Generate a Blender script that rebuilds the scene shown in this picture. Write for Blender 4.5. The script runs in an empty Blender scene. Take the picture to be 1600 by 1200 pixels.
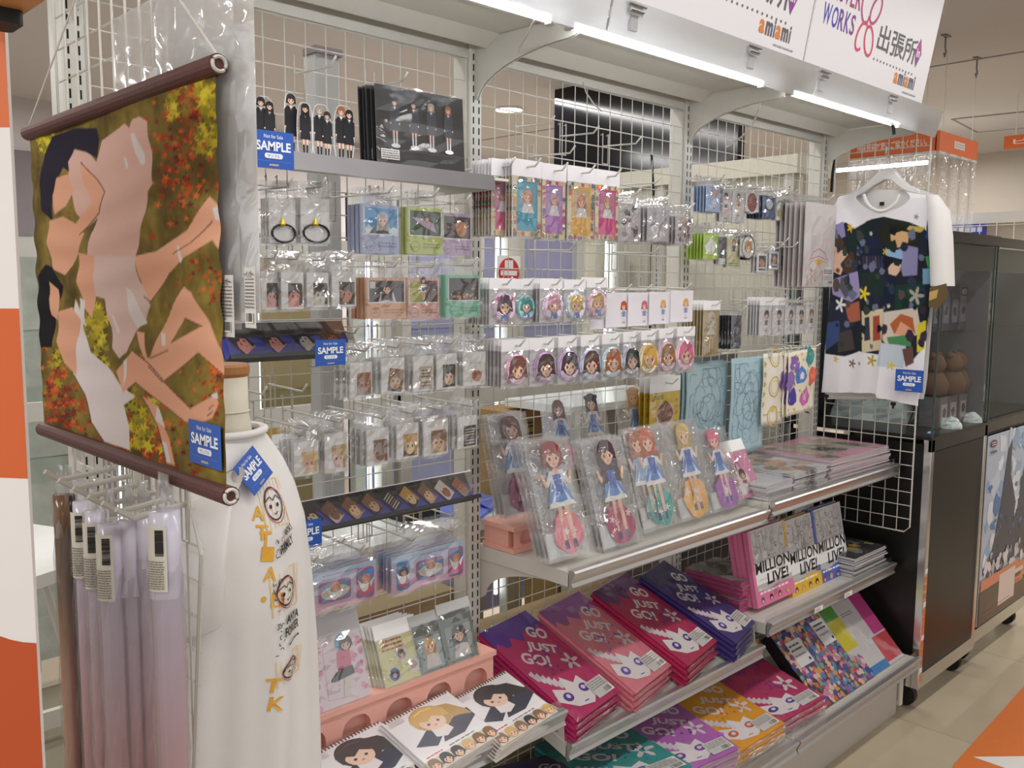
import bpy, math, random
import numpy as np
from mathutils import Vector, Matrix

random.seed(7)
S = bpy.context.scene
COL = S.collection

# ------------------------------------------------------------------ camera, world, lights, exposure
YAW, PITCH, ROLL, FPX = 0.799132939, 0.108027056, -0.00671852961, 1414.34972
CAM = np.array([0.0, -1.712, 1.60])
_f = np.array([math.cos(PITCH) * math.cos(YAW), math.cos(PITCH) * math.sin(YAW), -math.sin(PITCH)])
_r = np.array([math.sin(YAW), -math.cos(YAW), 0.0])
_d = np.cross(_f, _r)
_r, _d = math.cos(ROLL) * _r + math.sin(ROLL) * _d, -math.sin(ROLL) * _r + math.cos(ROLL) * _d

cd = bpy.data.cameras.new('camera')
cd.sensor_width = 36.0
cd.lens = FPX / 1600 * 36.0
cd.clip_start = 0.02
cam = bpy.data.objects.new('camera', cd)
COL.objects.link(cam)
cam.matrix_world = Matrix(((_r[0], -_d[0], -_f[0], CAM[0]), (_r[1], -_d[1], -_f[1], CAM[1]),
                           (_r[2], -_d[2], -_f[2], CAM[2]), (0, 0, 0, 1)))
S.camera = cam

w = bpy.data.worlds.new('shop_ambient')
S.world = w
w.use_nodes = True
w.node_tree.nodes['Background'].inputs['Color'].default_value = (1.0, 0.978, 0.972, 1)
w.node_tree.nodes['Background'].inputs['Strength'].default_value = 0.85

def area(name, loc, sx, sy, power, rot=(0, 0, 0), col=(1, 0.975, 0.955)):
    L = bpy.data.lights.new(name, 'AREA')
    L.shape = 'RECTANGLE'
    L.size, L.size_y, L.energy, L.color = sx, sy, power, col
    o = bpy.data.objects.new(name, L)
    o.location, o.rotation_euler = loc, rot
    COL.objects.link(o)
    return o

# ceiling strip lights over the aisle, then unseen fills added for dim spots
area('aisle_strip_or_fill', (1.9, -1.15, 2.70), 3.6, 0.10, 26)
area('aisle_strip_or_fill', (1.4, -3.0, 2.70), 3.6, 0.12, 22)
area('aisle_strip_or_fill', (5.6, -1.15, 2.70), 2.4, 0.10, 30)
area('aisle_strip_or_fill', (-1.1, -0.9, 2.70), 0.12, 2.6, 58)  # unseen lamp added to brighten the faces turned to the left
area('register_fill_light', (6.6, 1.2, 2.70), 2.4, 0.10, 40)  # unseen lamp added so floor bounce lifts the right-hand ceiling
area('gap_fill_light', (2.0, .42, 2.70), 2.6, 0.10, 14)  # unseen lamp added to light the cream panel behind the grids
area('back_aisle_fill_light', (4.6, 3.3, 2.70), 3.0, 0.12, 110)  # unseen lamp added to brighten the back wall
area('back_aisle_fill_light', (.6, 3.2, 2.70), 2.4, 0.12, 60)  # another unseen fill added for the back wall
area('back_aisle_fill_light', (2.4, 2.1, 2.70), 3.6, 0.12, 45)  # unseen fill, raised to lift the background behind the grids

S.view_settings.view_transform = 'Standard'
S.view_settings.look = 'None'
S.view_settings.gamma = 1
S.view_settings.exposure = -0.08
S.view_settings.use_curve_mapping = False
S.cycles.transparent_max_bounces = 40
S.cycles.max_bounces = 8
S.cycles.caustics_reflective = False
S.cycles.caustics_refractive = False
S.cycles.sample_clamp_indirect = 6.0

# ------------------------------------------------------------------ helpers
def on(axis, val, x, y):
    """point of the plane <axis>=val that pixel (x, y) of the photograph looks at"""
    D = (x - 800) * _r + (y - 600) * _d + FPX * _f
    return CAM + (val - CAM[axis]) / D[axis] * D

def B(x0, y0, x1, y1, Y):
    """pixel box -> centre X, bottom Z, width, height on the upright plane at depth Y"""
    xm, ym = (x0 + x1) / 2, (y0 + y1) / 2
    a, b = on(1, Y, x0, ym)[0], on(1, Y, x1, ym)[0]
    t, u = on(1, Y, xm, y0)[2], on(1, Y, xm, y1)[2]
    return (a + b) / 2, u, b - a, t - u

def lin(h):
    if not isinstance(h, str):
        return tuple(h)
    v = [int(h[i:i + 2], 16) / 255 for i in (1, 3, 5)]
    return tuple(x / 12.92 if x < 0.04045 else ((x + 0.055) / 1.055) ** 2.4 for x in v)

def node_mat(name):
    m = bpy.data.materials.new(name)
    m.use_nodes = True
    nt = m.node_tree
    b = nt.nodes['Principled BSDF']
    return m, nt, b

MATS = {}
def mat(name, col, rough=0.5, metal=0.0, var=0.06, scale=30, bump=0.0, bscale=200, spec=0.5, alpha=None):
    if name in MATS:
        return MATS[name]
    m, nt, b = node_mat(name)
    c = lin(col)
    tc = nt.nodes.new('ShaderNodeTexCoord')
    nz = nt.nodes.new('ShaderNodeTexNoise')
    nz.inputs['Scale'].default_value = scale
    nz.inputs['Detail'].default_value = 4
    nt.links.new(tc.outputs['Object'], nz.inputs['Vector'])
    mx = nt.nodes.new('ShaderNodeMix')
    mx.data_type = 'RGBA'
    mx.inputs[6].default_value = (*[x * (1 - var) for x in c], 1)
    mx.inputs[7].default_value = (*[min(1, x * (1 + var)) for x in c], 1)
    nt.links.new(nz.outputs['Fac'], mx.inputs[0])
    nt.links.new(mx.outputs[2], b.inputs['Base Color'])
    b.inputs['Roughness'].default_value = rough
    b.inputs['Metallic'].default_value = metal
    b.inputs['Specular IOR Level'].default_value = spec
    if bump:
        n2 = nt.nodes.new('ShaderNodeTexNoise')
        n2.inputs['Scale'].default_value = bscale
        nt.links.new(tc.outputs['Object'], n2.inputs['Vector'])
        bp = nt.nodes.new('ShaderNodeBump')
        bp.inputs['Strength'].default_value = bump
        bp.inputs['Distance'].default_value = 0.002
        nt.links.new(n2.outputs['Fac'], bp.inputs['Height'])
        nt.links.new(bp.outputs['Normal'], b.inputs['Normal'])
    MATS[name] = m
    return m

def ink_mat(name, rough, spec=0.4, bump=0.0, weave=None):
    m, nt, b = node_mat(name)
    a = nt.nodes.new('ShaderNodeAttribute')
    a.attribute_name = 'ink'
    nt.links.new(a.outputs['Color'], b.inputs['Base Color'])
    b.inputs['Roughness'].default_value = rough
    b.inputs['Specular IOR Level'].default_value = spec
    if bump:
        tc = nt.nodes.new('ShaderNodeTexCoord')
        n2 = nt.nodes.new('ShaderNodeTexNoise')
        n2.inputs['Scale'].default_value = weave or 60
        nt.links.new(tc.outputs['Object'], n2.inputs['Vector'])
        bp = nt.nodes.new('ShaderNodeBump')
        bp.inputs['Strength'].default_value = bump
        bp.inputs['Distance'].default_value = 0.003
        nt.links.new(n2.outputs['Fac'], bp.inputs['Height'])
        nt.links.new(bp.outputs['Normal'], b.inputs['Normal'])
    MATS[name] = m
    return m

def film_mat(name, gloss, haze, tint=(1, 1, 1), rough=0.09, bscale=24, bump=1.0, dist=0.010):
    """clear wrinkled plastic: mostly see-through, glossy, a little milky"""
    m = bpy.data.materials.new(name)
    m.use_nodes = True
    nt = m.node_tree
    nt.nodes.clear()
    out = nt.nodes.new('ShaderNodeOutputMaterial')
    tr = nt.nodes.new('ShaderNodeBsdfTransparent')
    tr.inputs['Color'].default_value = (*tint, 1)
    gl = nt.nodes.new('ShaderNodeBsdfGlossy')
    gl.inputs['Roughness'].default_value = rough
    df = nt.nodes.new('ShaderNodeBsdfDiffuse')
    df.inputs['Color'].default_value = (0.97, 0.97, 0.97, 1)
    tl = nt.nodes.new('ShaderNodeBsdfTranslucent')
    tl.inputs['Color'].default_value = (0.97, 0.97, 0.97, 1)
    lw = nt.nodes.new('ShaderNodeLayerWeight')
    lw.inputs['Blend'].default_value = 0.35
    mul = nt.nodes.new('ShaderNodeMath')
    mul.operation = 'MULTIPLY_ADD'
    mul.inputs[1].default_value = gloss
    mul.inputs[2].default_value = gloss * 0.45
    nt.links.new(lw.outputs['Fresnel'], mul.inputs[0])
    m1 = nt.nodes.new('ShaderNodeMixShader')
    m2 = nt.nodes.new('ShaderNodeMixShader')
    m3 = nt.nodes.new('ShaderNodeMixShader')
    m3.inputs[0].default_value = 0.5
    m2.inputs[0].default_value = haze
    nt.links.new(df.outputs[0], m3.inputs[1])
    nt.links.new(tl.outputs[0], m3.inputs[2])
    nt.links.new(tr.outputs[0], m2.inputs[1])
    nt.links.new(m3.outputs[0], m2.inputs[2])
    nt.links.new(mul.outputs[0], m1.inputs[0])
    nt.links.new(m2.outputs[0], m1.inputs[1])
    nt.links.new(gl.outputs[0], m1.inputs[2])
    nt.links.new(m1.outputs[0], out.inputs['Surface'])
    if bump:
        tc = nt.nodes.new('ShaderNodeTexCoord')
        nz = nt.nodes.new('ShaderNodeTexNoise')
        nz.inputs['Scale'].default_value = bscale
        nz.noise_type = 'RIDGED_MULTIFRACTAL'
        nz.inputs['Detail'].default_value = 2
        nz.inputs['Distortion'].default_value = 1.2
        nt.links.new(tc.outputs['Object'], nz.inputs['Vector'])
        bp = nt.nodes.new('ShaderNodeBump')
        bp.inputs['Strength'].default_value = bump
        bp.inputs['Distance'].default_value = dist
        nt.links.new(nz.outputs['Fac'], bp.inputs['Height'])
        nt.links.new(bp.outputs['Normal'], gl.inputs['Normal'])
    MATS[name] = m
    return m

def glow_mat(name, col, strength):
    m = bpy.data.materials.new(name)
    m.use_nodes = True
    nt = m.node_tree
    nt.nodes.clear()
    out = nt.nodes.new('ShaderNodeOutputMaterial')
    e = nt.nodes.new('ShaderNodeEmission')
    e.inputs['Color'].default_value = (*col, 1)
    e.inputs['Strength'].default_value = strength
    nt.links.new(e.outputs[0], out.inputs['Surface'])
    MATS[name] = m
    return m

INK = ink_mat('printed_ink', 0.45)
INKG = ink_mat('printed_gloss_ink', 0.18, 0.5)
INKC = ink_mat('printed_cloth_ink', 0.85, 0.2, 0.35, 900)
FILM = film_mat('clear_film', 0.34, 0.07, bscale=20, dist=0.006)
CALF = film_mat('calendar_film', 0.06, 0.03, rough=.3, bscale=9, dist=0.003)
SMOOTHF = film_mat('smooth_film', 0.26, 0.04, bscale=9, dist=0.004)
BAGF = film_mat('crinkled_film', 0.26, 0.20, rough=.06)
FILMH = film_mat('hazy_film', 0.36, 0.32, bscale=16)
MILK = film_mat('milky_film', 0.22, 0.75, bscale=9, dist=0.02)
ACRYL = film_mat('clear_acrylic', 0.16, 0.02, bump=0, rough=0.04)
GLASS = film_mat('case_glass', 0.07, 0.0, (0.955, 0.98, 0.972), bump=0, rough=0.02)
WHITE_METAL = mat('white_painted_steel', '#d0cdc4', 0.42, var=0.03)
WIRE = mat('white_coated_wire', '#cfccc3', 0.4, var=0.02)
DARK = mat('dark_slot', '#0d0d0f', 0.8)
SILVER = mat('brushed_aluminium', '#c9c8c6', 0.32, 0.85, var=0.05, scale=80)
CHROME = mat('chrome_trim', '#d8d8d8', 0.18, 1.0)
PAPER = mat('white_card', '#efedeb', 0.6, var=0.02)
BLACKP = mat('black_board', '#0f0e10', 0.45)
PINKP = mat('pink_plastic', '#eaae9f', 0.5, var=0.04)
CLOTHW = mat('white_cotton', '#ece9e6', 0.9, var=0.02, bump=0.3, bscale=1500)
RUBBER = mat('black_rubber', '#121212', 0.6)

class MB:
    def __init__(s):
        s.v, s.f, s.c, s.m = [], [], [], []
        s.mi, s.col = 0, (1, 1, 1)
    def add(s, vs, fs):
        b = len(s.v)
        s.v += [tuple(map(float, v)) for v in vs]
        for f in fs:
            s.f.append([i + b for i in f])
            s.m.append(s.mi)
        s.c += [s.col] * len(vs)
        return s
    def box(s, x0, y0, z0, x1, y1, z1):
        v = [(x, y, z) for x in (x0, x1) for y in (y0, y1) for z in (z0, z1)]
        return s.add(v, [(0, 1, 3, 2), (4, 6, 7, 5), (0, 4, 5, 1), (2, 3, 7, 6), (0, 2, 6, 4), (1, 5, 7, 3)])
    def bevbox(s, x0, y0, z0, x1, y1, z1, b):
        """box with all its upright edges chamfered by b"""
        p = [(x0 + b, y0), (x1 - b, y0), (x1, y0 + b), (x1, y1 - b), (x1 - b, y1), (x0 + b, y1), (x0, y1 - b), (x0, y0 + b)]
        return s.prism([(a, c, z0) for a, c in p], (0, 0, z1 - z0))
    def prism(s, pts, ext):
        n = len(pts)
        e = Vector(ext)
        v = [tuple(p) for p in pts] + [tuple(Vector(p) + e) for p in pts]
        return s.add(v, [tuple(range(n))[::-1], tuple(range(n, 2 * n))] + [(i, (i + 1) % n, n + (i + 1) % n, n + i) for i in range(n)])
    def tube(s, pts, r, n=6, closed=False):
        P = [Vector(map(float, p)) for p in pts]
        rings = []
        m = len(P)
        for i, p in enumerate(P):
            a = P[(i - 1) % m] if (closed or i > 0) else P[i]
            c = P[(i + 1) % m] if (closed or i < m - 1) else P[i]
            t = (c - a).normalized()
            up = Vector((0, 0, 1)) if abs(t.z) < 0.9 else Vector((1, 0, 0))
            u = t.cross(up).normalized()
            q = u.cross(t)
            rr = r[i] if isinstance(r, (list, tuple)) else r
            rings.append([p + (u * math.cos(k * 2 * math.pi / n) + q * math.sin(k * 2 * math.pi / n)) * rr for k in range(n)])
        v = [x for R in rings for x in R]
        f = []
        for i in range(m if closed else m - 1):
            j = (i + 1) % m
            for k in range(n):
                f.append((i * n + k, i * n + (k + 1) % n, j * n + (k + 1) % n, j * n + k))
        if not closed:
            f += [tuple(range(n))[::-1], tuple(range((m - 1) * n, m * n))]
        return s.add(v, f)
    def lathe(s, prof, n=20, c=(0, 0, 0), sx=1, sy=1):
        v, f = [], []
        for r, z in prof:
            for k in range(n):
                a = 2 * math.pi * k / n
                v.append((c[0] + r * sx * math.cos(a), c[1] + r * sy * math.sin(a), c[2] + z))
        for i in range(len(prof) - 1):
            for k in range(n):
                f.append((i * n + k, i * n + (k + 1) % n, (i + 1) * n + (k + 1) % n, (i + 1) * n + k))
        f += [tuple(range(n))[::-1], tuple(range((len(prof) - 1) * n, len(prof) * n))]
        return s.add(v, f)
    def grid(s, fn, nu, nv):
        v = [fn(i / nu, j / nv) for j in range(nv + 1) for i in range(nu + 1)]
        f = [(j * (nu + 1) + i, j * (nu + 1) + i + 1, (j + 1) * (nu + 1) + i + 1, (j + 1) * (nu + 1) + i) for j in range(nv) for i in range(nu)]
        return s.add(v, f)
    def mesh(s, name, mats, smooth=False):
        me = bpy.data.meshes.new(name)
        me.from_pydata(s.v, [], s.f)
        for m in (mats if isinstance(mats, (list, tuple)) else [mats]):
            me.materials.append(m)
        if any(s.m):
            me.polygons.foreach_set('material_index', s.m)
        if me.materials[0].name.startswith('printed'):
            a = me.attributes.new('ink', 'FLOAT_COLOR', 'POINT')
            a.data.foreach_set('color', np.array([(*c, 1.0) for c in s.c], dtype=np.float32).ravel())
        if smooth:
            me.polygons.foreach_set('use_smooth', [True] * len(s.f))
        me.update()
        return me
    def build(s, name, mats, parent=None, smooth=False, bevel=0):
        o = bpy.data.objects.new(name, s.mesh(name, mats, smooth))
        COL.objects.link(o)
        if parent:
            o.parent = parent
        if bevel:
            b = o.modifiers.new('edge', 'BEVEL')
            b.width, b.segments, b.limit_method = bevel, 2, 'ANGLE'
        return o

def tag(o, label=None, cat=None, group=None, kind=None):
    for k, v in (('label', label), ('category', cat), ('group', group), ('kind', kind)):
        if v:
            o[k] = v
    return o

def thing(name, label, cat, loc=(0, 0, 0), group=None, rz=0, rx=0):
    o = bpy.data.objects.new(name, None)
    o.empty_display_size = 0.02
    COL.objects.link(o)
    o.location = tuple(map(float, loc))
    o.rotation_euler = (rx, 0, rz)
    return tag(o, label, cat, group)

def struct(name, mb, m, parent=None, **k):
    o = mb.build(name, m, parent, **k)
    if not parent:
        o['kind'] = 'structure'
    return o

def dup(root, loc=None, rz=None, label=None, group=None, rx=None):
    kids = {}
    for o in COL_CHILDREN(root):
        kids.setdefault(o.parent.name, []).append(o)
    def cp(o, par):
        c = o.copy()
        COL.objects.link(c)
        if par:
            c.parent = par
        for k in kids.get(o.name, []):
            cp(k, c)
        return c
    c = cp(root, None)
    if loc is not None:
        c.location = tuple(map(float, loc))
    if rz is not None:
        c.rotation_euler.z = rz
    if rx is not None:
        c.rotation_euler.x = rx
    if label:
        c['label'] = label
    if group:
        c['group'] = group
    return c

def COL_CHILDREN(root):
    out, todo = [], [root]
    while todo:
        o = todo.pop()
        for k in o.children:
            out.append(k)
            todo.append(k)
    return out

def rot2(p, a):
    c, s_ = math.cos(a), math.sin(a)
    return [(x * c - y * s_, x * s_ + y * c) for x, y in p]

_TXT = {}
def text_polys(s, bold=0.0):
    """outline of a word as flat polygons, cap height 1, left at 0, plus its width"""
    key = (s, bold)
    if key not in _TXT:
        cu = bpy.data.curves.new('word', 'FONT')
        cu.body = s
        cu.offset = bold
        cu.resolution_u = 3
        o = bpy.data.objects.new('word', cu)
        COL.objects.link(o)
        dg = bpy.context.evaluated_depsgraph_get()
        me = bpy.data.meshes.new_from_object(o.evaluated_get(dg))
        v = np.array([(p.co.x, p.co.y) for p in me.vertices]).reshape(-1, 2)
        f = [list(p.vertices) for p in me.polygons]
        bpy.data.objects.remove(o)
        bpy.data.curves.remove(cu)
        bpy.data.meshes.remove(me)
        if len(v):
            v = (v - v.min(0)) / max(1e-6, np.ptp(v[:, 1]))
            wd = float(np.ptp(v[:, 0]))
        else:
            wd = 1.0
        _TXT[key] = (v, f, wd)
    return _TXT[key]

class Print(MB):
    """flat printed shapes stacked in hair-thin layers; (u, v) -> 3D by a frame, front towards -Y by default"""
    def __init__(s, at=None, eps=0.00003):
        super().__init__()
        s.at = at or (lambda u, v, d: (u, -d, v))
        s.n, s.eps = 1, eps
    def poly(s, pts, col):
        d = s.n * s.eps + 0.0002
        s.n += 1
        s.col = lin(col)
        a = sum(pts[i][0] * pts[(i + 1) % len(pts)][1] - pts[(i + 1) % len(pts)][0] * pts[i][1] for i in range(len(pts)))
        if a < 0:
            pts = pts[::-1]
        s.add([s.at(u, v, d) for u, v in pts], [tuple(range(len(pts)))])
        return s
    def rect(s, x0, y0, x1, y1, col):
        return s.poly([(x0, y0), (x1, y0), (x1, y1), (x0, y1)], col)
    def ell(s, cx, cy, rx, ry, col, n=16, rot=0, a0=0, a1=2 * math.pi):
        full = a1 - a0 > 6.28
        k = n if full else n + 1
        p = [(rx * math.cos(a0 + (a1 - a0) * i / n), ry * math.sin(a0 + (a1 - a0) * i / n)) for i in range(k)]
        return s.poly([(cx + x, cy + y) for x, y in rot2(p, rot)], col)
    def ring(s, cx, cy, rx, ry, wd, col, n=20):
        d = s.n * s.eps + 0.0002
        s.n += 1
        s.col = lin(col)
        v = []
        for i in range(n):
            a = 2 * math.pi * i / n
            v += [s.at(cx + rx * math.cos(a), cy + ry * math.sin(a), d), s.at(cx + (rx - wd) * math.cos(a), cy + (ry - wd) * math.sin(a), d)]
        s.add(v, [(2 * i, 2 * ((i + 1) % n), 2 * ((i + 1) % n) + 1, 2 * i + 1) for i in range(n)])
        return s
    def line(s, pts, wd, col):
        d = s.n * s.eps + 0.0002
        s.n += 1
        s.col = lin(col)
        for (x0, y0), (x1, y1) in zip(pts, pts[1:]):
            L = math.hypot(x1 - x0, y1 - y0) or 1e-9
            nx, ny = -(y1 - y0) / L * wd / 2, (x1 - x0) / L * wd / 2
            s.add([s.at(x0 - nx, y0 - ny, d), s.at(x1 - nx, y1 - ny, d), s.at(x1 + nx, y1 + ny, d), s.at(x0 + nx, y0 + ny, d)], [(0, 1, 2, 3)])
        return s
    def text(s, t, x, y, h, col, wd=None, rot=0, bold=0.0, align='l', shear=0):
        v, f, tw = text_polys(t, bold)
        if not len(v):
            return s
        sx = (wd / tw) if wd else h
        W = tw * sx
        ox = {'l': 0, 'c': -W / 2, 'r': -W}[align]
        q = [(a * sx + ox + shear * b * h, b * h) for a, b in v]
        q = rot2(q, rot)
        d = s.n * s.eps + 0.0002
        s.n += 1
        s.col = lin(col)
        s.add([s.at(x + a, y + b, d) for a, b in q], f)
        return s
    def blot(s, cx, cy, r, col, n=9, jag=0.35):
        return s.poly([(cx + r * (1 + random.uniform(-jag, jag)) * math.cos(i * 2 * math.pi / n),
                        cy + r * (1 + random.uniform(-jag, jag)) * math.sin(i * 2 * math.pi / n)) for i in range(n)], col)
    def flower(s, cx, cy, r, col, mid=None, n=5):
        p = []
        for i in range(n * 6):
            a = i * 2 * math.pi / (n * 6)
            p.append((cx + r * (0.62 + 0.38 * math.cos(n * a)) * math.cos(a), cy + r * (0.62 + 0.38 * math.cos(n * a)) * math.sin(a)))
        s.poly(p, col)
        if mid:
            s.ell(cx, cy, r * 0.22, r * 0.22, mid, 8)
        return s
    def lines_of_text(s, x0, y0, x1, y1, n, col):
        """small print too fine to read: rows of short strokes"""
        for i in range(n):
            y = y1 - (y1 - y0) * (i + 0.5) / n
            x = x0
            while x < x1 - 0.001:
                L = random.uniform(0.06, 0.25) * (x1 - x0)
                s.line([(x, y), (min(x1, x + L), y)], (y1 - y0) / n * 0.42, col)
                x += L + 0.03 * (x1 - x0)
        return s
    def barcode(s, x0, y0, x1, y1):
        s.rect(x0, y0, x1, y1, '#f6f4f0')
        x = x0 + (x1 - x0) * 0.06
        while x < x1 - (x1 - x0) * 0.08:
            b = random.uniform(0.015, 0.06) * (x1 - x0)
            s.line([(x + b / 2, y0 + (y1 - y0) * 0.12), (x + b / 2, y1 - (y1 - y0) * 0.06)], b, '#1a1a1a')
            x += b + random.uniform(0.02, 0.05) * (x1 - x0)
        return s

SKIN = '#f2c3a6'
def head(p, cx, cy, r, hair, longer=0.0, tie=None, face=SKIN, eyes='#4a3a48'):
    """a plain doll-like head"""
    hd = lin(hair)
    dk = tuple(x * 0.72 for x in hd)
    if longer:
        p.poly([(cx - r * 1.12, cy + r * 0.3), (cx + r * 1.12, cy + r * 0.3), (cx + r * 1.25, cy - r * longer), (cx + r * 0.4, cy - r * (longer - .2)), (cx - r * 0.4, cy - r * (longer - .2)), (cx - r * 1.25, cy - r * longer)], dk)
    p.ell(cx, cy + r * 0.12, r * 1.14, r * 1.14, dk, 14)
    p.poly([(cx - r * .82, cy + r * .3), (cx - r * .78, cy - r * .25), (cx - r * .38, cy - r * .78), (cx, cy - r * .98), (cx + r * .38, cy - r * .78), (cx + r * .78, cy - r * .25), (cx + r * .82, cy + r * .3)], face)
    p.poly([(cx - r * 1.1, cy + r * .05), (cx - r * .75, cy - r * .15), (cx - r * .5, cy + r * .25), (cx - r * .2, cy + r * .02), (cx + r * .15, cy + r * .3), (cx + r * .5, cy + r * .05), (cx + r * .72, cy - r * .2),
            (cx + r * 1.1, cy + r * .05), (cx + r * 1.02, cy + r * .75), (cx + r * .5, cy + r * 1.2), (cx - r * .5, cy + r * 1.2), (cx - r * 1.02, cy + r * .75)], hair)
    for k in (-1, 1):
        p.ell(cx + k * r * .38, cy - r * .18, r * .13, r * .17, eyes, 8)
    p.ell(cx, cy - r * .62, r * .13, r * .05, '#b9605a', 6)
    if tie:
        for k in (-1, 1):
            p.ell(cx + k * r * 1.0, cy + r * .75, r * .3, r * .3, tie, 8)

def figure(p, cx, cy, h, hair, top, skirt, hem='#f4f1ec', chibi=False, longer=0.0, lean=0.0, boots='#27306a', tie=None, legs=SKIN, arms=1):
    """a plain standing doll figure, feet at (cx, cy)"""
    hr = h * (0.20 if chibi else 0.122)
    hip, neck = cy + h * (0.30 if chibi else 0.45), cy + h * (0.58 if chibi else 0.765)
    X = lambda y: cx + lean * (y - cy)
    w = h * (0.10 if chibi else 0.096)
    for k in (-1, 1):
        f = cx + k * w * .62
        p.poly([(X(hip) + k * w * .12, hip), (X(hip) + k * w * .82, hip), (f + w * .22, cy + h * .05), (f - w * .22, cy + h * .05)], legs)
        p.poly([(f - w * .3, cy), (f + w * .34, cy), (f + w * .26, cy + h * .085), (f - w * .26, cy + h * .085)], boots)
    p.poly([(X(neck) - w * .8, neck - h * .06), (X(neck) + w * .8, neck - h * .06), (X(hip) + w * 1.95, hip - h * .04), (X(hip) - w * 1.95, hip - h * .04)], hem)
    p.poly([(X(neck) - w * .75, neck - h * .10), (X(neck) + w * .75, neck - h * .10), (X(hip) + w * 1.9, hip), (X(hip) + w, hip + h * .015), (X(hip), hip), (X(hip) - w, hip + h * .015), (X(hip) - w * 1.9, hip)], skirt)
    for k in (-1, 1):
        p.poly([(X(hip) + k * w * .95, hip + h * .012), (X(hip) + k * w * 1.45, hip + h * .005), (X(neck) + k * w * .5, neck - h * .17)], '#e8eefc' if skirt != '#20222c' else '#2d303c')
    p.poly([(X(neck) - w * .95, neck), (X(neck) + w * .95, neck), (X(neck) + w * .7, neck - h * .17), (X(neck) - w * .7, neck - h * .17)], top)
    p.poly([(X(neck) - w * .3, neck + h * .04), (X(neck) + w * .3, neck + h * .04), (X(neck) + w * .45, neck - h * .02), (X(neck), neck - h * .05), (X(neck) - w * .45, neck - h * .02)], legs)
    if arms:
        for k in (-1, 1):
            s0 = X(neck) + k * w * .95
            e = (s0 + k * w * .75, neck - h * .15)
            p.poly([(s0, neck), (s0 - k * w * .25, neck - h * .07), (e[0] - k * w * .2, e[1]), (e[0] + k * w * .2, e[1] + h * .01)], top)
            hnd = (s0 + k * w * (1.2 if arms == 1 else .3), neck - h * (.02 if arms == 1 else .26))
            p.poly([(e[0] - w * .22, e[1]), (e[0] + w * .22, e[1]), (hnd[0] + w * .2, hnd[1]), (hnd[0] - w * .2, hnd[1])], legs)
    head(p, X(neck) , neck + hr * 1.15, hr, hair, longer, tie)

def student(p, cx, cy, h, hair, coat, longer=1.0, skirt=None, sock='#141318'):
    """a plain slim figure in a long dark uniform"""
    w = h * .085
    for k in (-1, 1):
        p.poly([(cx + k * w * .15, cy + h * .34), (cx + k * w * .75, cy + h * .34), (cx + k * w * .62, cy + h * .17), (cx + k * w * .28, cy + h * .17)], SKIN)
        p.poly([(cx + k * w * .24, cy + h * .20), (cx + k * w * .68, cy + h * .20), (cx + k * w * .60, cy + h * .03), (cx + k * w * .9, cy), (cx + k * w * .2, cy)], sock)
    p.poly([(cx - w * .9, cy + h * .70), (cx + w * .9, cy + h * .70), (cx + w * 1.35, cy + h * .30), (cx - w * 1.35, cy + h * .30)], skirt or coat)
    p.poly([(cx - w * 1.0, cy + h * .78), (cx + w * 1.0, cy + h * .78), (cx + w * 1.05, cy + h * .52), (cx - w * 1.05, cy + h * .52)], coat)
    for k in (-1, 1):
        p.poly([(cx + k * w * .9, cy + h * .78), (cx + k * w * 1.45, cy + h * .72), (cx + k * w * 1.5, cy + h * .46), (cx + k * w * 1.1, cy + h * .46)], coat)
        p.ell(cx + k * w * 1.3, cy + h * .445, w * .2, w * .22, SKIN, 8)
    p.poly([(cx - w * .4, cy + h * .79), (cx + w * .4, cy + h * .79), (cx, cy + h * .70)], '#e9e6ea')
    p.poly([(cx - w * .15, cy + h * .75), (cx + w * .15, cy + h * .75), (cx, cy + h * .69)], '#8a3a40')
    head(p, cx, cy + h * .88, h * .078, hair, longer)

def scribble(p, x0, y0, x1, y1, n, cols, wd):
    """loose sketchy line art"""
    for i in range(n):
        cx, cy = random.uniform(x0, x1), random.uniform(y0, y1)
        r = random.uniform(.08, .25) * min(x1 - x0, y1 - y0)
        a0, a1 = random.uniform(0, 6.28), random.uniform(1, 4)
        pts = []
        for k in range(7):
            a = a0 + a1 * k / 6
            pts.append((min(x1, max(x0, cx + r * math.cos(a))), min(y1, max(y0, cy + r * 1.2 * math.sin(a)))))
        p.line(pts, wd, random.choice(cols))

# ------------------------------------------------------------------ packs in clear film
def film_mesh(w_, h0, h1, bulge, seed, nu=6, nv=9, amp=0.0016):
    rnd = random.Random(seed)
    def fn(u, v):
        e = 0 if (u in (0, 1) or v in (0, 1)) else 1
        y = -bulge * (math.sin(math.pi * u) ** .5 if 0 < u < 1 else 0) * (1 if v < .8 else (1 - v) / .2) - .0008
        return ((u - .5) * w_ + e * rnd.uniform(-amp, amp), y + e * rnd.uniform(-amp, amp), h0 + (h1 - h0) * v + e * rnd.uniform(-amp, amp))
    m = MB()
    m.grid(fn, nu, nv)
    return m

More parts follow.
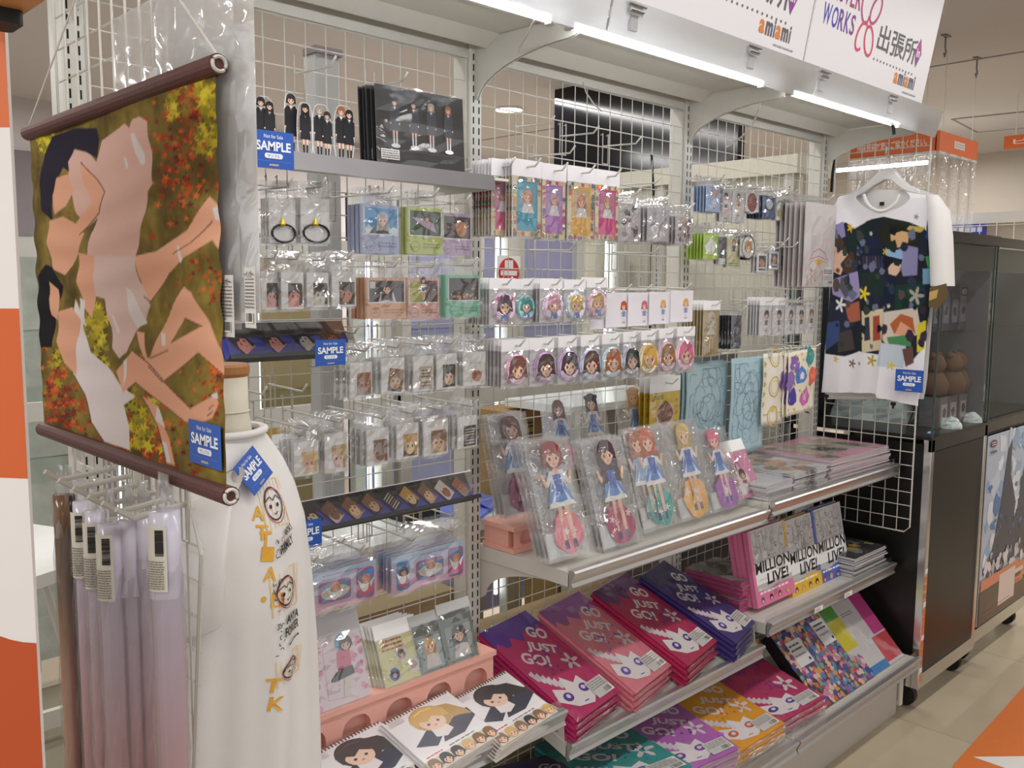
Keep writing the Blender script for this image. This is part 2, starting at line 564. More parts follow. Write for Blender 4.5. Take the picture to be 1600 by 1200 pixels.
_seed = [1]
def pack(name, label, cat, w_, h_, draw, loc=(0, 0, 0), group=None, card='#efedeb', t=0.003, hdr=0.028, header=None, film=True, m=0.005,
         bulge=0.004, rz=0, rx=0, gloss=False, cardname='backing_card', body=True, filmmat=None, amp=.0016):
    """a carded product in a clear sleeve: its front face at local y=0 looking to -Y, standing on local z=0"""
    r = thing(name, label, cat, loc, group, rz, rx)
    if body:
        MB().box(-w_ / 2, 0, 0, w_ / 2, t, h_).build(cardname, mat('card_' + card[1:], card, 0.55, var=.02), r)
    p = Print()
    draw(p, w_, h_)
    if p.f:
        p.build('printed_face', INKG if gloss else INK, r)
    if header:
        b = MB()
        b.box(-w_ / 2 - m * .6, -0.0006, h_ - .002, w_ / 2 + m * .6, 0.0012, h_ + hdr)
        b.build('header_card', mat('card_' + header[1:], header, 0.55, var=.02), r)
    if film:
        _seed[0] += 1
        film_mesh(w_ + 2 * m, -m, h_ + (hdr if not header else 0), bulge, _seed[0], amp=amp).build('plastic_sleeve', filmmat or FILM, r)
    return r

def back_label(lb):
    """label of a pack that stands behind the front one described by lb"""
    s_ = 'pack tucked behind the ' + lb.split(',')[0]
    for cut in (' at the ', ' in the ', ' beside the ', ' next to '):
        if len(s_.split()) > 15 and cut in s_:
            s_ = s_[:s_.rindex(cut)]
    return s_

def behind(root, n, dy, label, group, jit=0.002, dx=0, dz=0):
    out = []
    for k in range(1, n + 1):
        l = root.location
        c = dup(root, (l.x + dx * k + random.uniform(-jit, jit), l.y + dy * k, l.z + dz * k + random.uniform(-jit, jit) * .6), root.rotation_euler.z + random.uniform(-.02, .02), label, group)
        out.append(c)
    return out

_HOOK = {}
def hook(x, z, L, label, group, bare=False, name='peg_hook'):
    key = (round(L, 3), bare)
    if key not in _HOOK:
        b = MB()
        b.tube([(0, 0, 0), (0, -L + .018, -.004), (0, -L, .012)], .0024, 6)
        a = MB()
        for k in (-1, 1):
            a.tube([(k * .012, .004, .03), (k * .012, -.003, .034), (k * .012, -.003, -.05)], .0016, 5)
        a.tube([(-.012, -.003, -.05), (.012, -.003, -.05)], .0016, 5)
        a.tube([(-.012, -.003, 0), (.012, -.003, 0)], .0016, 5)
        _HOOK[key] = (b.mesh('prong', WIRE, True), a.mesh('back_clip', WIRE, True))
    r = thing(name, label, 'hook', (x, -.004, z), group)
    for me, nm in zip(_HOOK[key], ('prong', 'back_clip')):
        o = bpy.data.objects.new(nm, me)
        COL.objects.link(o)
        o.parent = r
    return r

# ------------------------------------------------------------------ the room
CEIL = 2.75
def floor_mat():
    m, nt, b = node_mat('vinyl_floor')
    tc = nt.nodes.new('ShaderNodeTexCoord')
    nz = nt.nodes.new('ShaderNodeTexNoise')
    nz.inputs['Scale'].default_value = 1.8
    nz.inputs['Detail'].default_value = 8
    nt.links.new(tc.outputs['Object'], nz.inputs['Vector'])
    cr = nt.nodes.new('ShaderNodeValToRGB')
    cr.color_ramp.elements[0].position, cr.color_ramp.elements[1].position = .3, .75
    cr.color_ramp.elements[0].color = (*lin('#b5a78e'), 1)
    cr.color_ramp.elements[1].color = (*lin('#c4b69e'), 1)
    nt.links.new(nz.outputs['Fac'], cr.inputs[0])
    nt.links.new(cr.outputs[0], b.inputs['Base Color'])
    b.inputs['Roughness'].default_value = 0.22
    n2 = nt.nodes.new('ShaderNodeTexNoise')
    n2.inputs['Scale'].default_value = 9
    nt.links.new(tc.outputs['Object'], n2.inputs['Vector'])
    bp = nt.nodes.new('ShaderNodeBump')
    bp.inputs['Strength'].default_value, bp.inputs['Distance'].default_value = .06, .004
    nt.links.new(n2.outputs['Fac'], bp.inputs['Height'])
    nt.links.new(bp.outputs['Normal'], b.inputs['Normal'])
    return m

FLOORM = floor_mat()
fl = struct('floor', MB().box(-5, -6, -.06, 9.6, 6, -.004), mat('floor_joint', '#857a67', .7))
_tiles = {}
for i in range(9):
    for j in range(6):
        x0, y0 = 1.5 + i * .9, -1.63 + j * .9
        if not _tiles:
            _tiles['m'] = MB().box(.0012, .0012, -.004, .8988, .8988, 0).mesh('tile', FLOORM)
        o = bpy.data.objects.new('tile', _tiles['m'])
        o.location = (x0, y0, 0)
        o.parent = fl
        COL.objects.link(o)
ceil = MB().box(-2.0, -4.2, CEIL, 9.6, 6, CEIL + .1)
struct('ceiling', ceil, mat('ceiling_paint', '#ccc8c5', .8, var=.02))
struct('wall_right', MB().box(8.4, -6, 0, 8.6, 6, CEIL), mat('beige_wall', '#c9c0b4', .8, var=.03))
wb = struct('wall_back', MB().box(-2.0, 4.6, 0, 8.4, 4.8, CEIL), mat('grey_wall', '#bab4b3', .8, var=.03))
MB().box(-.6, 4.56, 0, 2.55, 4.6, 2.42).build('dark_panel', mat('dark_grey_panel', '#6d6467', .6, var=.1, scale=6), wb)
# ceiling fittings
pt = on(2, CEIL, 795, 170)
t = thing('downlight', 'round glowing downlight recessed in the ceiling behind the wire grid', 'ceiling light', (pt[0], pt[1], CEIL))
MB().lathe([(.085, -.004), (.085, .0)], 24).build('lens', glow_mat('downlight_glow', (1, .95, .88), 8), t)
b = MB()
b.tube([(math.cos(a) * .095, math.sin(a) * .095, -.004) for a in [k * math.pi / 12 for k in range(24)]], .008, 6, True)
b.build('ring', WHITE_METAL, t)
for (px, py), nm in (((1478, 55), 'nearer'), ((1527, 90), 'farther')):
    q = on(2, CEIL, px, py)
    t = thing('ceiling_hanger', '%s of two small dark wire hangers on the ceiling right of the sign boards' % nm, 'hanger', q, 'ceiling hangers')
    MB().box(-.03, -.012, -.006, .03, .012, 0).build('plate', mat('hanger_grey', '#77706b', .5), t)
    MB().tube([(0, 0, 0), (0, 0, -.05), (.012, 0, -.075), (0, 0, -.095), (-.012, 0, -.08)], .004, 5).build('wire_hook', mat('hanger_grey', '#77706b', .5), t)
q = on(2, CEIL, 1590, 188)
t = thing('ceiling_hatch', 'flush square access hatch in the ceiling above the orange signs', 'hatch', q, rz=.1)
MB().box(-.32, -.32, -.004, .32, .32, 0).build('hatch_panel', mat('ceiling_paint', '#c2bcb6', .8), t)
b = MB()
for k in (-1, 1):
    b.box(-.335, k * .33 - .008, -.006, .335, k * .33 + .008, 0)
    b.box(k * .33 - .008, -.335, -.006, k * .33 + .008, .335, 0)
b.build('hatch_frame', mat('hatch_grey', '#8f8984', .6), t)
q = on(2, CEIL, 1530, 30)
t = struct('trim_1', MB().box(-.006, -3, -.004, .006, 5, 0), mat('hatch_grey', '#8f8984', .6))
t.location = (4.95, 0, CEIL)

# floor mat with arrow
c0 = on(2, 0, 1486, 1200)
ang = math.atan2(*(on(2, 0, 1590, 1085) - c0)[[1, 0]])
t = thing('floor_mat', 'orange floor mat with a white arrow on the aisle floor', 'floor mat', (c0[0], c0[1], 0.0), rz=ang)
p = []
for cx, cy, a in ((.06, -.06, 180), ):
    pass
L, Wd = 1.5, .8
def rr(x0, y0, x1, y1, r, n=6):
    o = []
    for cx, cy, a in ((x1 - r, y1 - r, 0), (x0 + r, y1 - r, 90), (x0 + r, y0 + r, 180), (x1 - r, y0 + r, 270)):
        o += [(cx + r * math.cos(math.radians(a + 90 * k / n)), cy + r * math.sin(math.radians(a + 90 * k / n))) for k in range(n + 1)]
    return o
MB().prism([(x, y, .0005) for x, y in rr(-.04, -Wd, L, 0, .07)], (0, 0, .003)).build('mat_sheet', mat('orange_mat', '#d9732c', .55, var=.04), t)
p = Print(lambda u, v, d: (u, v, .0035 + d))
a0 = on(2, 0, 1520, 1184) - c0
a0 = rot2([(a0[0], a0[1])], -ang)[0]
a1 = rot2([tuple((on(2, 0, 1605, 1183) - c0)[:2])], -ang)[0]
a2 = rot2([tuple((on(2, 0, 1600, 1212) - c0)[:2])], -ang)[0]
p.poly([a0, a1, (a1[0] + .3, a1[1] - .25), a2], '#e9e4e0')
p.build('arrow', INK, t)

# ------------------------------------------------------------------ the shelving run
PX = (0.585, 1.525, 2.425, 3.325)
ROOTG = thing('shelving_gondola', 'long white steel shelving unit with slotted uprights and curved brackets', 'shelving unit')
_slots = MB()
for c in (-.009, .009):
    for k in range(78):
        z = .22 + k * .025
        _slots.box(c - .002, -.0324, z, c + .002, -.0318, z + .016)
_sl = _slots.mesh('slots', DARK)
for i, x in enumerate(PX):
    o = MB().bevbox(-.02, -.032, 0, .02, .032, 2.185, .003).build('post', WHITE_METAL, ROOTG)
    o.location = (x, 0.02, 0)
    s_ = bpy.data.objects.new('slots', _sl)
    COL.objects.link(s_)
    s_.parent = o
    s_['kind'] = 'stuff'
for i in range(3):
    b = MB()
    b.box(PX[i] + .02, 0, 2.157, PX[i + 1] - .02, .04, 2.20)
    b.box(PX[i] + .02, -.004, 2.150, PX[i + 1] - .02, .0, 2.172)
    b.build('top_rail', WHITE_METAL, ROOTG)
# base
MB().box(PX[0], -.382, 0, PX[3] + .01, -.372, .20).build('base_panel', mat('base_grey', '#b9b2ab', .45, var=.03), ROOTG)
MB().box(PX[3], -.372, 0, PX[3] + .01, .04, .20).build('base_panel', mat('base_grey', '#b9b2ab', .45), ROOTG)

def rail_profile(z0, h):
    """aluminium price rail seen end-on: (outward, z)"""
    return [(0, z0), (.006, z0 - .002), (.014, z0 + h * .12), (.008, z0 + h * .3), (.012, z0 + h * .55), (.020, z0 + h * .9), (.016, z0 + h), (0, z0 + h)]

SHELFD = WHITE_METAL
def steel_shelf(label, x0, x1, Z, D, h=.035, rail=True, brackets=True, zback=None):
    """Z = top of the deck at its front edge"""
    r = thing('steel_shelf', label, 'shelf', (x0, 0, Z), 'shelves of the gondola')
    zb = (zback if zback is not None else Z) - Z
    b = MB()
    W_ = x1 - x0
    b.prism([(0.004, 0, zb - .004), (.004, -D, -.004), (.004, -D, 0), (.004, 0, zb)], (W_ - .008, 0, 0))
    b.box(.004, -D, -h, W_ - .004, -D + .003, -.004)
    for xx in (.004, W_ - .007):
        b.prism([(xx, 0, zb - .035), (xx, -D, -h), (xx, -D, -.004), (xx, 0, zb - .004)], (.003, 0, 0))
    b.build('deck', SHELFD, r)
    if rail:
        b = MB()
        pr = rail_profile(-h - .004, h + .010)
        b.prism([(.003, -D - o, z) for o, z in pr][::-1], (W_ - .006, 0, 0))
        b.build('price_rail', SILVER, r)
        MB().box(.004, -D + .004, .001, W_ - .004, -D + .0055, .022).build('clear_lip', ACRYL, r)
    if brackets:
        for xx in (.008, W_ - .012):
            q = [(0, zb - .03), (0, zb - .15)]
            for k in range(9):
                a = k / 8 * math.pi / 2
                q.append((-.03 - (D * .85) * (1 - math.cos(a)) * 1.0, zb - .13 + (.13 - h) * math.sin(a)))
            q.append((-D * .97, -h + .006))
            MB().prism([(xx, y, z) for y, z in q], (.003, 0, 0)).build('bracket', WHITE_METAL, r)
    return r

steel_shelf('short steel shelf with silver rail carrying the fanned calendars', PX[0] + .02, PX[1] - .01, .607, .335)
steel_shelf('middle steel shelf with silver rail under the row of acrylic figure packs', PX[1] + .012, PX[2], .93, .325, zback=.93)
steel_shelf('middle steel shelf with silver rail under the stacked clear files', PX[2] + .002, PX[3] + .01, .95, .335)
steel_shelf('lower steel shelf with silver rail under the four leaning towel stacks', PX[1] + .012, PX[2], .505, .325, zback=.60)
steel_shelf('lower steel shelf with silver rail under the white idol books', PX[2] + .002, PX[3] + .01, .575, .34)
steel_shelf('bottom deck with silver rail under the yellow and lilac towels', PX[1] + .012, PX[2], .243, .45, brackets=False)
steel_shelf('bottom deck with silver rail under the big glossy picture box', PX[2] + .002, PX[3] + .01, .240, .45, brackets=False)
steel_shelf('bottom deck hidden under the left end of the shelving', PX[0] + .02, PX[1] - .01, .243, .45, brackets=False)

# wire grid panels
def grid_panel(label, x0, x1, z0, z1, pitch_z=.05, name='wire_grid_panel', axis='x', yy=.0):
    r = thing(name, label, 'wire grid', (0, 0, 0), 'wire grids of the shelving')
    r_ = .0016
    b = MB()
    b.tube([(x0, yy, z0), (x1, yy, z0), (x1, yy, z1), (x0, yy, z1)], .003, 6, True)
    b.build('frame', WIRE, r)
    b = MB()
    n = int(round((x1 - x0) / .05))
    for i in range(1, n):
        x = x0 + (x1 - x0) * i / n
        b.tube([(x, yy, z0), (x, yy, z1)], r_, 4)
    m = int(round((z1 - z0) / pitch_z))
    for j in range(1, m):
        z = z0 + (z1 - z0) * j / m
        b.tube([(x0, yy + .0035, z), (x1, yy + .0035, z)], r_, 4)
    tag(b.build('wires', WIRE, r), kind='stuff')
    return r
grid_panel('white wire grid back of the bay with the photo-frame packs', PX[0] + .024, PX[1] - .024, .62, 2.146)
grid_panel('white wire grid back of the bay with the round badges', PX[1] + .024, PX[2] - .024, .24, 2.146)
grid_panel('white wire grid back of the bay with the pale blue towels', PX[2] + .024, PX[3] - .024, .24, 2.146)

# canopy on top
for i in range(3):
    x0, x1 = PX[i] + .002, PX[i + 1] - .002
    lb = ('bay with the photo-frame packs', 'bay with the round badges', 'bay with the pale blue towels')[i]
    r = thing('canopy_shelf', 'white steel canopy shelf over the ' + lb, 'canopy', (x0, 0, 2.17), 'canopy shelves')
    W_ = x1 - x0
    b = MB()
    b.box(0, -.40, .022, W_, .0, .028)
    b.box(0, -.405, .008, W_, -.40, .028)
    b.build('top_sheet', WHITE_METAL, r)
    MB().prism([(0, -.10, .022), (0, -.055, -.002), (0, -.05, -.002), (0, -.05, .022)], (W_, 0, 0)).build('stiffener', WHITE_METAL, r)
    MB().prism([(0, -.30, .022), (0, -.285, .006), (0, -.27, .006), (0, -.26, .022)], (W_, 0, 0)).build('stiffener', WHITE_METAL, r)
    for xx in ((.0, W_ - .003) if i < 2 else (0, W_ - .003)):
        q = [(.0, .02), (.0, -.115), (-.018, -.118)]
        for k in range(1, 11):
            a = k / 10 * math.pi / 2
            q.append((-.022 - .30 * (1 - math.cos(a)), -.115 + .088 * math.sin(a) ** 1.1))
        q += [(-.385, -.012), (-.39, .02)]
        MB().prism([(xx, y, z) for y, z in q], (.003, 0, 0)).build('bracket', WHITE_METAL, r)
    # tube light
    l0, l1 = ((.62, 1.405), (1.475, 2.24), (2.40, 3.11))[i]
    t = thing('glowing_tube', 'glowing white tube light under the canopy over the ' + lb, 'tube light', (l0, -.368, 2.150), 'canopy tube lights')
    MB().tube([(0, 0, 0), (l1 - l0, 0, 0)], .0085, 10).build('tube', glow_mat('tube_glow', (.93, .96, 1.0), 26) if i == 0 else MATS['tube_glow'], t)
    MB().box(-.012, -.012, .006, l1 - l0 + .012, .012, .02).build('housing', WHITE_METAL, t)
    for xx in (-.012, l1 - l0):
        MB().box(xx, -.010, -.010, xx + .012, .010, .006).build('end_cap', WHITE_METAL, t)
    # acrylic rail in front
    t = thing('acrylic_sign_rail', 'clear acrylic strip in front of the canopy, ' + lb, 'sign rail', (x0, -.415, 2.155), 'acrylic sign rails')
    e1 = W_ - .004 if i < 2 else W_ - .02
    MB().prism([(0, 0, -.03), (0, -.008, -.03), (0, -.03, .055), (0, -.026, .055), (0, -.006, -.024), (0, 0, -.024)], (e1, 0, 0)).build('strip', MATS.get('frosted_acrylic') or film_mat('frosted_acrylic', .40, .55, (.97, .98, 1), .16, bump=0), t)
# white lead hanging down in the right bay
b = MB()
pts = [on(1, -.25, 1188, 140), on(1, -.22, 1186, 170), on(1, -.15, 1175, 197), on(1, -.08, 1160, 213), on(1, -.012, 1135, 230)]
tag(b.tube(pts, .003, 6).build('white_power_lead', WIRE), 'white power lead looping from the canopy down to the right wire grid', 'cable')
b = MB()
pts = [on(1, -.02, 911, 129), on(1, -.03, 916, 145), on(1, -.04, 928, 163), on(1, -.05, 940, 174)]
tag(b.tube(pts, .0022, 5).build('thin_grey_lead', mat('grey_cord', '#b9b4ae', .5)), 'thin grey lead dangling under the canopy in the middle bay', 'cable')
b = MB()
pts = [on(1, -.02, 800, 100), on(1, -.2, 812, 75), on(1, -.34, 835, 30)]
tag(b.tube(pts, .0022, 5).build('thin_white_lead', WIRE), 'thin white lead running along the bracket to the left tube light', 'cable')
b = MB()
pts = [on(1, -.03, 1302, 202), on(1, -.03, 1312, 221), on(1, -.02, 1306, 240), on(1, -.015, 1301, 270), on(1, -.012, 1299, 300)]
tag(b.tube(pts, .006, 6).build('black_power_cord', RUBBER), 'black power cord hanging down the last upright beside the T-shirt', 'cable')
b = MB()
pts = [on(1, -.40, 1394, 192), on(1, -.40, 1396, 199), on(1, -.40, 1397, 210)]
tag(b.tube(pts, .006, 6).build('black_lead', RUBBER), 'short black lead hanging from the right end of the tube lights', 'cable')
b = MB()
pts = [on(1, -.01, 1018, 243), on(1, .1, 1021, 300), on(1, .2, 1019, 350), on(1, .2, 1016, 400), on(1, .2, 1014, 470), on(1, .25, 1016, 520)]
tag(b.tube(pts, .004, 5).build('black_cable', RUBBER), 'black cable running down behind the middle wire grid', 'cable')

# sign boards
BL, BR = np.array([2.345, -.435, 2.208]), np.array([3.135, -.435, 2.208])
tr = on(0, 3.135, 1470, 25)
upv = Vector(tr - BR).normalized()
SA = math.atan2(-upv.y, upv.z)
def sign_uv(px, py, x0):
    n = np.cross([1, 0, 0], np.array(upv))
    D = (px - 800) * _r + (py - 600) * _d + FPX * _f
    P = CAM + (np.dot(BR - CAM, n) / np.dot(D, n)) * D
    return P[0] - x0, float(np.dot(P - BR, np.array(upv)))
HS = .36
def sign(name_x0, wd, label):
    t = thing('sign_board', label, 'sign', (name_x0, -.435, 2.208), 'hanging shop sign boards', rx=SA)
    MB().box(0, -.001, 0, wd, .003, HS).build('board', mat('sign_white', '#efedf0', .4, var=.01), t)
    return t
def sign_print(t, x0, off=0.0):
    """CLOVER WORKS logo sign; off shifts the layout for the neighbouring copy"""
    p = Print(lambda u, v, d: (u, -.001 - d, v))
    U = lambda px, py: (lambda q: (q[0] + off, q[1]))(sign_uv(px, py, x0))
    def word(s, a, b_, ht, col, bold=.02):
        p.text(s, a[0], a[1], ht, col, math.hypot(b_[0] - a[0], b_[1] - a[1]), math.atan2(b_[1] - a[1], b_[0] - a[0]), bold)
    gv = ['#4a46b0', '#6a3d9e', '#8a3d8e', '#b03f7c', '#c8436e']
    bx, by = U(1283, 33)
    wx, wy = U(1333, 55)
    cells = 5
    wW = wx - bx
    hW = .055
    y1_, y2_ = by - .004, by + .066
    for i, ch in enumerate('WORKS'):
        ww = (.27, .20, .19, .18, .16)[i] * wW
        p.text(ch, bx + wW * (0, .27, .47, .66, .84)[i], y1_, hW, gv[min(4, i // 2)], ww * .88, 0, .02)
    for i, ch in enumerate('CLOVER'):
        ww = (.18, .14, .18, .17, .15, .18)[i] * wW * 1.04
        p.text(ch, bx + wW * (0, .19, .33, .50, .68, .84)[i] * 1.04, y2_, hW, gv[min(4, i // 2 + 1)], ww * .9, 0, .02)
    # four-leaf outline
    c = U(1356, 36)
    R_ = .042
    for (dx, dy, a, sx) in ((-.026, .030, .4, .8), (.028, .036, -.5, .95), (-.022, -.036, -.4, .95), (.022, -.040, .45, .8)):
        pts = [(c[0] + dx * 1.15 + q[0], c[1] + dy * 1.15 + q[1]) for q in rot2([(R_ * .62 * math.cos(k * .3306), R_ * math.sin(k * .3306)) for k in range(20)], a)]
        p.line(pts[3:18] if dx < 0 else pts, .009, '#d8476c' if dy < 0 else '#c2457e')
    a, b_ = U(1371, 62), U(1430, 88)
    p.text('出張所', a[0], a[1] - .028, .075, '#5c5a60', b_[0] - a[0], 0, .012)
    for k in range(13):
        q = (a[0] + (b_[0] - a[0]) * k / 12, a[1] - .055)
        p.ell(q[0], q[1], .004, .004, '#6a6870', 6)
    q = U(1434, 83)
    p.poly([(q[0], q[1] + .045), (q[0] + .024, q[1]), (q[0], q[1] - .045), (q[0] - .024, q[1])], '#8a3d96')
    p.poly([(q[0], q[1] + .045), (q[0] + .024, q[1]), (q[0] - .024, q[1])], '#b23c8a')
    p.text('in', q[0], q[1] - .013, .026, '#f3eef4', None, 0, .02, 'c')
    a, b_ = U(1396, 122), U(1428, 131)
    def amiami(x, y, h_, wd):
        k = wd / 5.0
        for s, xo, col in (('a', 0, '#e8862e'), ('m', 1.0, '#5f5d66'), ('i', 2.25, '#5f5d66'), ('a', 2.6, '#e8862e'), ('m', 3.55, '#5f5d66'), ('i', 4.8, '#5f5d66')):
            p.text(s, x + xo * k, y, h_ * (1.28 if s == 'i' else 1), col, {'a': .8, 'm': 1.05, 'i': .2}[s] * k, 0, .03)
    amiami(a[0], a[1] - .014, .033, (b_[0] - a[0]))
    a = U(1408, 148)
    p.lines_of_text(a[0], .014, a[0] + .10, .024, 1, '#a8a5ac')
    p.build('lettering', INK, t)
t = sign(2.345, .79, 'white clover-logo sign board nearest the right end of the canopy')
sign_print(t, 2.345)
t = sign(1.545, .79, 'white clover-logo sign board cut by the top edge left of the other')
sign_print(t, 1.545, -.80 + .0)
for i, x in enumerate((1.60, 2.075, 2.445, 2.895)):
    t = thing('sign_clip', ('clear sign clip above the middle tube light, first from the left', 'clear sign clip under the left sign board near its end',
                            'clear sign clip at the corner of the right sign board', 'clear sign clip under the right sign board near its free end')[i], 'clip', (x, -.435, 2.195), 'sign clips')
    b = MB()
    b.box(-.022, -.01, -.014, .022, -.006, .012)
    b.box(-.022, .006, -.014, .022, .010, .012)
    b.box(-.012, -.004, -.045, .012, .004, -.012)
    b.build('jaw', MATS['frosted_acrylic'], t)
    MB().tube([(-.03, -.012, .006), (.03, -.012, .006)], .003, 6).build('spring_wire', CHROME, t)
    MB().tube([(-.022, -.012, -.006), (.022, -.012, -.006)], .003, 6).build('spring_wire', CHROME, t)

# ------------------------------------------------------------------ blue SAMPLE tickets
def sample_card(label, loc, wd, ht, rz=0, rx=0, ry=0):
    t = thing('sample_ticket', label, 'sample card', loc, 'blue sample tickets', rz, rx)
    t.rotation_euler.y = ry
    MB().box(-wd / 2, 0, 0, wd / 2, .0008, ht).build('ticket', mat('ticket_blue', '#2458b4', .4, var=.02), t)
    p = Print()
    W, H = wd, ht
    p.text('Not for Sale', 0, H * .80, H * .10, '#dfe8f6', W * .46, 0, .01, 'c')
    p.text('SAMPLE', 0, H * .46, H * .26, '#f4f7fb', W * .84, 0, .03, 'c')
    pill = [(x - .0, y) for x, y in rr(-W * .22, H * .26, W * .22, H * .40, H * .065)]
    p.poly(pill, '#eef2f8')
    p.text('サンプル', 0, H * .285, H * .085, '#2458b4', W * .30, 0, .01, 'c')
    p.line([(-W * .42, H * .19), (W * .42, H * .19)], H * .008, '#6f93cf')
    p.text('amiami', 0, H * .06, H * .07, '#e9d3b4', W * .22, 0, .02, 'c')
    p.build('lettering', INK, t)
    return t

def vnoise(x, y, f, seed):
    rs = np.random.RandomState(seed)
    T = rs.rand(64, 64)
    xi, yi = np.floor(x * f).astype(int), np.floor(y * f).astype(int)
    fx, fy = x * f - xi, y * f - yi
    fx, fy = fx * fx * (3 - 2 * fx), fy * fy * (3 - 2 * fy)
    g = lambda a, b: T[(a) % 64, (b) % 64]
    return (g(xi, yi) * (1 - fx) + g(xi + 1, yi) * fx) * (1 - fy) + (g(xi, yi + 1) * (1 - fx) + g(xi + 1, yi + 1) * fx) * fy

def paint_aa(P, C, polys, dx, dy):
    acc = np.zeros_like(C)
    for ox, oy in ((-.3, -.1), (.1, -.3), (.3, .1), (-.1, .3)):
        c = C.copy()
        paint(P + np.array([ox * dx, oy * dy]), c, polys)
        acc += c
    C[:] = acc / 4

def paint(P, C, polys):
    """colour the dense cloth points P (N,2) with flat shapes, later shapes on top"""
    for pts, col in polys:
        q = np.array(pts)
        lo, hi = q.min(0), q.max(0)
        idx = np.where((P[:, 0] >= lo[0]) & (P[:, 0] <= hi[0]) & (P[:, 1] >= lo[1]) & (P[:, 1] <= hi[1]))[0]
        if not len(idx):
            continue
        X, Y = P[idx, 0], P[idx, 1]
        ins = np.zeros(len(idx), bool)
        for (x0, y0), (x1, y1) in zip(q, np.roll(q, -1, 0)):
            c = ((y0 > Y) != (y1 > Y))
            with np.errstate(divide='ignore', invalid='ignore'):
                ins ^= c & (X < (x1 - x0) * (Y - y0) / ((y1 - y0) or 1e-12) + x0)
        C[idx[ins]] = lin(col) if isinstance(col, str) else col

def cloth_grid(name, V, nu, nv, C, m, parent, smooth=True):
    f = [(j * (nu + 1) + i, j * (nu + 1) + i + 1, (j + 1) * (nu + 1) + i + 1, (j + 1) * (nu + 1) + i) for j in range(nv) for i in range(nu)]
    me = bpy.data.meshes.new(name)
    me.from_pydata([tuple(v) for v in V], [], f)
    me.materials.append(m)
    a = me.attributes.new('ink', 'FLOAT_COLOR', 'POINT')
    a.data.foreach_set('color', np.concatenate([C, np.ones((len(C), 1))], 1).astype(np.float32).ravel())
    if smooth:
        me.polygons.foreach_set('use_smooth', [True] * len(f))
    o = bpy.data.objects.new(name, me)
    COL.objects.link(o)
    o.parent = parent
    return o

# ------------------------------------------------------------------ the hanging cloth poster at the near end
TX = .515
ty0, ty1 = on(0, TX, 47, 220)[1], on(0, TX, 346, 430)[1]
tz1, tz0 = 1.848, 1.350
tap = thing('cloth_wall_scroll', 'landscape cloth scroll with autumn leaves and pale resting figures hung at the shelf end', 'wall scroll', (TX, ty0, tz0))
nu, nv = 330, 240
uu, vv = np.meshgrid(np.linspace(0, 1, nu + 1), np.linspace(0, 1, nv + 1))
uu, vv = uu.ravel(), vv.ravel()
YY, ZZ = ty0 + (ty1 - ty0) * uu, tz0 + (tz1 - tz0) * vv
wav = .0018 * np.sin(vv * 55 + 2 * np.sin(uu * 5)) * np.exp(-((vv - .55) / .35) ** 2) + .003 * np.sin(uu * 6)
P2 = np.stack([YY, ZZ], 1)
n1, n2, n3 = vnoise(uu * 1.4, vv, 9, 1), vnoise(uu * 1.4, vv, 30, 2), vnoise(uu * 1.4, vv, 70, 3)
base = (np.array(lin('#564722'))[None] * (1 - n1[:, None]) + np.array(lin('#927e3a'))[None] * n1[:, None]) * (.65 + .5 * n2 + .3 * n3)[:, None]
tp = lambda pts: [tuple(on(0, TX, x, y)[1:]) for x, y in pts]
polys = []
rnd = random.Random(4)
def leaves(x0, y0, x1, y1, n, cols, r0, r1):
    for _ in range(n):
        cx, cy = rnd.gauss((x0 + x1) / 2, (x1 - x0) / 3.2), rnd.gauss((y0 + y1) / 2, (y1 - y0) / 3.2)
        r, a = rnd.uniform(r0, r1), rnd.uniform(0, 6.3)
        k = 5
        pts = [(cx + r * (1 if i % 2 == 0 else .35) * math.cos(a + i * math.pi / k), cy + r * (1 if i % 2 == 0 else .35) * math.sin(a + i * math.pi / k)) for i in range(2 * k)]
        polys.append((tp(pts), rnd.choice(cols)))
REDS = ['#b8441e', '#d2582a', '#8c2f1c', '#a33a20', '#6b2a20', '#e07030']
YEL = ['#c9b32c', '#a89a2a', '#d9c63a', '#8c8428']
for bx in ((255, 120, 340, 230), (250, 200, 330, 340)):
    leaves(*bx, 130, REDS, 3, 8)
leaves(305, 125, 345, 180, 50, YEL, 5, 12); leaves(310, 195, 345, 235, 36, YEL, 5, 11); leaves(262, 150, 280, 190, 14, YEL, 5, 10)
leaves(60, 205, 82, 245, 20, YEL, 4, 10); leaves(55, 550, 130, 690, 190, REDS, 3, 8); leaves(82, 540, 92, 620, 10, YEL, 4, 9)
leaves(128, 480, 165, 570, 50, YEL, 6, 14); leaves(150, 640, 290, 745, 210, REDS, 3, 8); leaves(192, 610, 245, 715, 60, YEL, 6, 13)
leaves(318, 560, 352, 640, 60, REDS, 3, 7); leaves(325, 410, 350, 480, 26, REDS, 3, 6); leaves(285, 380, 320, 440, 20, REDS, 3, 6)
leaves(50, 260, 340, 740, 60, REDS, 2, 5)
SK, SKD, DR1, DR2, DR3, HB = '#e6ab8c', '#a8664c', '#dfb6a8', '#ddc0b6', '#e6dcda', '#262130'
def shape(pts, col):
    polys.append((tp(pts), col))
shape([(247, 393), (293, 360), (330, 307), (344, 320), (345, 390), (333, 375), (312, 390), (293, 402), (267, 427), (240, 472), (227, 463), (213, 400)], SK)
shape([(237, 560), (253, 520), (290, 448), (303, 457), (330, 507), (317, 510), (290, 497), (273, 533), (267, 547)], SK)
shape([(213, 517), (227, 520), (233, 560), (327, 503), (350, 550), (352, 587), (333, 570), (313, 550), (257, 597), (233, 573)], SK)
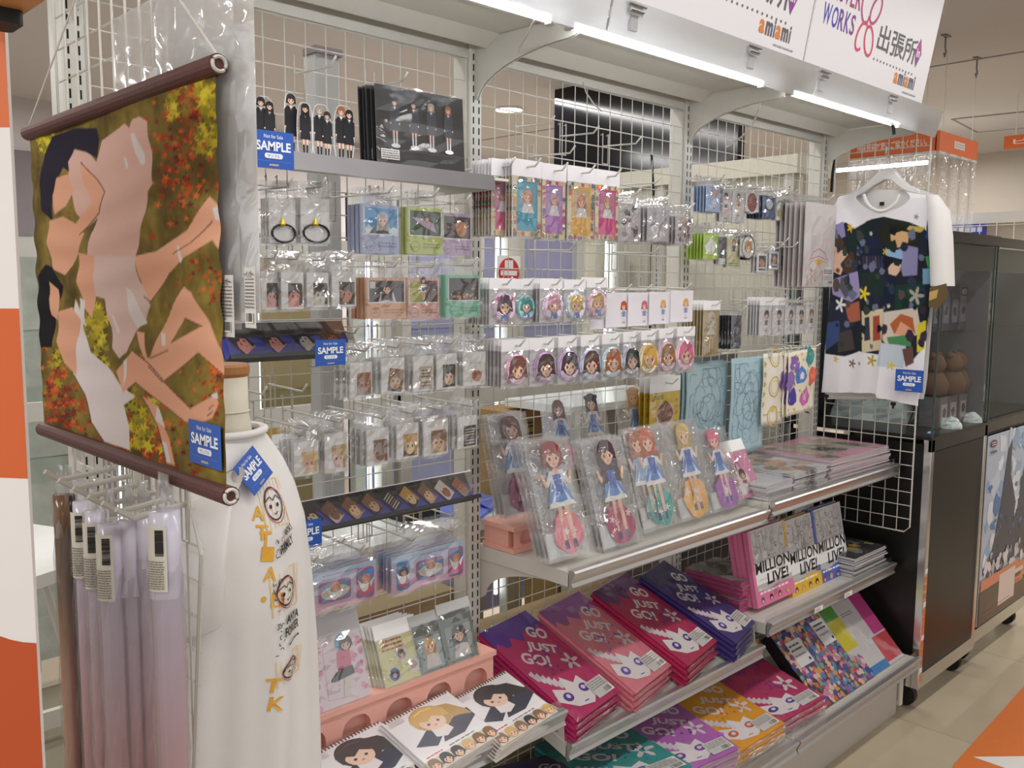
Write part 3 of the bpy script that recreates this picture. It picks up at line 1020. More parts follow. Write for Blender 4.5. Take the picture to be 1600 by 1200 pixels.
shape([(150, 253), (157, 220), (187, 200), (195, 193), (203, 200), (208, 187), (220, 182), (233, 190), (235, 213), (240, 240), (242, 287), (233, 300), (230, 333), (222, 363), (213, 400), (133, 400), (140, 365), (150, 340), (133, 355), (117, 333), (107, 300), (103, 253), (113, 233), (130, 233)], DR1)
shape([(133, 400), (213, 400), (220, 440), (240, 477), (230, 500), (213, 517), (200, 550), (187, 560), (175, 543), (173, 510), (160, 467), (137, 460)], DR2)
shape([(123, 253), (147, 277), (163, 300), (153, 333), (120, 367), (113, 350), (143, 317), (127, 287)], SK)
shape([(80, 213), (113, 200), (150, 200), (153, 217), (150, 247), (130, 237), (113, 233), (103, 253), (106, 268), (96, 262), (88, 280), (80, 310), (80, 345), (65, 330), (60, 290), (68, 240)], HB)
shape([(86, 278), (104, 272), (110, 298), (101, 322), (84, 335), (79, 305)], SK)
shape([(74, 345), (96, 338), (112, 348), (128, 365), (120, 395), (100, 430), (80, 420), (73, 380)], SK)
shape([(120, 395), (143, 400), (146, 460), (143, 497), (128, 480), (118, 440)], SK)
shape([(113, 467), (127, 493), (127, 517), (140, 550), (167, 573), (187, 600), (213, 620), (193, 633), (203, 667), (203, 703), (160, 690), (140, 660), (130, 617), (113, 587), (103, 560), (113, 527)], DR3)
shape([(90, 487), (110, 480), (125, 500), (117, 533), (116, 587), (97, 567), (87, 533)], SK)
shape([(60, 433), (70, 413), (80, 417), (97, 447), (90, 470), (87, 487), (83, 520), (80, 543), (63, 543), (58, 500)], '#17141a')
shape([(76, 440), (88, 452), (91, 480), (88, 500), (80, 492), (75, 465)], SK)
shape([(223, 617), (247, 633), (267, 683), (277, 727), (263, 723), (250, 667)], SK)
shape([(180, 580), (210, 548), (233, 567), (300, 638), (340, 615), (343, 630), (333, 653), (313, 663), (290, 657), (213, 597), (193, 613)], SK)
for pts in ([(206, 210), (212, 208), (228, 240), (229, 256), (222, 258), (214, 240)], [(195, 245), (199, 247), (201, 262), (197, 264)], [(195, 448), (203, 452), (222, 480), (232, 505), (215, 512), (205, 490)],
            [(175, 490), (180, 495), (187, 520), (181, 520)], [(255, 520), (262, 522), (264, 540), (258, 540)], [(193, 565), (199, 560), (197, 590), (193, 606)], [(247, 633), (252, 640), (262, 668), (254, 662), (246, 656)],
            [(256, 688), (263, 692), (270, 722), (264, 722)], [(335, 325), (344, 322), (344, 345), (337, 343)], [(280, 382), (284, 386), (290, 405), (286, 412)], [(332, 617), (341, 613), (343, 622), (335, 622)], [(120, 465), (128, 470), (132, 510), (125, 505)]):
    shape(pts, '#e3dad6')
def crease(pts, col='#7a5146', w_=.9):
    for (x0, y0), (x1, y1) in zip(pts, pts[1:]):
        L = math.hypot(x1 - x0, y1 - y0)
        a, b = -(y1 - y0) / L * w_, (x1 - x0) / L * w_
        shape([(x0 - a, y0 - b), (x1 - a, y1 - b), (x1 + a, y1 + b), (x0 + a, y0 + b)], col)
for c in ([(233, 572), (258, 597), (313, 551)], [(210, 548), (233, 567), (300, 638)], [(213, 597), (290, 657)], [(227, 463), (240, 472), (267, 427)], [(123, 253), (147, 277), (163, 300), (153, 333), (120, 367)], [(237, 560), (267, 547)], [(223, 617), (250, 667), (263, 723)],
          [(290, 497), (317, 510)], [(275, 397), (300, 380), (333, 345)], [(113, 587), (130, 617), (140, 660), (160, 690)], [(327, 640), (336, 632)], [(325, 650), (334, 643)]):
    crease(c)
paint_aa(P2, base, polys, .0025, .0025)
V = np.stack([wav, YY - ty0, ZZ - tz0], 1)
cloth_grid('printed_cloth', V, nu, nv, base, INKC, tap)
BROWN = mat('brown_leatherette', '#59302a', .55, var=.1, bump=.4, bscale=300)
Ht, Lt = tz1 - tz0, ty1 - ty0
for nm, z in (('top_rod', Ht + .008), ('bottom_rod', -.010)):
    o = MB().tube([(0, .008, z), (0, Lt - .008, z)], .0125, 14).build(nm, BROWN, tap, smooth=False)
    b = MB()
    b.tube([(0 + math.cos(a) * .0085, Lt - .009, z + math.sin(a) * .0085) for a in [k * math.pi / 8 for k in range(16)]], .0024, 6, True)
    b.build('pipe_end', WHITE_METAL, o)
apex = on(0, TX + .02, 174, -157)
ap = (apex[0] - TX, apex[1] - ty0, apex[2] - tz0)
for y in (.006, Lt - .006):
    MB().tube([(0, y, Ht + .018), ap], .0016, 5).build('hanging_cord', WIRE, tap)
q = on(0, TX - .004, 322, 716)
sample_card('blue SAMPLE ticket stuck on the lower corner of the leafy cloth scroll', (TX - .006, on(0, TX - .004, 322, 700)[1], on(0, TX - .004, 322, 694)[2] - .028), .088, .056, rz=-math.pi / 2)

# near-end wire grids
EX = .548
def end_grid(name, label, right_edge, y0, z0, z1, xx=EX):
    """right_edge: list of (z, y) for the free border"""
    r = thing(name, label, 'wire grid', (xx, 0, 0), 'wire grids at the near end')
    ye = lambda z: float(np.interp(z, [a for a, _ in right_edge], [c for _, c in right_edge]))
    zs = [z0 + (z1 - z0) * k / int((z1 - z0) / .05) for k in range(int((z1 - z0) / .05) + 1)]
    b = MB()
    b.tube([(0, y0, z0), (0, y0, z1)] + [(0, c, a) for a, c in sorted(right_edge, reverse=True)], .0032, 6, True)
    b.build('frame', WIRE, r)
    b = MB()
    for z in zs[1:-1]:
        b.tube([(.004, y0, z), (.004, ye(z), z)], .0019, 4)
    k = 1
    while y0 - k * .05 > min(c for _, c in right_edge):
        y = y0 - k * .05
        zz = [z for z in np.linspace(z0, z1, 60) if ye(z) <= y]
        if len(zz) > 1:
            b.tube([(0, y, min(zz)), (0, y, max(zz))], .0019, 4)
        k += 1
    tag(b.build('wires', WIRE, r), kind='stuff')
    return r
end_grid('wire_grid_panel', 'white wire grid behind the leafy cloth scroll at the near end', [(1.36, -.425), (2.15, -.425)], -.035, 1.36, 2.15)
end_grid('wire_grid_panel', 'low white wire grid holding the rolled scrolls at the near end', [(.45, -.44), (.90, -.485), (1.225, -.53), (1.335, -.48)], -.035, .45, 1.335)

# big hazy polybags beside the scroll
def polybag(label, x, Y0, Y1, Z0, Z1, seed, sticker=None):
    t = thing('polybag_pack', label, 'bagged product', (x, (Y0 + Y1) / 2, Z0), 'hazy polybags at the near end', rz=-math.pi / 2)
    W = abs(Y1 - Y0)
    MB().box(-W / 2 + .01, .003, .01, W / 2 - .01, .0045, (Z1 - Z0) * .62).build('white_insert', MILK, t)
    film_mesh(W, 0, Z1 - Z0, .012, seed, 10, 14, .006).build('bag', FILMH, t, smooth=True)
    if sticker:
        y, z0, z1, wd = sticker
        u = (Y0 + Y1) / 2 - y
        p = Print(lambda a, b, d: (a, -.012 - d, b))
        p.rect(u - wd / 2, z0 - Z0, u + wd / 2, z1 - Z0, '#d9d5cf')
        p.lines_of_text(u - wd * .42, z0 - Z0 + (z1 - z0) * .32, u + wd * .42, z1 - Z0 - .012, 9, '#77736f')
        p.text('ーハンガー', u - wd * .42, z1 - Z0 - .012, .008, '#222222', wd * .84, 0, .02)
        p.barcode(u - wd * .35, z0 - Z0 + .006, u + wd * .35, z0 - Z0 + (z1 - z0) * .26)
        p.build('price_sticker', INK, t)
    return t
polybag('hazy clear polybag hanging on the near-end grid above the cloth scroll', EX - .008, -.31, -.60, 1.55, 1.985, 91)
s1, s2 = on(0, .532, 362, 430), on(0, .532, 362, 525)
polybag('wide milky polybag with a text sticker beside the scroll edge', .532, -.48, -.695, 1.545, 2.06, 92, (s1[1] - .005, s2[2], s1[2], .045))
s1, s2 = on(0, .538, 402, 418), on(0, .538, 402, 512)
polybag('tall milky polybag reaching furthest right beside the scroll', .540, -.52, -.728, 1.555, 2.12, 93, (s1[1], s2[2], s1[2], .026))

# rolled scrolls on hooks
def roll(name, label, px, x, ytop, rad, cols, sticker=True, z0=.50, seedc=0, sty=None):
    x, rad = x + .042, rad * 1.03
    q = on(0, x, px, 1000)
    zt = on(0, x, px, ytop)[2]
    r = thing(name, label, 'rolled scroll', (x, q[1], z0), 'rolled scrolls in clear sleeves')
    H = zt - z0
    b = MB()
    n = 18
    zs = np.linspace(0, H, 14)
    for j, z in enumerate(zs):
        for k in range(n):
            a = 2 * math.pi * k / n
            b.v.append((rad * math.cos(a), rad * math.sin(a), float(z)))
            t_ = z / H
            seg = min(len(cols) - 2, int(t_ * (len(cols) - 1)))
            fr = t_ * (len(cols) - 1) - seg
            c0_, c1_ = lin(cols[seg]), lin(cols[seg + 1])
            b.c.append(tuple(c0_[i] * (1 - fr) + c1_[i] * fr for i in range(3)))
    for j in range(len(zs) - 1):
        for k in range(n):
            b.f.append((j * n + k, j * n + (k + 1) % n, (j + 1) * n + (k + 1) % n, (j + 1) * n + k))
            b.m.append(0)
    b.f.append(tuple(range((len(zs) - 1) * n, len(zs) * n)))
    b.m.append(0)
    b.build('rolled_cloth', INKG, r, smooth=True)
    rn = random.Random(int(px))
    f = MB()
    nn = 14
    def fn(u, v):
        a = 2 * math.pi * u
        rr_ = (rad + .003) * (1 if v < .82 else 1 - (v - .82) * 3.2) + rn.uniform(-.001, .0014) * (1 if v < .8 else 2.2)
        return (rr_ * math.cos(a), rr_ * math.sin(a), v * (H + .035))
    f.grid(fn, nn, 22)
    f.build('clear_sleeve', SMOOTHF, r)
    if sticker:
        a0 = math.radians(215)
        p = Print(lambda u, v, d: ((rad + .0036 + d) * math.cos(a0 + u / rad), (rad + .0036 + d) * math.sin(a0 + u / rad), v))
        top, bot = on(0, x, px, (sty or (ytop + 20)))[2] - z0, on(0, x, px, (sty or ytop + 20) + 100)[2] - z0
        for k in range(6):
            u0 = -.012 + k * .004
            p.n = 1
            p.rect(u0, bot, u0 + .004, top, '#e4dfd0')
        p.n = 34
        hh = top - bot
        for k in range(22):
            y = top - .006 - k * hh * .018
            p.line([(.000, y), (.009, y)], random.uniform(.0008, .0024), '#2a2a2a')
        p.lines_of_text(-.010, bot + .004, .009, bot + hh * .48, 12, '#7d786c')
        p.build('price_sticker', INK, r)
    hc = MB()
    hc.box(-.0008, -.015, H + .016, .0008, .015, H + .05)
    hc.build('header_flap', FILMH, r)
    return r
LIL = ['#b98482', '#b98482', '#c08a8c', '#c99698', '#d2a8b0', '#d0b8c8', '#d2c8da', '#dcd9e6']
roll('rolled_scroll', 'dark brown rolled scroll, outermost of the rolls at the near end', 106, .455, 778, .0125, ['#c79a84', '#4a4038', '#c99880', '#b98a72', '#6b5330', '#7d5f48'], False)
roll('rolled_scroll', 'near-black rolled scroll tucked beside the dark brown roll', 119, .47, 778, .0115, ['#30282a', '#1c181c', '#262026', '#3a302e', '#30282a'], False)
roll('rolled_scroll', 'pale lilac rolled scroll with a barcode sticker next to the black roll', 137, .475, 788, .0135, LIL, True, sty=802)
roll('rolled_scroll', 'pale lilac rolled scroll with a barcode sticker, second of the pale ones', 156, .455, 802, .0135, LIL, True, sty=818)
roll('rolled_scroll', 'pale lilac rolled scroll standing out nearest, its barcode sticker lowest', 180, .43, 822, .0165, LIL, True, sty=834)
roll('rolled_scroll', 'plain pale lilac roll right of the most protruding one', 208, .452, 816, .0135, LIL, False)
roll('rolled_scroll', 'plain pale lilac roll in the gap before the last barcode roll', 231, .470, 810, .0125, LIL, False)
roll('rolled_scroll', 'thick pale lilac rolled scroll with sticker, closest to the white shirt', 264, .452, 800, .0195, LIL, True, sty=818)
for i, (px, py) in enumerate(((70, 737), (92, 750), (115, 762), (138, 776), (160, 786), (182, 796))):
    q = on(0, .45 if i > 2 else .44, px, py)
    h = thing('peg_hook', 'thick white peg hook at the near-end grid, number %s from the far side' % ('one', 'two', 'three', 'four', 'five', 'six')[i], 'hook', (EX, q[1], q[2] - .012), 'hooks of the rolled scrolls')
    Lh = EX - q[0]
    MB().tube([(0, 0, .004), (-Lh + .022, 0, -.004), (-Lh, 0, .012)], .0044, 7).build('prong', WIRE, h)
    b = MB()
    for k in (-1, 1):
        b.tube([(.006, k * .012, .03), (-.004, k * .012, .034), (-.004, k * .012, -.05)], .002, 5)
    b.tube([(-.004, -.012, -.05), (-.004, .012, -.05)], .002, 5)
    b.build('back_clip', WIRE, h)

# ------------------------------------------------------------------ dress form and printed T-shirt
MC = Vector((.735, -.235, 0))
FA = math.atan2(-.89, .45)
ZS = .607
form = thing('dress_form', 'cream fabric dress form with a wooden neck cap inside the white printed T-shirt', 'mannequin', (MC.x, MC.y, ZS), rz=FA + math.pi / 2)
CREAM = mat('cream_linen', '#ddd6c2', .9, var=.04, bump=.3, bscale=900)
zc = on(1, MC.y, 352, 577)[2] - ZS
MB().lathe([(.040, zc - .012), (.044, zc - .006), (.044, zc + .006), (.041, zc + .010)], 28).build('neck_cap', mat('light_wood', '#a9713f', .5, var=.2, scale=14), form, smooth=False)
zn = on(1, MC.y, 352, 645)[2] - ZS
def sect(prof, n=40):
    v = []
    for z, a, b in prof:
        for k in range(n):
            t = 2 * math.pi * k / n
            v.append((a * math.cos(t), -b * math.sin(t), z))
    f = [(i * n + (k + 1) % n, i * n + k, (i + 1) * n + k, (i + 1) * n + (k + 1) % n) for i in range(len(prof) - 1) for k in range(n)]
    f.append(tuple(range(n))[::1])
    f.append(tuple(range((len(prof) - 1) * n, len(prof) * n))[::-1])
    return v, f
v, f = sect([(.12, .15, .10), (.35, .145, .10), (zn - .17, .145, .08), (zn - .115, .095, .055), (zn - .065, .055, .048), (zn, .041, .041), (zc - .012, .040, .040)])
MB().add(v, f).build('torso', CREAM, form, smooth=True)
b = MB()
b.tube([(.042 * math.cos(a), .042 * math.sin(a), zn + .004) for a in [k * math.pi / 14 for k in range(28)]], .0012, 5, True)
b.build('neck_seam', CREAM, form)
MB().lathe([(.11, .0), (.11, .008), (.012, .02), (.012, .13)], 24).build('stand', mat('light_wood', '#a9713f', .5), form)

tee = thing('printed_tshirt', 'loose white T-shirt with yellow letters and line-drawn faces on the dress form', 'T-shirt', (MC.x, MC.y, ZS + .05), rz=FA + math.pi / 2)
zb = zn - .082
prof = [(.02, .184, .134), (.20, .178, .130), (.40, .176, .126), (zb - .17, .172, .114), (zb - .11, .158, .096), (zb - .06, .132, .076), (zb - .02, .098, .060), (zb, .075, .056), (zb + .004, .070, .052)]
pz = [a[0] for a in prof]
def tee_pt(t, z, d=0.0):
    a, b_ = np.interp(z, pz, [q[1] for q in prof]), np.interp(z, pz, [q[2] for q in prof])
    fold = (.0065 * math.sin(t * 7 + 1.5 * math.sin(z * 5)) + .004 * math.sin(t * 13 + 2 + 2.5 * math.sin(z * 3.1))) * max(0, min(1, (zb - .12 - z) * 3.5))
    return ((a + fold + d) * math.cos(t), -(b_ + fold + d) * math.sin(t), z)
nt_, nz_ = 96, 60
b = MB()
b.grid(lambda u, v_: tee_pt(-2 * math.pi * u, .02 + (zb + .004 - .02) * v_), nt_, nz_)
b.build('body', CLOTHW, tee, smooth=True)
b = MB()
b.tube([(.076 * math.cos(a), .062 * math.sin(a), zb) for a in [k * math.pi / 16 for k in range(32)]], .007, 8, True)
b.build('neck_rib', CLOTHW, tee, smooth=True)
def tee_local(P):
    a = -(FA + math.pi / 2)
    x, y = P[0] - MC.x, P[1] - MC.y
    return (x * math.cos(a) - y * math.sin(a), x * math.sin(a) + y * math.cos(a), P[2] - ZS - .05)
far = [(.125, .07, zb - .05), (.14, .09, zb - .12), (.145, .10, zb - .24)]
near = [tee_local(on(0, .70, 372, 742)), tee_local(on(0, .665, 336, 765)), tee_local(on(0, .63, 316, 800)), tee_local(on(0, .612, 303, 880)), tee_local(on(0, .605, 299, 966)), tee_local(on(0, .605, 299, 972))]
for path, rads in ((far, (.05, .055, .055)), (near, (.012, .040, .048, .053, .057, .053))):
    v, n = [], 24
    for (cx, cy, cz), r_ in zip(path, rads):
        for j in range(n):
            t = 2 * math.pi * j / n
            v.append((cx + r_ * .62 * math.cos(t) * (1 + .08 * math.sin(3 * t)), cy - r_ * 1.05 * math.sin(t), cz + .012 * math.cos(t)))
    f = [(i_ * n + j, i_ * n + (j + 1) % n, (i_ + 1) * n + (j + 1) % n, (i_ + 1) * n + j) for i_ in range(len(path) - 1) for j in range(n)]
    MB().add(v, f).build('sleeve', CLOTHW, tee, smooth=True)
# print on the front: table of where each angle of the shirt shows
def tee_world(t, z):
    q = Vector(tee_pt(t, z))
    a = FA + math.pi / 2
    return np.array([MC.x + q.x * math.cos(a) - q.y * math.sin(a), MC.y + q.x * math.sin(a) + q.y * math.cos(a), ZS + .05 + q.z])
def proj(p):
    q = np.asarray(p) - CAM
    k = FPX / (q @ _f)
    return 800 + k * (q @ _r), 600 + k * (q @ _d)
def tee_uv(px, py):
    best = None
    for t in np.linspace(math.pi * .45, math.pi * 1.25, 90):
        z = .45
        for _ in range(4):
            x, y = proj(tee_world(t, z))
            z += (y - py) / 1000.0
        x, y = proj(tee_world(t, z))
        e = abs(x - px) + abs(y - py)
        if best is None or e < best[0]:
            best = (e, t, z)
    return best[1], best[2]
RS = .16
fr_t = .5 * math.pi
p = Print(lambda u, v, d: tee_pt(-u / RS + math.pi * .5 + 0.0, v, .0012 + d))
def tuv(px, py):
    t, z = tee_uv(px, py)
    return (math.pi * .5 - t) * RS, z
YELC, LN = '#e9ae3c', '#2b2626'
for ch, px, py in (('A', 402, 802), ('T', 408, 832), ('T', 413, 842), ('I', 417, 866), ('A', 420, 897), ('■', 432, 938), ('T', 424, 1072), ('K', 427, 1100)):
    a = tuv(px, py)
    p.text(ch, a[0], a[1] - .012, .024, YELC, .026, -.25, .02, 'c')
a = tuv(412, 936)
p.ell(a[0], a[1], .005, .005, YELC, 8)
def patch(px0, py0, px1, py1):
    a, c = tuv(px0, py1), tuv(px1, py0)
    return a[0], a[1], c[0], c[1]
for bx in ((417, 745, 462, 830), (428, 880, 470, 965), (434, 1008, 476, 1075)):
    x0, y0, x1, y1 = patch(*bx)
    for k in range(7):
        p.line([(x0 + (x1 - x0) * k / 6, y0), (x0 + (x1 - x0) * k / 6 + .01, y1)], .0012, '#f0cf8a')
    p.line([(x0, y0), (x1, y0), (x1, y1), (x0, y1), (x0, y0)], .0016, '#f0cf8a')
    cx, cy, w2, h2 = (x0 + x1) / 2, (y0 + y1) / 2, (x1 - x0) * .38, (y1 - y0) * .36
    p.ring(cx, cy, w2, h2, .0026, LN)
    p.ring(cx + .003, cy - .004, w2 * 1.08, h2 * 1.05, .0016, '#c4606a')
    p.line([(cx - w2 * .9, cy + h2 * .2), (cx - w2 * .3, cy + h2 * .45), (cx, cy + h2 * .2), (cx + w2 * .4, cy + h2 * .45), (cx + w2 * .9, cy + h2 * .1)], .0018, LN)
    for k in (-1, 1):
        p.ell(cx + k * w2 * .4, cy - h2 * .12, w2 * .13, h2 * .13, LN, 8)
    p.line([(cx - w2 * .2, cy - h2 * .55), (cx, cy - h2 * .62), (cx + w2 * .25, cy - h2 * .5)], .0016, LN)
for (x0_, y0_, x1_, y1_) in ((430, 838, 442, 872), (430, 900, 440, 960), (428, 970, 444, 1030)):
    x0, y0, x1, y1 = patch(x0_, y0_, x1_, y1_)
    scribble(p, x0, y0, x1, y1, 12, [LN, LN, '#c4606a'], .0014)
x0, y0, x1, y1 = patch(463, 760, 474, 815)
p.ell((x0 + x1) / 2, (y0 + y1) / 2, abs(x1 - x0) * .45, abs(y1 - y0) * .5, '#e08496')
def tword(s, pa, pb, ht):
    a, c = tuv(*pa), tuv(*pb)
    p.text(s, a[0], a[1], ht, LN, max(.02, math.hypot(c[0] - a[0], c[1] - a[1])), math.atan2(c[1] - a[1], c[0] - a[0]), .03)
tword("ANYA'S", (444, 838), (462, 826), .013)
tword('FAMILY', (441, 866), (466, 846), .017)
tword('ANYA', (445, 975), (470, 962), .015)
tword('FORGER', (444, 996), (476, 978), .016)
x0, y0, x1, y1 = patch(450, 995, 468, 1003)
p.lines_of_text(x0, y0, x1, y1 + .003, 1, LN)
p.build('front_print', INK, tee)
tt_, tz_ = tee_uv(401, 760)
q = Vector(tee_world(tt_, tz_))
ux = (Vector(tee_world(tt_ - .06, tz_)) - Vector(tee_world(tt_ + .06, tz_))).normalized()
uz = (Vector(tee_world(tt_, tz_ + .03)) - Vector(tee_world(tt_, tz_ - .03))).normalized()
un = ux.cross(uz).normalized()
tk = sample_card('blue SAMPLE ticket pinned at a slant on the white printed T-shirt', (0, 0, 0), .066, .060)
uz = un.cross(ux)
Mx = Matrix((( *ux, 0), (*(-un), 0), (*uz, 0), (0, 0, 0, 1))).transposed()
tk.matrix_world = Matrix.Translation(q + un * .016) @ Mx @ Matrix.Rotation(math.radians(-27), 4, 'Y')

# ------------------------------------------------------------------ banner stand and beam at the very left edge
q = on(0, .30, 36, 600)
bn = thing('banner_stand', 'orange and white banner stand cut by the left picture edge', 'banner', (q[0], q[1], 0), rz=math.atan2(_r[1], _r[0]))
MB().box(-.5, 0, .02, 0, .006, 2.05).build('banner_panel', mat('banner_white', '#e2dcd8', .5, var=.02), bn)
p = Print()
zz = lambda px, py: float(on(0, .30, px, py)[2])
p.rect(-.5, zz(5, 203), 0, 2.05, '#cf6a3a')
z1, z2, z3 = zz(28, 482), zz(44, 748), zz(55, 1003)
p.poly([(-.5, z1), (0, z1), (0, z2), (-.030, z2 + .001), (-.06, z2 + .006), (-.5, z2 + .02)], '#cb6231')
pts = [(-.5, .02), (0, .02), (0, z3)] + [(-.075 * math.sin(a) , z3 + .05 * (1 - math.cos(a))) for a in [k * math.pi / 16 for k in range(1, 9)]] + [(-.5, z3 + .05)]
p.poly(pts, '#b9522a')
p.rect(-.075, zz(48, 885), -.043, zz(48, 845), '#6c6272')
p.build('banner_print', INK, bn)
MB().box(-.5, -.15, 0, 0, .15, .02).build('foot', RUBBER, bn)
z0 = 1.868
t = thing('easel_beam', 'orange-brown wooden beam end with a black foot at the top left corner', 'beam', (.285, -.655, z0))
MB().box(-.02, -.6, 0, .02, 0, .06).build('beam', mat('orange_wood', '#d79a5c', .5, var=.15, scale=10), t)
MB().bevbox(-.016, -.05, -.014, .016, -.008, 0, .004).build('foot_pad', RUBBER, t)

# ------------------------------------------------------------------ bay 1: narrow silver shelf, figures, black packs
t = thing('narrow_shelf', 'narrow silver-fronted shelf under the little acrylic figures and black packs', 'shelf', (.66, 0, 1.842))
MB().box(0, -.196, -.006, .80, -.006, 0).build('deck', WHITE_METAL, t)
MB().prism([(-.01, -.205, -.030), (-.01, -.200, -.030), (-.01, -.196, .003), (-.01, -.202, .003)], (.76, 0, 0)).build('front_rail', mat('dull_silver', '#a5a4a6', .28, .9, var=.12, scale=6), t)
for xx in (.0, .74):
    MB().box(xx, -.19, -.03, xx + .003, -.0, -.006).build('bracket', WHITE_METAL, t)
q = on(1, -.208, 428, 263)
sample_card('blue SAMPLE ticket on the narrow silver shelf below the acrylic figures', (q[0], -.2085, q[2]), .083, .066)

def acrylic_figure(label, px0, py0, px1, py1, Y, kids):
    cx, z, w_, h_ = B(px0, py0, px1, py1, Y)
    z = 1.844
    t = thing('acrylic_figure', label, 'acrylic figure', (cx, Y, z), 'acrylic schoolgirl figures on the narrow shelf')
    p = Print()
    for i, (dx, hair, hh, lg) in enumerate(kids):
        student(p, dx * w_, .004, h_ * hh, hair, '#15151b', longer=lg)
    p.build('printed_figure', INK, t)
    n = 18
    out = [(w_ * .56 * math.copysign(abs(math.cos(a)) ** .6, math.cos(a)), h_ * .5 + h_ * .54 * math.copysign(abs(math.sin(a)) ** .75, math.sin(a))) for a in [2 * math.pi * k / n for k in range(n)]]
    MB().prism([(x, .0002, max(0, z_)) for x, z_ in out], (0, .003, 0)).build('acrylic_plate', ACRYL, t)
    MB().tube([(x, .0012, max(0, z_)) for x, z_ in out], .0008, 5, True).build('edge_highlight', mat('acrylic_glint', '#f4f4f6', .2), t)  # white rim paints the sparkle round the clear plate
    MB().lathe([(w_ * .5, 0), (w_ * .5, .003)], 20, sy=.7).build('acrylic_base', ACRYL, t)
    return t
BK, GR, BR_, OR = '#18151a', '#a89d96', '#6e4a34', '#a0643c'
acrylic_figure('acrylic figure of a dark-haired pair at the left end, above the SAMPLE ticket', 400, 150, 428, 235, -.15, [(-.22, BK, 1, .9), (.25, '#241a20', .94, 1.6)])
acrylic_figure('acrylic figure with a bright glint over its head, tallest in the row', 446, 146, 464, 243, -.14, [(0, '#2a2226', 1, .8)])
acrylic_figure('acrylic figure with long black hair standing beside the tallest one', 466, 160, 488, 243, -.15, [(0, BK, 1, 2.0)])
acrylic_figure('acrylic figure of a pair with one grey-haired head', 490, 163, 516, 246, -.15, [(-.15, GR, 1, .8), (.3, '#2e2824', .9, .6)])
acrylic_figure('acrylic figure of a brown-haired pair next to the black packs', 524, 165, 552, 250, -.15, [(-.18, OR, 1, .7), (.26, BK, .96, 1.4)])

cx, z, w_, h_ = B(594, 140, 727, 262, -.19)
z = 1.844
def black_draw(p, w_, h_):
    p.rect(-w_ / 2, 0, w_ / 2, h_, '#1b1a1e')
    for i, x in enumerate((-.30, -.09, .11, .31)):
        hh = h_ * .62
        p.ell(x * w_, h_ * .57, w_ * .055, hh * .52, '#34333a')
        student(p, x * w_, h_ * .26, hh, (BK, '#2a2226', GR, OR)[i], '#3a3e48', longer=1.2, sock='#d7d7dc')
        p.ell(x * w_, h_ * .255, w_ * .05, h_ * .028, '#e4e3e6')
    p.line([(-.24 * w_, h_ * .20), (.48 * w_, h_ * .20)], .001, '#55535a')
    for x in (-.15, .05, .25):
        p.ring(x * w_, h_ * .10, w_ * .05, h_ * .04, .001, '#4a4850')
    p.rect(-w_ * .47, h_ * .07, -w_ * .27, h_ * .20, '#cfcbc9')
    p.lines_of_text(-w_ * .46, h_ * .08, -w_ * .28, h_ * .19, 4, '#5a575a')
bp_ = pack('acrylic_set_pack', 'glossy black pack of four acrylic figures, front of its row on the narrow shelf', 'product pack', w_, h_, black_draw, (cx, -.185, z), card='#18171b', hdr=.004,
           rz=-.03, rx=math.radians(-3), group='black acrylic set packs', m=.003, bulge=.003, filmmat=SMOOTHF)
behind(bp_, 4, .013, 'glossy black pack standing behind the front one of the black packs', 'black acrylic set packs', dx=-.001)

# empty hooks near the top
for i, (px, py) in enumerate(((523, 88), (635, 113))):
    q = on(1, -.14, px, py)
    hook(q[0], q[2] - .012, .14, ('empty white peg hook high up behind the acrylic figures', 'empty white peg hook high up above the black packs')[i], 'empty hooks of the left bay')

# ---- bracelet packs
WHT = '#efedeb'
def bracelet_draw(p, w_, h_):
    p.ring(0, h_ * .22, w_ * .46, h_ * .20, .0042, '#17171b')
    p.poly([(-w_ * .05, h_ * .42), (w_ * .02, h_ * .46), (w_ * .08, h_ * .40), (0, h_ * .36)], '#c9b53c')
    p.line([(0, h_ * .38), (-.002, h_ * .22)], .0022, '#d0cdc6')
def strap(label, box, Y, grp, n, blabel):
    cx, z, w_, h_ = B(*box, Y)
    t = pack('bracelet_pack', label, 'accessory pack', w_, h_, lambda p, a, b: None, (cx, Y, z), card=WHT, hdr=.034, group=grp)
    b = MB()
    b.tube([(w_ * .44 * math.cos(a), -.003, h_ * .22 + h_ * .20 * math.sin(a)) for a in [k * math.pi / 14 for k in range(28)]], .0024, 6, True)
    b.build('cord_ring', mat('black_cord', '#141416', .5), t)
    MB().lathe([(.004, 0), (.006, .004), (.003, .012), (.001, .016)], 8, c=(-.004, -.006, h_ * .37)).build('gold_charm', mat('gold_charm', '#c9b035', .35, .5), t)
    behind(t, n, .011, blabel, grp)
    hook(cx, z + h_ + .024, -Y + .035, 'peg hook of the bracelet packs under the narrow shelf', 'hooks of the bracelet packs')
    return t
strap('white card pack with a black cord bracelet, left of the two', (421, 310, 462, 380), -.17, 'bracelet packs', 3, 'bracelet pack tucked behind a front bracelet pack')
strap('white card pack with a black cord bracelet beside the blue photo frames', (470, 310, 515, 380), -.17, 'bracelet packs', 3, 'bracelet pack tucked behind a front bracelet pack')

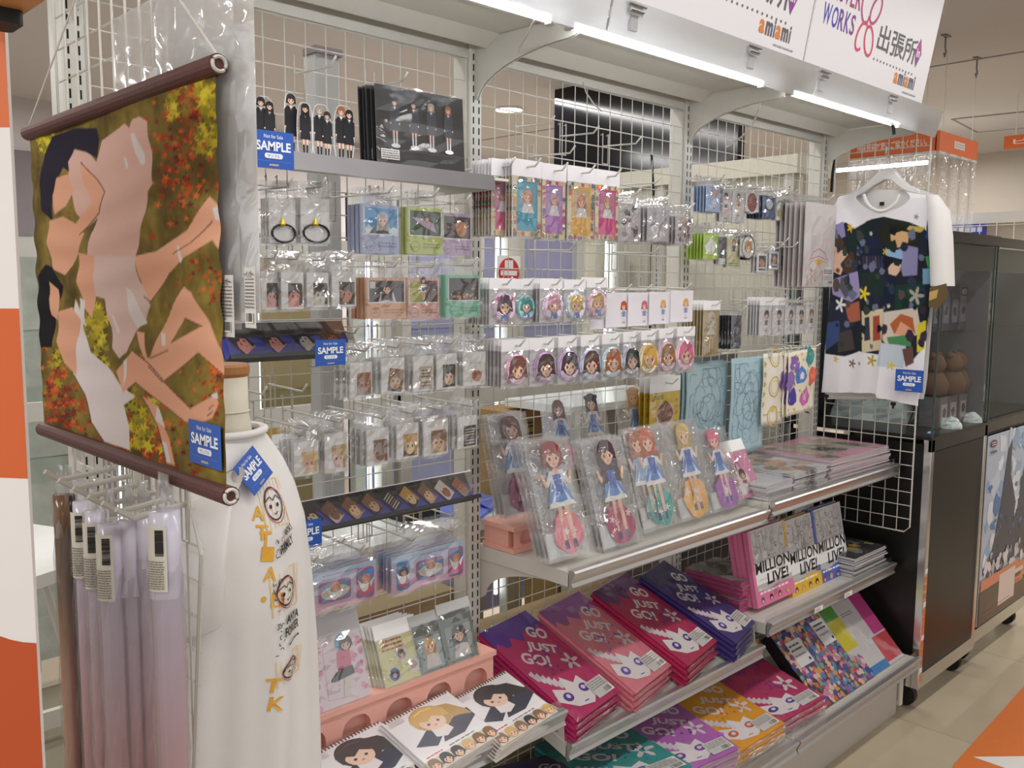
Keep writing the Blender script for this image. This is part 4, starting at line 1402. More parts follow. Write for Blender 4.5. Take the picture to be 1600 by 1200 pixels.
# ---- photo stand packs
def stand_draw(base, scene):
    def f(p, w_, h_):
        b = lin(base)
        dk = tuple(x * .55 for x in b)
        px0, px1, py0, py1 = -w_ * .47, w_ * .47, h_ * .38, h_ * .93
        p.rect(px0, py0, px1, py1, '#f0eef0')
        px0 += .002; px1 -= .002; py0 += .0025; py1 -= .0
        if scene == 'sky':
            p.rect(px0, py0, px1, py1, '#3f93cc')
            for k in range(5):
                p.blot(px0 + .01 + k * .016, py0 + .006, .009, '#dbeaf2', 8, .2)
            p.poly([(-.03, py0), (.022, py0), (.008, py0 + .018), (-.014, py0 + .018)], '#24242e')
            head(p, .004, py0 + .028, .013, '#c9c6cf', 1.8)
        elif scene == 'tree':
            p.rect(px0, py0, px1, py1, '#20402c')
            for k in range(16):
                p.blot(random.uniform(px0 + .006, px1 - .006), random.uniform(py0 + .006, py1 - .006), .006, random.choice(['#2f5c38', '#17301f', '#3c6a40']), 8)
            p.poly([(px0 + .004, py1 - .014), (-.005, py0 + .018), (.03, py0 + .006), (.02, py0 + .026), (.002, py0 + .034)], '#b9a6b8')
            head(p, .004, py0 + .036, .008, '#151418', .6)
        elif scene == 'dusk':
            p.rect(px0, py0, px1, py1, '#3c2b26')
            p.ell(.012, py0 + .026, .017, .022, '#c98456')
            p.poly([(-.022, py0 + .03), (-.014, py1), (.03, py1), (.034, py0 + .02), (.026, py0 + .034), (.01, py0 + .038)], '#241a1a')
        elif scene == 'room':
            p.rect(px0, py0, px1, py1, '#33242c')
            p.rect(px0 + .002, py1 - .016, px0 + .016, py1 - .002, '#d8d2d8')
            p.poly([(-.022, py0), (.024, py0), (.016, py0 + .02), (-.014, py0 + .02)], '#e4e0e4')
            head(p, .0, py0 + .028, .012, '#221a20', 2.2)
        elif scene == 'yard':
            p.rect(px0, py0, 0, py1, '#b7b65c')
            p.rect(0, py0, px1, py1, '#5a4038')
            figure(p, -.002, py0 + .001, .05, '#1c1a22', '#e9e9ee', '#2a2f42', longer=1.4)
        else:
            p.rect(px0, py0, px1, py1, '#2a1c20')
            for k in range(26):
                p.ell(random.uniform(px0 + .01, px1 - .01), random.uniform(py0 + .002, py0 + .016), .003, .003, random.choice(['#c98a6a', '#a0533a', '#e0b08c']), 6)
        if scene == 'hall':
            pass
        p.ring(-w_ * .30, h_ * .16, w_ * .13, h_ * .12, .0012, dk)
        p.line([(-w_ * .38, h_ * .15), (-w_ * .22, h_ * .15)], .0016, dk)
        p.lines_of_text(-w_ * .08, h_ * .12, w_ * .42, h_ * .25, 2, dk)
        p.rect(-w_ * .06, h_ * .345, w_ * .08, h_ * .375, '#f0eef0')
    return f
def photo_stand(label, box, Y, base, scene, n, bl, dy=.014):
    cx, z, w_, h_ = B(*box, Y)
    t = pack('photo_stand_pack', label, 'photo stand', w_, h_, stand_draw(base, scene), (cx, Y, z), card=base, t=.011, hdr=.036, group='boxed photo stand packs', bulge=.002, rz=.03)
    if n:
        behind(t, n, dy, bl, 'boxed photo stand packs')
    hook(cx, z + h_ + .026, -Y + .04, 'peg hook of a photo stand pack', 'hooks of the photo stand packs')
    return t
photo_stand('pale blue photo stand pack with a sky picture, top left of six', (566, 320, 624, 396), -.19, '#a9b4d6', 'sky', 3, 'pale blue photo stand pack behind the front blue one')
photo_stand('lime green photo stand pack with a leafy picture, top middle of six', (637, 325, 692, 397), -.19, '#c3d06a', 'tree', 2, 'lime photo stand pack behind the front lime one')
photo_stand('lilac photo stand pack with a dark sunset picture, top right of six', (690, 334, 738, 399), -.17, '#c3a9c9', 'dusk', 0, '')
photo_stand('orange photo stand pack with a dark-haired portrait, bottom left of six', (573, 434, 635, 498), -.19, '#eaae84', 'room', 3, 'orange photo stand pack behind the front orange one')
photo_stand('salmon photo stand pack with a yellow-green yard picture', (637, 434, 687, 498), -.185, '#e3a99a', 'yard', 1, 'salmon photo stand pack behind the front salmon one')
photo_stand('mint green photo stand pack with a dark crowd picture, bottom right of six', (698, 430, 751, 495), -.19, '#83cdae', 'hall', 2, 'mint photo stand pack behind the front mint one', .012)

# ---- keychain packs
def charm(p, x0, y0, x1, y1, spec, rot=0):
    bg, hair, face, extra = spec
    cx, cy, w2, h2 = (x0 + x1) / 2, (y0 + y1) / 2, (x1 - x0) / 2, (y1 - y0) / 2
    P_ = lambda pts: [(cx + a, cy + b) for a, b in rot2([(a * w2, b * h2) for a, b in pts], rot)]
    p.poly(P_([(-1, -1), (1, -1), (1, 1), (-1, 1)]), bg)
    if face:
        p.poly(P_([(.72 * math.cos(a) - .05, .62 * math.sin(a) - .22) for a in [k * math.pi / 8 for k in range(16)]]), face)
        p.poly(P_([(-1, -.2), (-.8, .05), (-.45, .28), (-.15, .12), (.1, .30), (.45, .10), (.75, -.05), (1, -.3), (1, 1), (-1, 1)]), hair)
        p.poly(P_([(-.15, -.55), (.12, -.55), (0, -.64)]), '#9a4a44')
        p.poly(P_([(.55, -.9), (1, -.9), (1, .4), (.7, .1)]), hair)
        for k in (-.35, .3):
            p.poly(P_([(k - .1, -.2), (k + .1, -.2), (k + .1, .02), (k - .1, .02)]), extra)
    else:
        for k in range(6):
            p.poly(P_([(-.8, .7 - k * .27), (.8, .7 - k * .27), (.8, .58 - k * .27), (-.8, .58 - k * .27)]), extra if k != 3 else hair)
def key_draw(spec, x0=.30, x1=.93, y0=.06, y1=.70, rot=0):
    def f(p, w_, h_):
        charm(p, -w_ / 2 + x0 * w_, y0 * h_, -w_ / 2 + x1 * w_, y1 * h_, spec, rot)
        for k in range(6):
            p.ring(-w_ / 2 + x1 * w_ + .002, h_ * (.62 - k * .06), .0022, .0026, .0008, '#c9b98c', 8)
    return f
SPECS = {
    'pink': ('#e08f86', '#2a2124', '#e59a90', '#5a2a2c'), 'bw': ('#c9c2b0', '#1d1b1e', '#d8d2c6', '#2a2a2a'), 'blk': ('#1c1818', '#39231a', '#c06a3c', '#1c1414'),
    'org': ('#a8a09c', '#9a6038', '#b98a70', '#33302e'), 'slp': ('#3a3350', '#8a6238', '#d8b490', '#4a3a34'), 'pho': ('#c4b6a0', '#e0dcd4', None, '#6b5a4a'), 'blo': ('#1e1a1c', '#262022', '#eac8a0', '#3a2a2a'),
    'red': ('#e4ddd6', '#dcd6cc', '#b06438', '#5a2a20'), 'mir': ('#ecdcc8', '#e5c088', '#f0c8a8', '#a05c50'), 'wht': ('#efe4ec', '#c9a86a', '#e8c4b4', '#8a3a34'), 'grd': ('#d8c4bc', '#7b5a48', '#8a6450', '#4b3428'),
    'gld': ('#221a18', '#d2a24c', '#efd0a0', '#4a3020'), 'hor': ('#c9a888', '#8a5c40', '#ecc6a2', '#4a3424'), 'txt': ('#1f2026', '#c05a68', None, '#c9c4ba')}
def keypack(label, box, Y, spec, n, grp, n_h=.040, bl=None, kw={}):
    cx, z, w_, h_ = B(*box, Y)
    t = pack('keychain_pack', label, 'keychain pack', w_, h_, key_draw(SPECS[spec], **kw), (cx, Y, z), card=WHT, hdr=n_h, group=grp, bulge=.006, amp=.003, rz=random.uniform(-.05, .05))
    if n:
        behind(t, n, .013, back_label(label), grp, jit=.004)
    hook(cx, z + h_ + n_h - .012, -Y + .03, 'peg hook of a keychain pack in the %s' % grp.split(' in the ')[-1], 'hooks of the ' + grp)
    return t
g = 'keychain packs in the row beside the orange photo stands'
bl = 'keychain pack behind the front ones beside the orange photo stands'
keypack('keychain pack half hidden by the hazy polybags beside the scroll', (408, 424, 436, 484), -.17, 'pink', 2, g, bl=bl)
keypack('keychain pack with a pink face charm under the left bracelet', (440, 425, 474, 483), -.18, 'pink', 3, g, bl=bl)
keypack('keychain pack with a black and cream charm under the right bracelet', (479, 426, 514, 480), -.18, 'bw', 3, g, bl=bl)
keypack('keychain pack with a black charm and orange face beside the orange stand', (519, 424, 556, 479), -.18, 'blk', 3, g, bl=bl)
g = 'keychain packs in the upper long row'
bl = 'keychain pack behind the front ones of the upper long row'
for box, sp, lb in (((547, 566, 582, 621), 'org', 'keychain pack with an orange-brown charm at the left of the upper long row'), ((596, 560, 632, 615), 'slp', 'keychain pack with a tilted brown-haired charm in the upper long row'),
                    ((646, 556, 677, 611), 'pho', 'keychain pack with a striped photo charm in the upper long row'), ((682, 553, 714, 608), 'blo', 'keychain pack with a black-framed fair face in the upper long row'), ((725, 550, 758, 602), 'red', 'keychain pack with a red-brown face beside the upright, upper long row')):
    keypack(lb, box, -.19, sp, 4, g, bl=bl, kw=dict(rot=-.15) if sp == 'slp' else {})
g = 'keychain packs in the lower long row'
bl = 'keychain pack behind the front ones of the lower long row'
for box, sp, lb in (((460, 690, 498, 743), 'mir', 'keychain pack with a mirrored blond charm at the left of the lower long row'), ((508, 677, 542, 738), 'wht', 'keychain pack with a pale lilac-dotted charm in the lower long row'),
                    ((573, 670, 608, 727), 'grd', 'keychain pack with a brown barred charm in the lower long row'), ((620, 662, 654, 716), 'gld', 'keychain pack with a golden hood charm in the lower long row'),
                    ((662, 656, 700, 711), 'hor', 'keychain pack with a brown-eared charm in the lower long row'), ((715, 650, 746, 700), 'txt', 'keychain pack with a black lettered charm beside the upright, lower long row')):
    keypack(lb, box, -.19, sp, 4, g, bl=bl)
q = on(1, -.17, 560, 510)
hook(q[0], q[2] - .01, .17, 'bare peg hook right of the small display tray', 'bare hooks of the left bay')

# ---- display trays with fixed samples
def tray(label, x0, x1, ya, za, yb, zb, specs, step, tk):
    """sloping black board from (ya, za) at the back down to (yb, zb) in front"""
    L = math.hypot(yb - ya, zb - za)
    tl = math.atan2(ya - yb, za - zb)
    t = thing('display_tray', label, 'display tray', (x0, yb, zb), 'sloping sample trays', rx=-tl)
    W = x1 - x0
    MB().box(0, 0, 0, W, .004, L).build('black_board', BLACKP, t)
    MB().box(0, -.022, -.004, W, .004, 0).build('base_ledge', BLACKP, t)
    p = Print()
    p.rect(0, 0, W, L * .58, '#4046b0')
    p.build('blue_strip', INK, t)
    b = MB()
    b.box(0, -.024, 0, W, -.0228, L * .9)
    b.build('clear_front', ACRYL, t)
    MB().box(W - .0012, -.024, 0, W, 0, L).build('clear_side', ACRYL, t)
    b = MB()
    b.box(0, -.0246, L * .88, W, -.0226, L * .91)
    b.box(0, -.001, L * .98, W, .004, L * 1.01)
    b.build('edge_highlight', mat('acrylic_glint', '#f4f4f6', .2), t)  # white bars paint the highlight lines along the acrylic edges
    MB().box(-.002, -.026, -.008, W + .002, -.022, .001).build('black_lip', BLACKP, t)
    return t, W, L, tl
x1 = on(1, -.09, 540, 525)[0]
t1, W, L, tl = tray('small sloping black tray with tilted charms under the bracelet packs', .80, x1, -.075, 1.525, -.115, 1.455, 0, 0, 0)
def samples(t, W, L, names, lab, cat='sample charm'):
    n = len(names)
    for i, (sp, d) in enumerate(names):
        x = W * (i + .6) / (n + .2)
        M = Matrix.Translation(t.location) @ t.rotation_euler.to_matrix().to_4x4() @ Matrix.Translation((x, -.0025, L * .46))
        c = thing('sample_charm', lab % d, 'keychain sample', (0, 0, 0), 'charms in the display trays')
        c.matrix_world = M
        p = Print(lambda u, v, dd: (u, -.0022 - dd, v))
        charm(p, -.015, -.024, .015, .024, SPECS[sp])
        p.build('printed_face', INKG, c)
        MB().box(-.016, -.002, -.025, .016, 0, .025).build('acrylic_charm', ACRYL, c)
        b = MB()
        b.tube([(.006 * math.cos(a), -.002, .035 + .007 * math.sin(a)) for a in [k * math.pi / 5 for k in range(10)]], .0014, 4, True)
        b.build('key_ring', mat('black_cord', '#141416', .5), c)
        c.matrix_world = M @ Matrix.Rotation(math.radians(-38), 4, 'Y')
samples(t1, W, L, [('pink', 'dark pink charm half hidden by the polybags'), ('pink', 'pink face charm'), ('bw', 'black and cream charm'), ('blk', 'black charm with an orange face')], '%s mounted in the small display tray')
q = on(1, -.215, 517, 571)
sample_card('blue SAMPLE ticket hanging at the corner of the small display tray', (q[0], -.215, q[2]), .068, .050)
x1 = on(1, -.11, 737, 775)[0]
t2, W, L, tl = tray('long sloping black tray with ten tilted charms above the tin packs', .80, x1, -.082, 1.150, -.118, 1.092, 0, 0, 0)
samples(t2, W, L, [('grd', 'hidden brown charm at the shirt'), ('mir', 'blond charm first in view'), ('wht', 'pale charm with a red figure'), ('blo', 'black-framed fair charm'), ('grd', 'brown and white charm'), ('hor', 'sandy-haired charm'), ('slp', 'brown and violet charm'),
                   ('txt', 'black lettered charm'), ('gld', 'golden hood charm'), ('hor', 'brown-eared charm'), ('red', 'red-brown charm'), ('org', 'grey-blue charm at the right end')], '%s in the long display tray')
q = on(1, -.155, 478, 858)
sample_card('blue SAMPLE ticket at the left end of the long display tray, cut by the shirt', (q[0], -.155, q[2]), .075, .058)
for i, (px, py) in enumerate(((415, 604), (478, 600), (540, 838), (633, 815), (712, 797))):
    q = on(1, -.15, px, py)
    hook(q[0], q[2] - .012, .15, ('bare peg hook below the small display tray, left of the pair', 'bare peg hook below the small display tray, right of the pair', 'bare peg hook under the long display tray near the left tin pack',
         'bare peg hook under the long display tray at its middle', 'bare peg hook under the long display tray near the upright')[i], 'bare hooks of the left bay')

# ---- tin badge packs
def tin_draw(p, w_, h_):
    for k in range(6):
        c0, c1 = lin('#b9d4ee'), lin('#e9b9d6')
        f = k / 5
        p.rect(-w_ / 2, h_ * (1 - (k + 1) / 6), w_ / 2, h_ * (1 - k / 6), tuple(c0[i] * (1 - f) + c1[i] * f for i in range(3)))
    p.lines_of_text(-w_ * .13, h_ * .86, w_ * .29, h_ * .93, 1, '#c77fb0')
    p.rect(-w_ * .1, h_ * .05, w_ * .18, h_ * .09, '#f3eef4')
def tin_pack(label, box, Y, n, bl):
    cx, z, w_, h_ = B(*box, Y)
    t = pack('tin_badge_pack', label, 'badge set', w_, h_, tin_draw, (cx, Y, z), card='#c9bfe0', hdr=.05, group='tin badge packs', bulge=.012, amp=.004)
    for x, wd, ht, rim, kind in ((-.36, .15, .78, '#5aa0dc', 0), (0, .36, .52, '#c95a9c', 1), (.36, .20, .80, '#d65a94', 2)):
        a = [(x * w_ + q[0], q[1] + h_ * .47) for q in rr(-wd * w_ / 2, -ht * h_ / 2, wd * w_ / 2, ht * h_ / 2, h_ * .09)]
        o = MB().prism([(u, -.004, v) for u, v in a][::-1], (0, .004, 0)).build('tin_badge', mat('tin_' + rim[1:], rim, .25, .4), t)
        p = Print(lambda u, v, d: (u, -.0042 - d, v))
        cx_, cy = x * w_, h_ * .47
        x0, x1_, y0, y1 = cx_ - wd * w_ / 2 + .003, cx_ + wd * w_ / 2 - .003, cy - ht * h_ / 2 + .003, cy + ht * h_ / 2 - .003
        p.poly([(cx_ + q[0], cy + q[1]) for q in rr(x0 - cx_, y0 - cy, x1_ - cx_, y1 - cy, h_ * .07)], '#4a86c4')
        p.ell(cx_, y0 + .016, (x1_ - x0) * .5, .014, ('#d84a7c', '#d9cdb8', '#e04a80')[kind])
        p.ell(cx_ - .003, cy - .004, .010, .014, '#f2f0f2')
        head(p, cx_, cy + .008, .0095, ('#1b1a20', '#e08a70', '#e88a6a')[kind], .8)
        for k in (-1, 1):
            p.poly([(cx_ + k * .008, cy - .002), (cx_ + k * .022, cy + .012), (cx_ + k * .012, cy - .012)], '#eef2f6')
        p.build('printed_face', INKG, o)
    behind(t, n, .017, bl, 'tin badge packs', jit=.004)
    for dx in (-.05, .06):
        hook(cx + dx, z + h_ + .034, -Y + .02, 'peg hook of a tin badge pack', 'hooks of the tin badge packs')
    return t
cx, z, w_, h_ = B(612, 858, 726, 914, -.19)
tin_pack('blue and pink pack of three tin badges next to the upright', (612, 858, 726, 914), -.19, 4, 'tin badge pack behind the front one next to the upright')
x1 = on(1, -.19, 588, 915)[0]
x0 = x1 - w_
pxm = 530
q0, q1 = on(1, -.19, 540, 886)[2], on(1, -.19, 540, 946)[2]
_old_B = B
def B(x0_, y0_, x1_, y1_, Y):
    if isinstance(x0_, str):
        return y0_
    return _old_B(x0_, y0_, x1_, y1_, Y)
tin_pack('blue and pink pack of three tin badges cut by the white T-shirt', ('w', ((x0 + x1) / 2, q1, w_, q0 - q1), 0, 0), -.19, 3, 'tin badge pack behind the front one beside the T-shirt')

# ---- pink riser with packs, calendars
def riser(label, x0, x1, ya, yb, z0, z1, nh):
    t = thing('pink_riser', label, 'riser', (x0, yb, z0), 'pink plastic risers')
    W, D, H = x1 - x0, ya - yb, z1 - z0
    e = .012
    # front face built as a frame round real oval openings
    b = MB()
    pitch = W / nh
    for k in range(nh):
        a, c = k * pitch, (k + 1) * pitch
        ov = rr(a + pitch * .18 - (a + c) / 2, -H * .26, c - pitch * .18 - (a + c) / 2, H * .26, H * .22, 5)
        n = len(ov)
        outer = []
        for (x, y) in ov:
            m_ = max(abs(x) / (pitch / 2), abs(y) / (H / 2))
            outer.append((x / m_, y / m_))
        for i in range(n):
            j = (i + 1) % n
            quad = [ov[i], ov[j], outer[j], outer[i]]
            b.add([(x + (a + c) / 2, 0, y + H / 2) for x, y in quad], [(0, 1, 2, 3)])
            b.add([(ov[i][0] + (a + c) / 2, 0, ov[i][1] + H / 2), (ov[j][0] + (a + c) / 2, 0, ov[j][1] + H / 2), (ov[j][0] + (a + c) / 2, .02, ov[j][1] + H / 2), (ov[i][0] + (a + c) / 2, .02, ov[i][1] + H / 2)], [(0, 1, 2, 3)])
    for k in range(nh):
        for x, y in ((k * pitch, 0), ((k + 1) * pitch, 0), (k * pitch, H), ((k + 1) * pitch, H)):
            pass
    b.box(0.001, .020, .006, W - .001, D - .001, H - .006)
    b.box(-e * .4, -e * .5, H - .012, W + e * .4, D, H)
    b.box(-e * .4, -e * .5, 0, W + e * .4, D, .012)
    b.build('riser_body', PINKP, t)
    p = Print(lambda u, v, d: (u, .0198 - d * 0, v))
    return t
riser('long pink plastic riser with oval openings behind the calendars', .86, 1.415, -.09, -.200, .608, .740, 5)
MB_l = MB()
MB_l.box(0, -.001, 0, .54, .001, .012)
def lean_pack(name, label, cat, pb, Yb, pt_, Yt, wpx, h_or=None, **k):
    """pack standing on pixel pb (depth Yb), leaning back so its top shows at pixel pt_ (depth Yt)"""
    a, c = on(1, Yb, *pb), on(1, Yt, *pt_)
    h_ = math.hypot(c[1] - a[1], c[2] - a[2])
    rx = -math.atan2(c[1] - a[1], c[2] - a[2])
    w_ = abs(on(1, Yb, wpx[1], pb[1])[0] - on(1, Yb, wpx[0], pb[1])[0])
    return a, w_, h_, rx
def put_lean(name, label, cat, pb, Yb, pt_, Yt, wpx, draw, zb=None, **k):
    a, w_, h_, rx = lean_pack(name, label, cat, pb, Yb, pt_, Yt, wpx)
    if zb:
        a[2] = zb
    return pack(name, label, cat, w_, h_, draw, (a[0], a[1], a[2]), rx=rx, **k)
def pinkcard(p, w_, h_):
    p.rect(-w_ / 2, 0, w_ / 2, h_, '#f3dfe6')
    for k in range(34):
        s_ = random.choice((-1, 1))
        p.blot(s_ * w_ * random.uniform(.28, .47), h_ * random.uniform(.04, .96), .006, random.choice(['#efa8c6', '#f3c2d6', '#e88bb4']), 8)
    p.line([(-w_ * .22, h_ * .84), (-w_ * .26, h_ * .12), (w_ * .2, h_ * .07)], .0008, '#b9a9b2')
    p.lines_of_text(-w_ * .42, h_ * .78, -w_ * .26, h_ * .90, 2, '#ee8f6a')
    p.ell(w_ * .14, h_ * .86, .017, .017, '#6fb0d8')
    p.poly([(-w_ * .02, h_ * .48), (w_ * .24, h_ * .46), (w_ * .26, h_ * .76), (w_ * .02, h_ * .74)], '#e06a86')
    head(p, w_ * .20, h_ * .82, .014, '#4a2c34', .5)
    p.poly([(-w_ * .10, h_ * .34), (w_ * .28, h_ * .38), (w_ * .26, h_ * .50), (-w_ * .0, h_ * .50), (-w_ * .18, h_ * .36)], '#33303a')
    p.poly([(w_ * .02, h_ * .10), (w_ * .12, h_ * .10), (w_ * .22, h_ * .36), (w_ * .08, h_ * .36)], '#eadfcf')
put_lean('acrylic_stand_pack', 'pink and white card pack with a seated figure, nearest the white T-shirt', 'product pack', (538, 1098), -.197, (510, 992), -.155, (492, 577), pinkcard, zb=.741, hdr=.045, header='#c9c6c8', group='packs on the long pink riser', gloss=True)
def badgeset(p, w_, h_):
    p.rect(-w_ / 2, 0, w_ / 2, h_, '#e3dd9a')
    p.lines_of_text(-w_ * .42, h_ * .70, w_ * .1, h_ * .97, 3, '#c23a44')
    for x, y, c_, hr_ in ((.02, .58, '#d8c6cc', '#2a2226'), (.26, .28, '#e6e2dc', '#c9bfae'), (-.24, .22, '#3a52a0', '#1c1a22')):
        p.ell(x * w_, y * h_, .0155, .0155, '#f0eef0')
        p.ell(x * w_, y * h_, .014, .014, c_)
        head(p, x * w_, y * h_, .008, hr_, .4)
t = put_lean('badge_set_pack', 'yellow badge set pack with a white header on the pink riser', 'badge set', (635, 1074), -.197, (607, 1005), -.16, (600, 662), badgeset, zb=.741, hdr=.032, header='#f4f2f0', group='packs on the long pink riser', gloss=True)
behind(t, 4, .008, 'yellow badge set pack behind the front one on the pink riser', 'packs on the long pink riser', dx=-.004)
def sleeve(hair, bg):
    def f(p, w_, h_):
        p.rect(-w_ / 2, 0, w_ / 2, h_, '#5a6458')
        p.rect(-w_ * .4, h_ * .05, w_ * .4, h_ * .70, bg)
        for k in range(14):
            p.blot(random.uniform(-w_ * .36, w_ * .36), random.uniform(h_ * .1, h_ * .68), .004, random.choice(['#6a8f4a', '#c9502f', '#7c9aa8']), 7)
        p.poly([(-w_ * .25, h_ * .08), (w_ * .28, h_ * .08), (w_ * .2, h_ * .42), (-w_ * .15, h_ * .42)], '#d8cfc6')
        head(p, 0, h_ * .52, w_ * .19, hair, 1.4)
    return f
put_lean('card_case_pack', 'grey card case pack with a fair-haired picture on the pink riser', 'card case', (680, 1050), -.197, (665, 975), -.16, (660, 703), sleeve('#d9a860', '#8fa9a8'), zb=.741, hdr=.022, header='#b9b9b6', group='packs on the long pink riser', gloss=True)
put_lean('card_case_pack', 'grey card case pack with a black-haired picture at the end of the pink riser', 'card case', (725, 1035), -.197, (708, 958), -.16, (702, 750), sleeve('#241c22', '#7f8f8c'), zb=.741, hdr=.022, header='#c4c4c2', group='packs on the long pink riser', gloss=True)

def calendar(label, quad, Yc, hair, n, top):
    """flat spiral calendar fanned on the shelf, its middle shown at one pixel"""
    c_ = on(1, Yc, *quad)
    w_, L_, rz_, rx_ = .205, .165, .14, .34
    mf = c_ - np.array([-math.sin(rz_) * math.cos(rx_), math.cos(rz_) * math.cos(rx_), math.sin(rx_)]) * L_ / 2
    r = thing('desk_calendar', label, 'calendar', mf, 'fanned calendars', rz=rz_, rx=rx_)
    MB().box(-w_ / 2, 0, -.004, w_ / 2, L_, 0).build('calendar_pad', PAPER, r)
    p = Print(lambda a, b, d: (a, b, d))
    W, H = w_, L_
    p.rect(-W / 2, 0, W / 2, H, '#f1edee')
    p.poly([(-W * .1, H * .32), (W * .2, H * .30), (W * .5, H * .45), (W * .5, H * .62), (W * .05, H * .55)], '#24263e')
    p.poly([(-W * .42, H * .45), (-W * .2, H * .32), (0, H * .45), (-W * .15, H * .60)], '#2a2c44')
    hd = lin(hair)
    dkh = tuple(x * .75 for x in hd)
    p.ell(W * .02, H * .735, W * .26, H * .22, dkh, 22, -.2)
    p.poly([(W * .1, H * .9), (W * .34, H * .82), (W * .47, H * .62), (W * .49, H * .50), (W * .36, H * .56), (W * .2, H * .6)], dkh)
    p.poly([(-W * .1, H * .58), (W * .1, H * .58), (W * .14, H * .44), (0, H * .38), (-W * .12, H * .44)], '#f0e6e4')
    p.ell(0, H * .68, W * .17, H * .15, '#f2cdb4', rot=-.2)
    p.poly([(-W * .22, H * .66), (-W * .13, H * .75), (-W * .05, H * .70), (W * .05, H * .76), (W * .14, H * .69), (W * .25, H * .66), (W * .25, H * .80), (W * .16, H * .91), (0, H * .95), (-W * .15, H * .91), (-W * .24, H * .80)], hair)
    p.line([(-W * .13, H * .87), (0, H * .90), (W * .13, H * .87)], W * .012, tuple(min(1, x * 1.7 + .03) for x in hd))
    p.ell(W * .0, H * .605, W * .025, H * .008, '#b9605a', 8)
    for k in (-1, 1):
        p.ell(k * W * .07, H * .655, W * .022, H * .02, '#3a3440', 8)
    p.rect(-W / 2, H * .20, W / 2, H * .28, '#f6f3f2')
    p.lines_of_text(-W * .44, H * .215, -W * .20, H * .265, 1, '#d8566a')
    p.lines_of_text(-W * .1, H * .215, W * .3, H * .265, 1, '#8a868c')
    p.rect(-W / 2, 0, W / 2, H * .20, '#e0d2c4')
    for k in range(6):
        head(p, -W * .42 + k * W * .17, H * .10, H * .085, random.choice(['#1b1a1e', '#2a2226', '#d9b468', '#8a6a48']), .6)
    p.lines_of_text(-W * .46, H * .86, -W * .26, H * .96, 3, '#c9b9bc')
    p.build('printed_page', INK, r)
    b = MB()
    for k in range(22):
        x = -W * .46 + k * W * .92 / 21
        b.box(x - .0016, L_ - .006, -.003, x + .0016, L_ + .002, .002)
    b.build('spiral_binding', mat('brown_spiral', '#7b5a4c', .4, .3), r)
    f = MB()
    f.box(-W / 2 - .002, -.003, .0018, W / 2 + .002, L_ + .003, .0022)
    f.build('clear_sleeve', CALF, r)
    for k in range(1, n + 1):
        l = r.location
        dup(r, (l.x - .003 * k, l.y + .001 * k, l.z - .0062 * k), r.rotation_euler.z + random.uniform(-.02, .02), 'calendar lying under the top one of the ' + top + ' stack', 'fanned calendars')
    return r
calendar('wall calendar with a dark-haired girl by the shelf corner, right of three', (788, 1104), -.284, '#221c20', 5, 'right')
calendar('wall calendar with a blond girl, middle of the three and on top', (690, 1140), -.286, '#d8ae62', 4, 'middle')
calendar('wall calendar with a brown-ponytailed girl, left of three by the T-shirt', (577, 1195), -.288, '#3a2a2a', 3, 'left')

# ------------------------------------------------------------------ bay 2
for i, (px, py) in enumerate(((865, 181), (934, 197), (1000, 214))):
    q = on(1, -.13, px, py)
    hook(q[0], q[2] - .012, .13, 'empty white peg hook high on the middle grid, %s of three' % ('left', 'middle', 'right')[i], 'empty hooks on the middle grid')
for px, py, lb in ((897, 381, 'empty white peg hook between the card frames and the round badges, left one'), (1027, 386, 'empty white peg hook between the card frames and the round badges, right one'), (897, 228, 'long empty peg hook over the yellow card frame'), (1031, 276, 'long empty peg hook over the silver packs')):
    q = on(1, -.16, px, py)
    hook(q[0], q[2] - .012, .16, lb, 'empty hooks on the middle grid')

def frame_draw(base, hair):
    def f(p, w_, h_):
        p.rect(-w_ / 2, 0, w_ / 2, h_, '#efe0b8')
        for k in range(46):
            e = random.random()
            if random.random() < .5:
                x, y = random.choice((-.45, .45)) * w_, e * h_
            else:
                x, y = (e - .5) * w_, random.choice((.04, .96)) * h_
            p.blot(x * .96, min(h_ - .006, max(.006, y)), .0055, random.choice(['#d8606a', '#e8a05a', '#4a6a8c', '#c24a62', '#f0d890', '#e9b2a0', '#6a8a6a']), 8)
        p.rect(-w_ * .36, h_ * .10, w_ * .36, h_ * .92, base)
        c = lin(base)
        p.rect(-w_ * .30, h_ * .40, w_ * .30, h_ * .88, tuple(x * .55 + .4 * y for x, y in zip(c, lin('#9fb4c8'))))
        p.poly([(-w_ * .22, h_ * .40), (w_ * .24, h_ * .40), (w_ * .12, h_ * .58), (-w_ * .1, h_ * .58)], '#e8e2e4')
        head(p, 0, h_ * .66, w_ * .15, hair, 1.1)
        p.ring(0, h_ * .24, w_ * .13, h_ * .05, .001, tuple(x * .8 for x in c))
        p.line([(-w_ * .2, h_ * .17), (w_ * .2, h_ * .17)], .001, tuple(x * .8 for x in c))
    return f
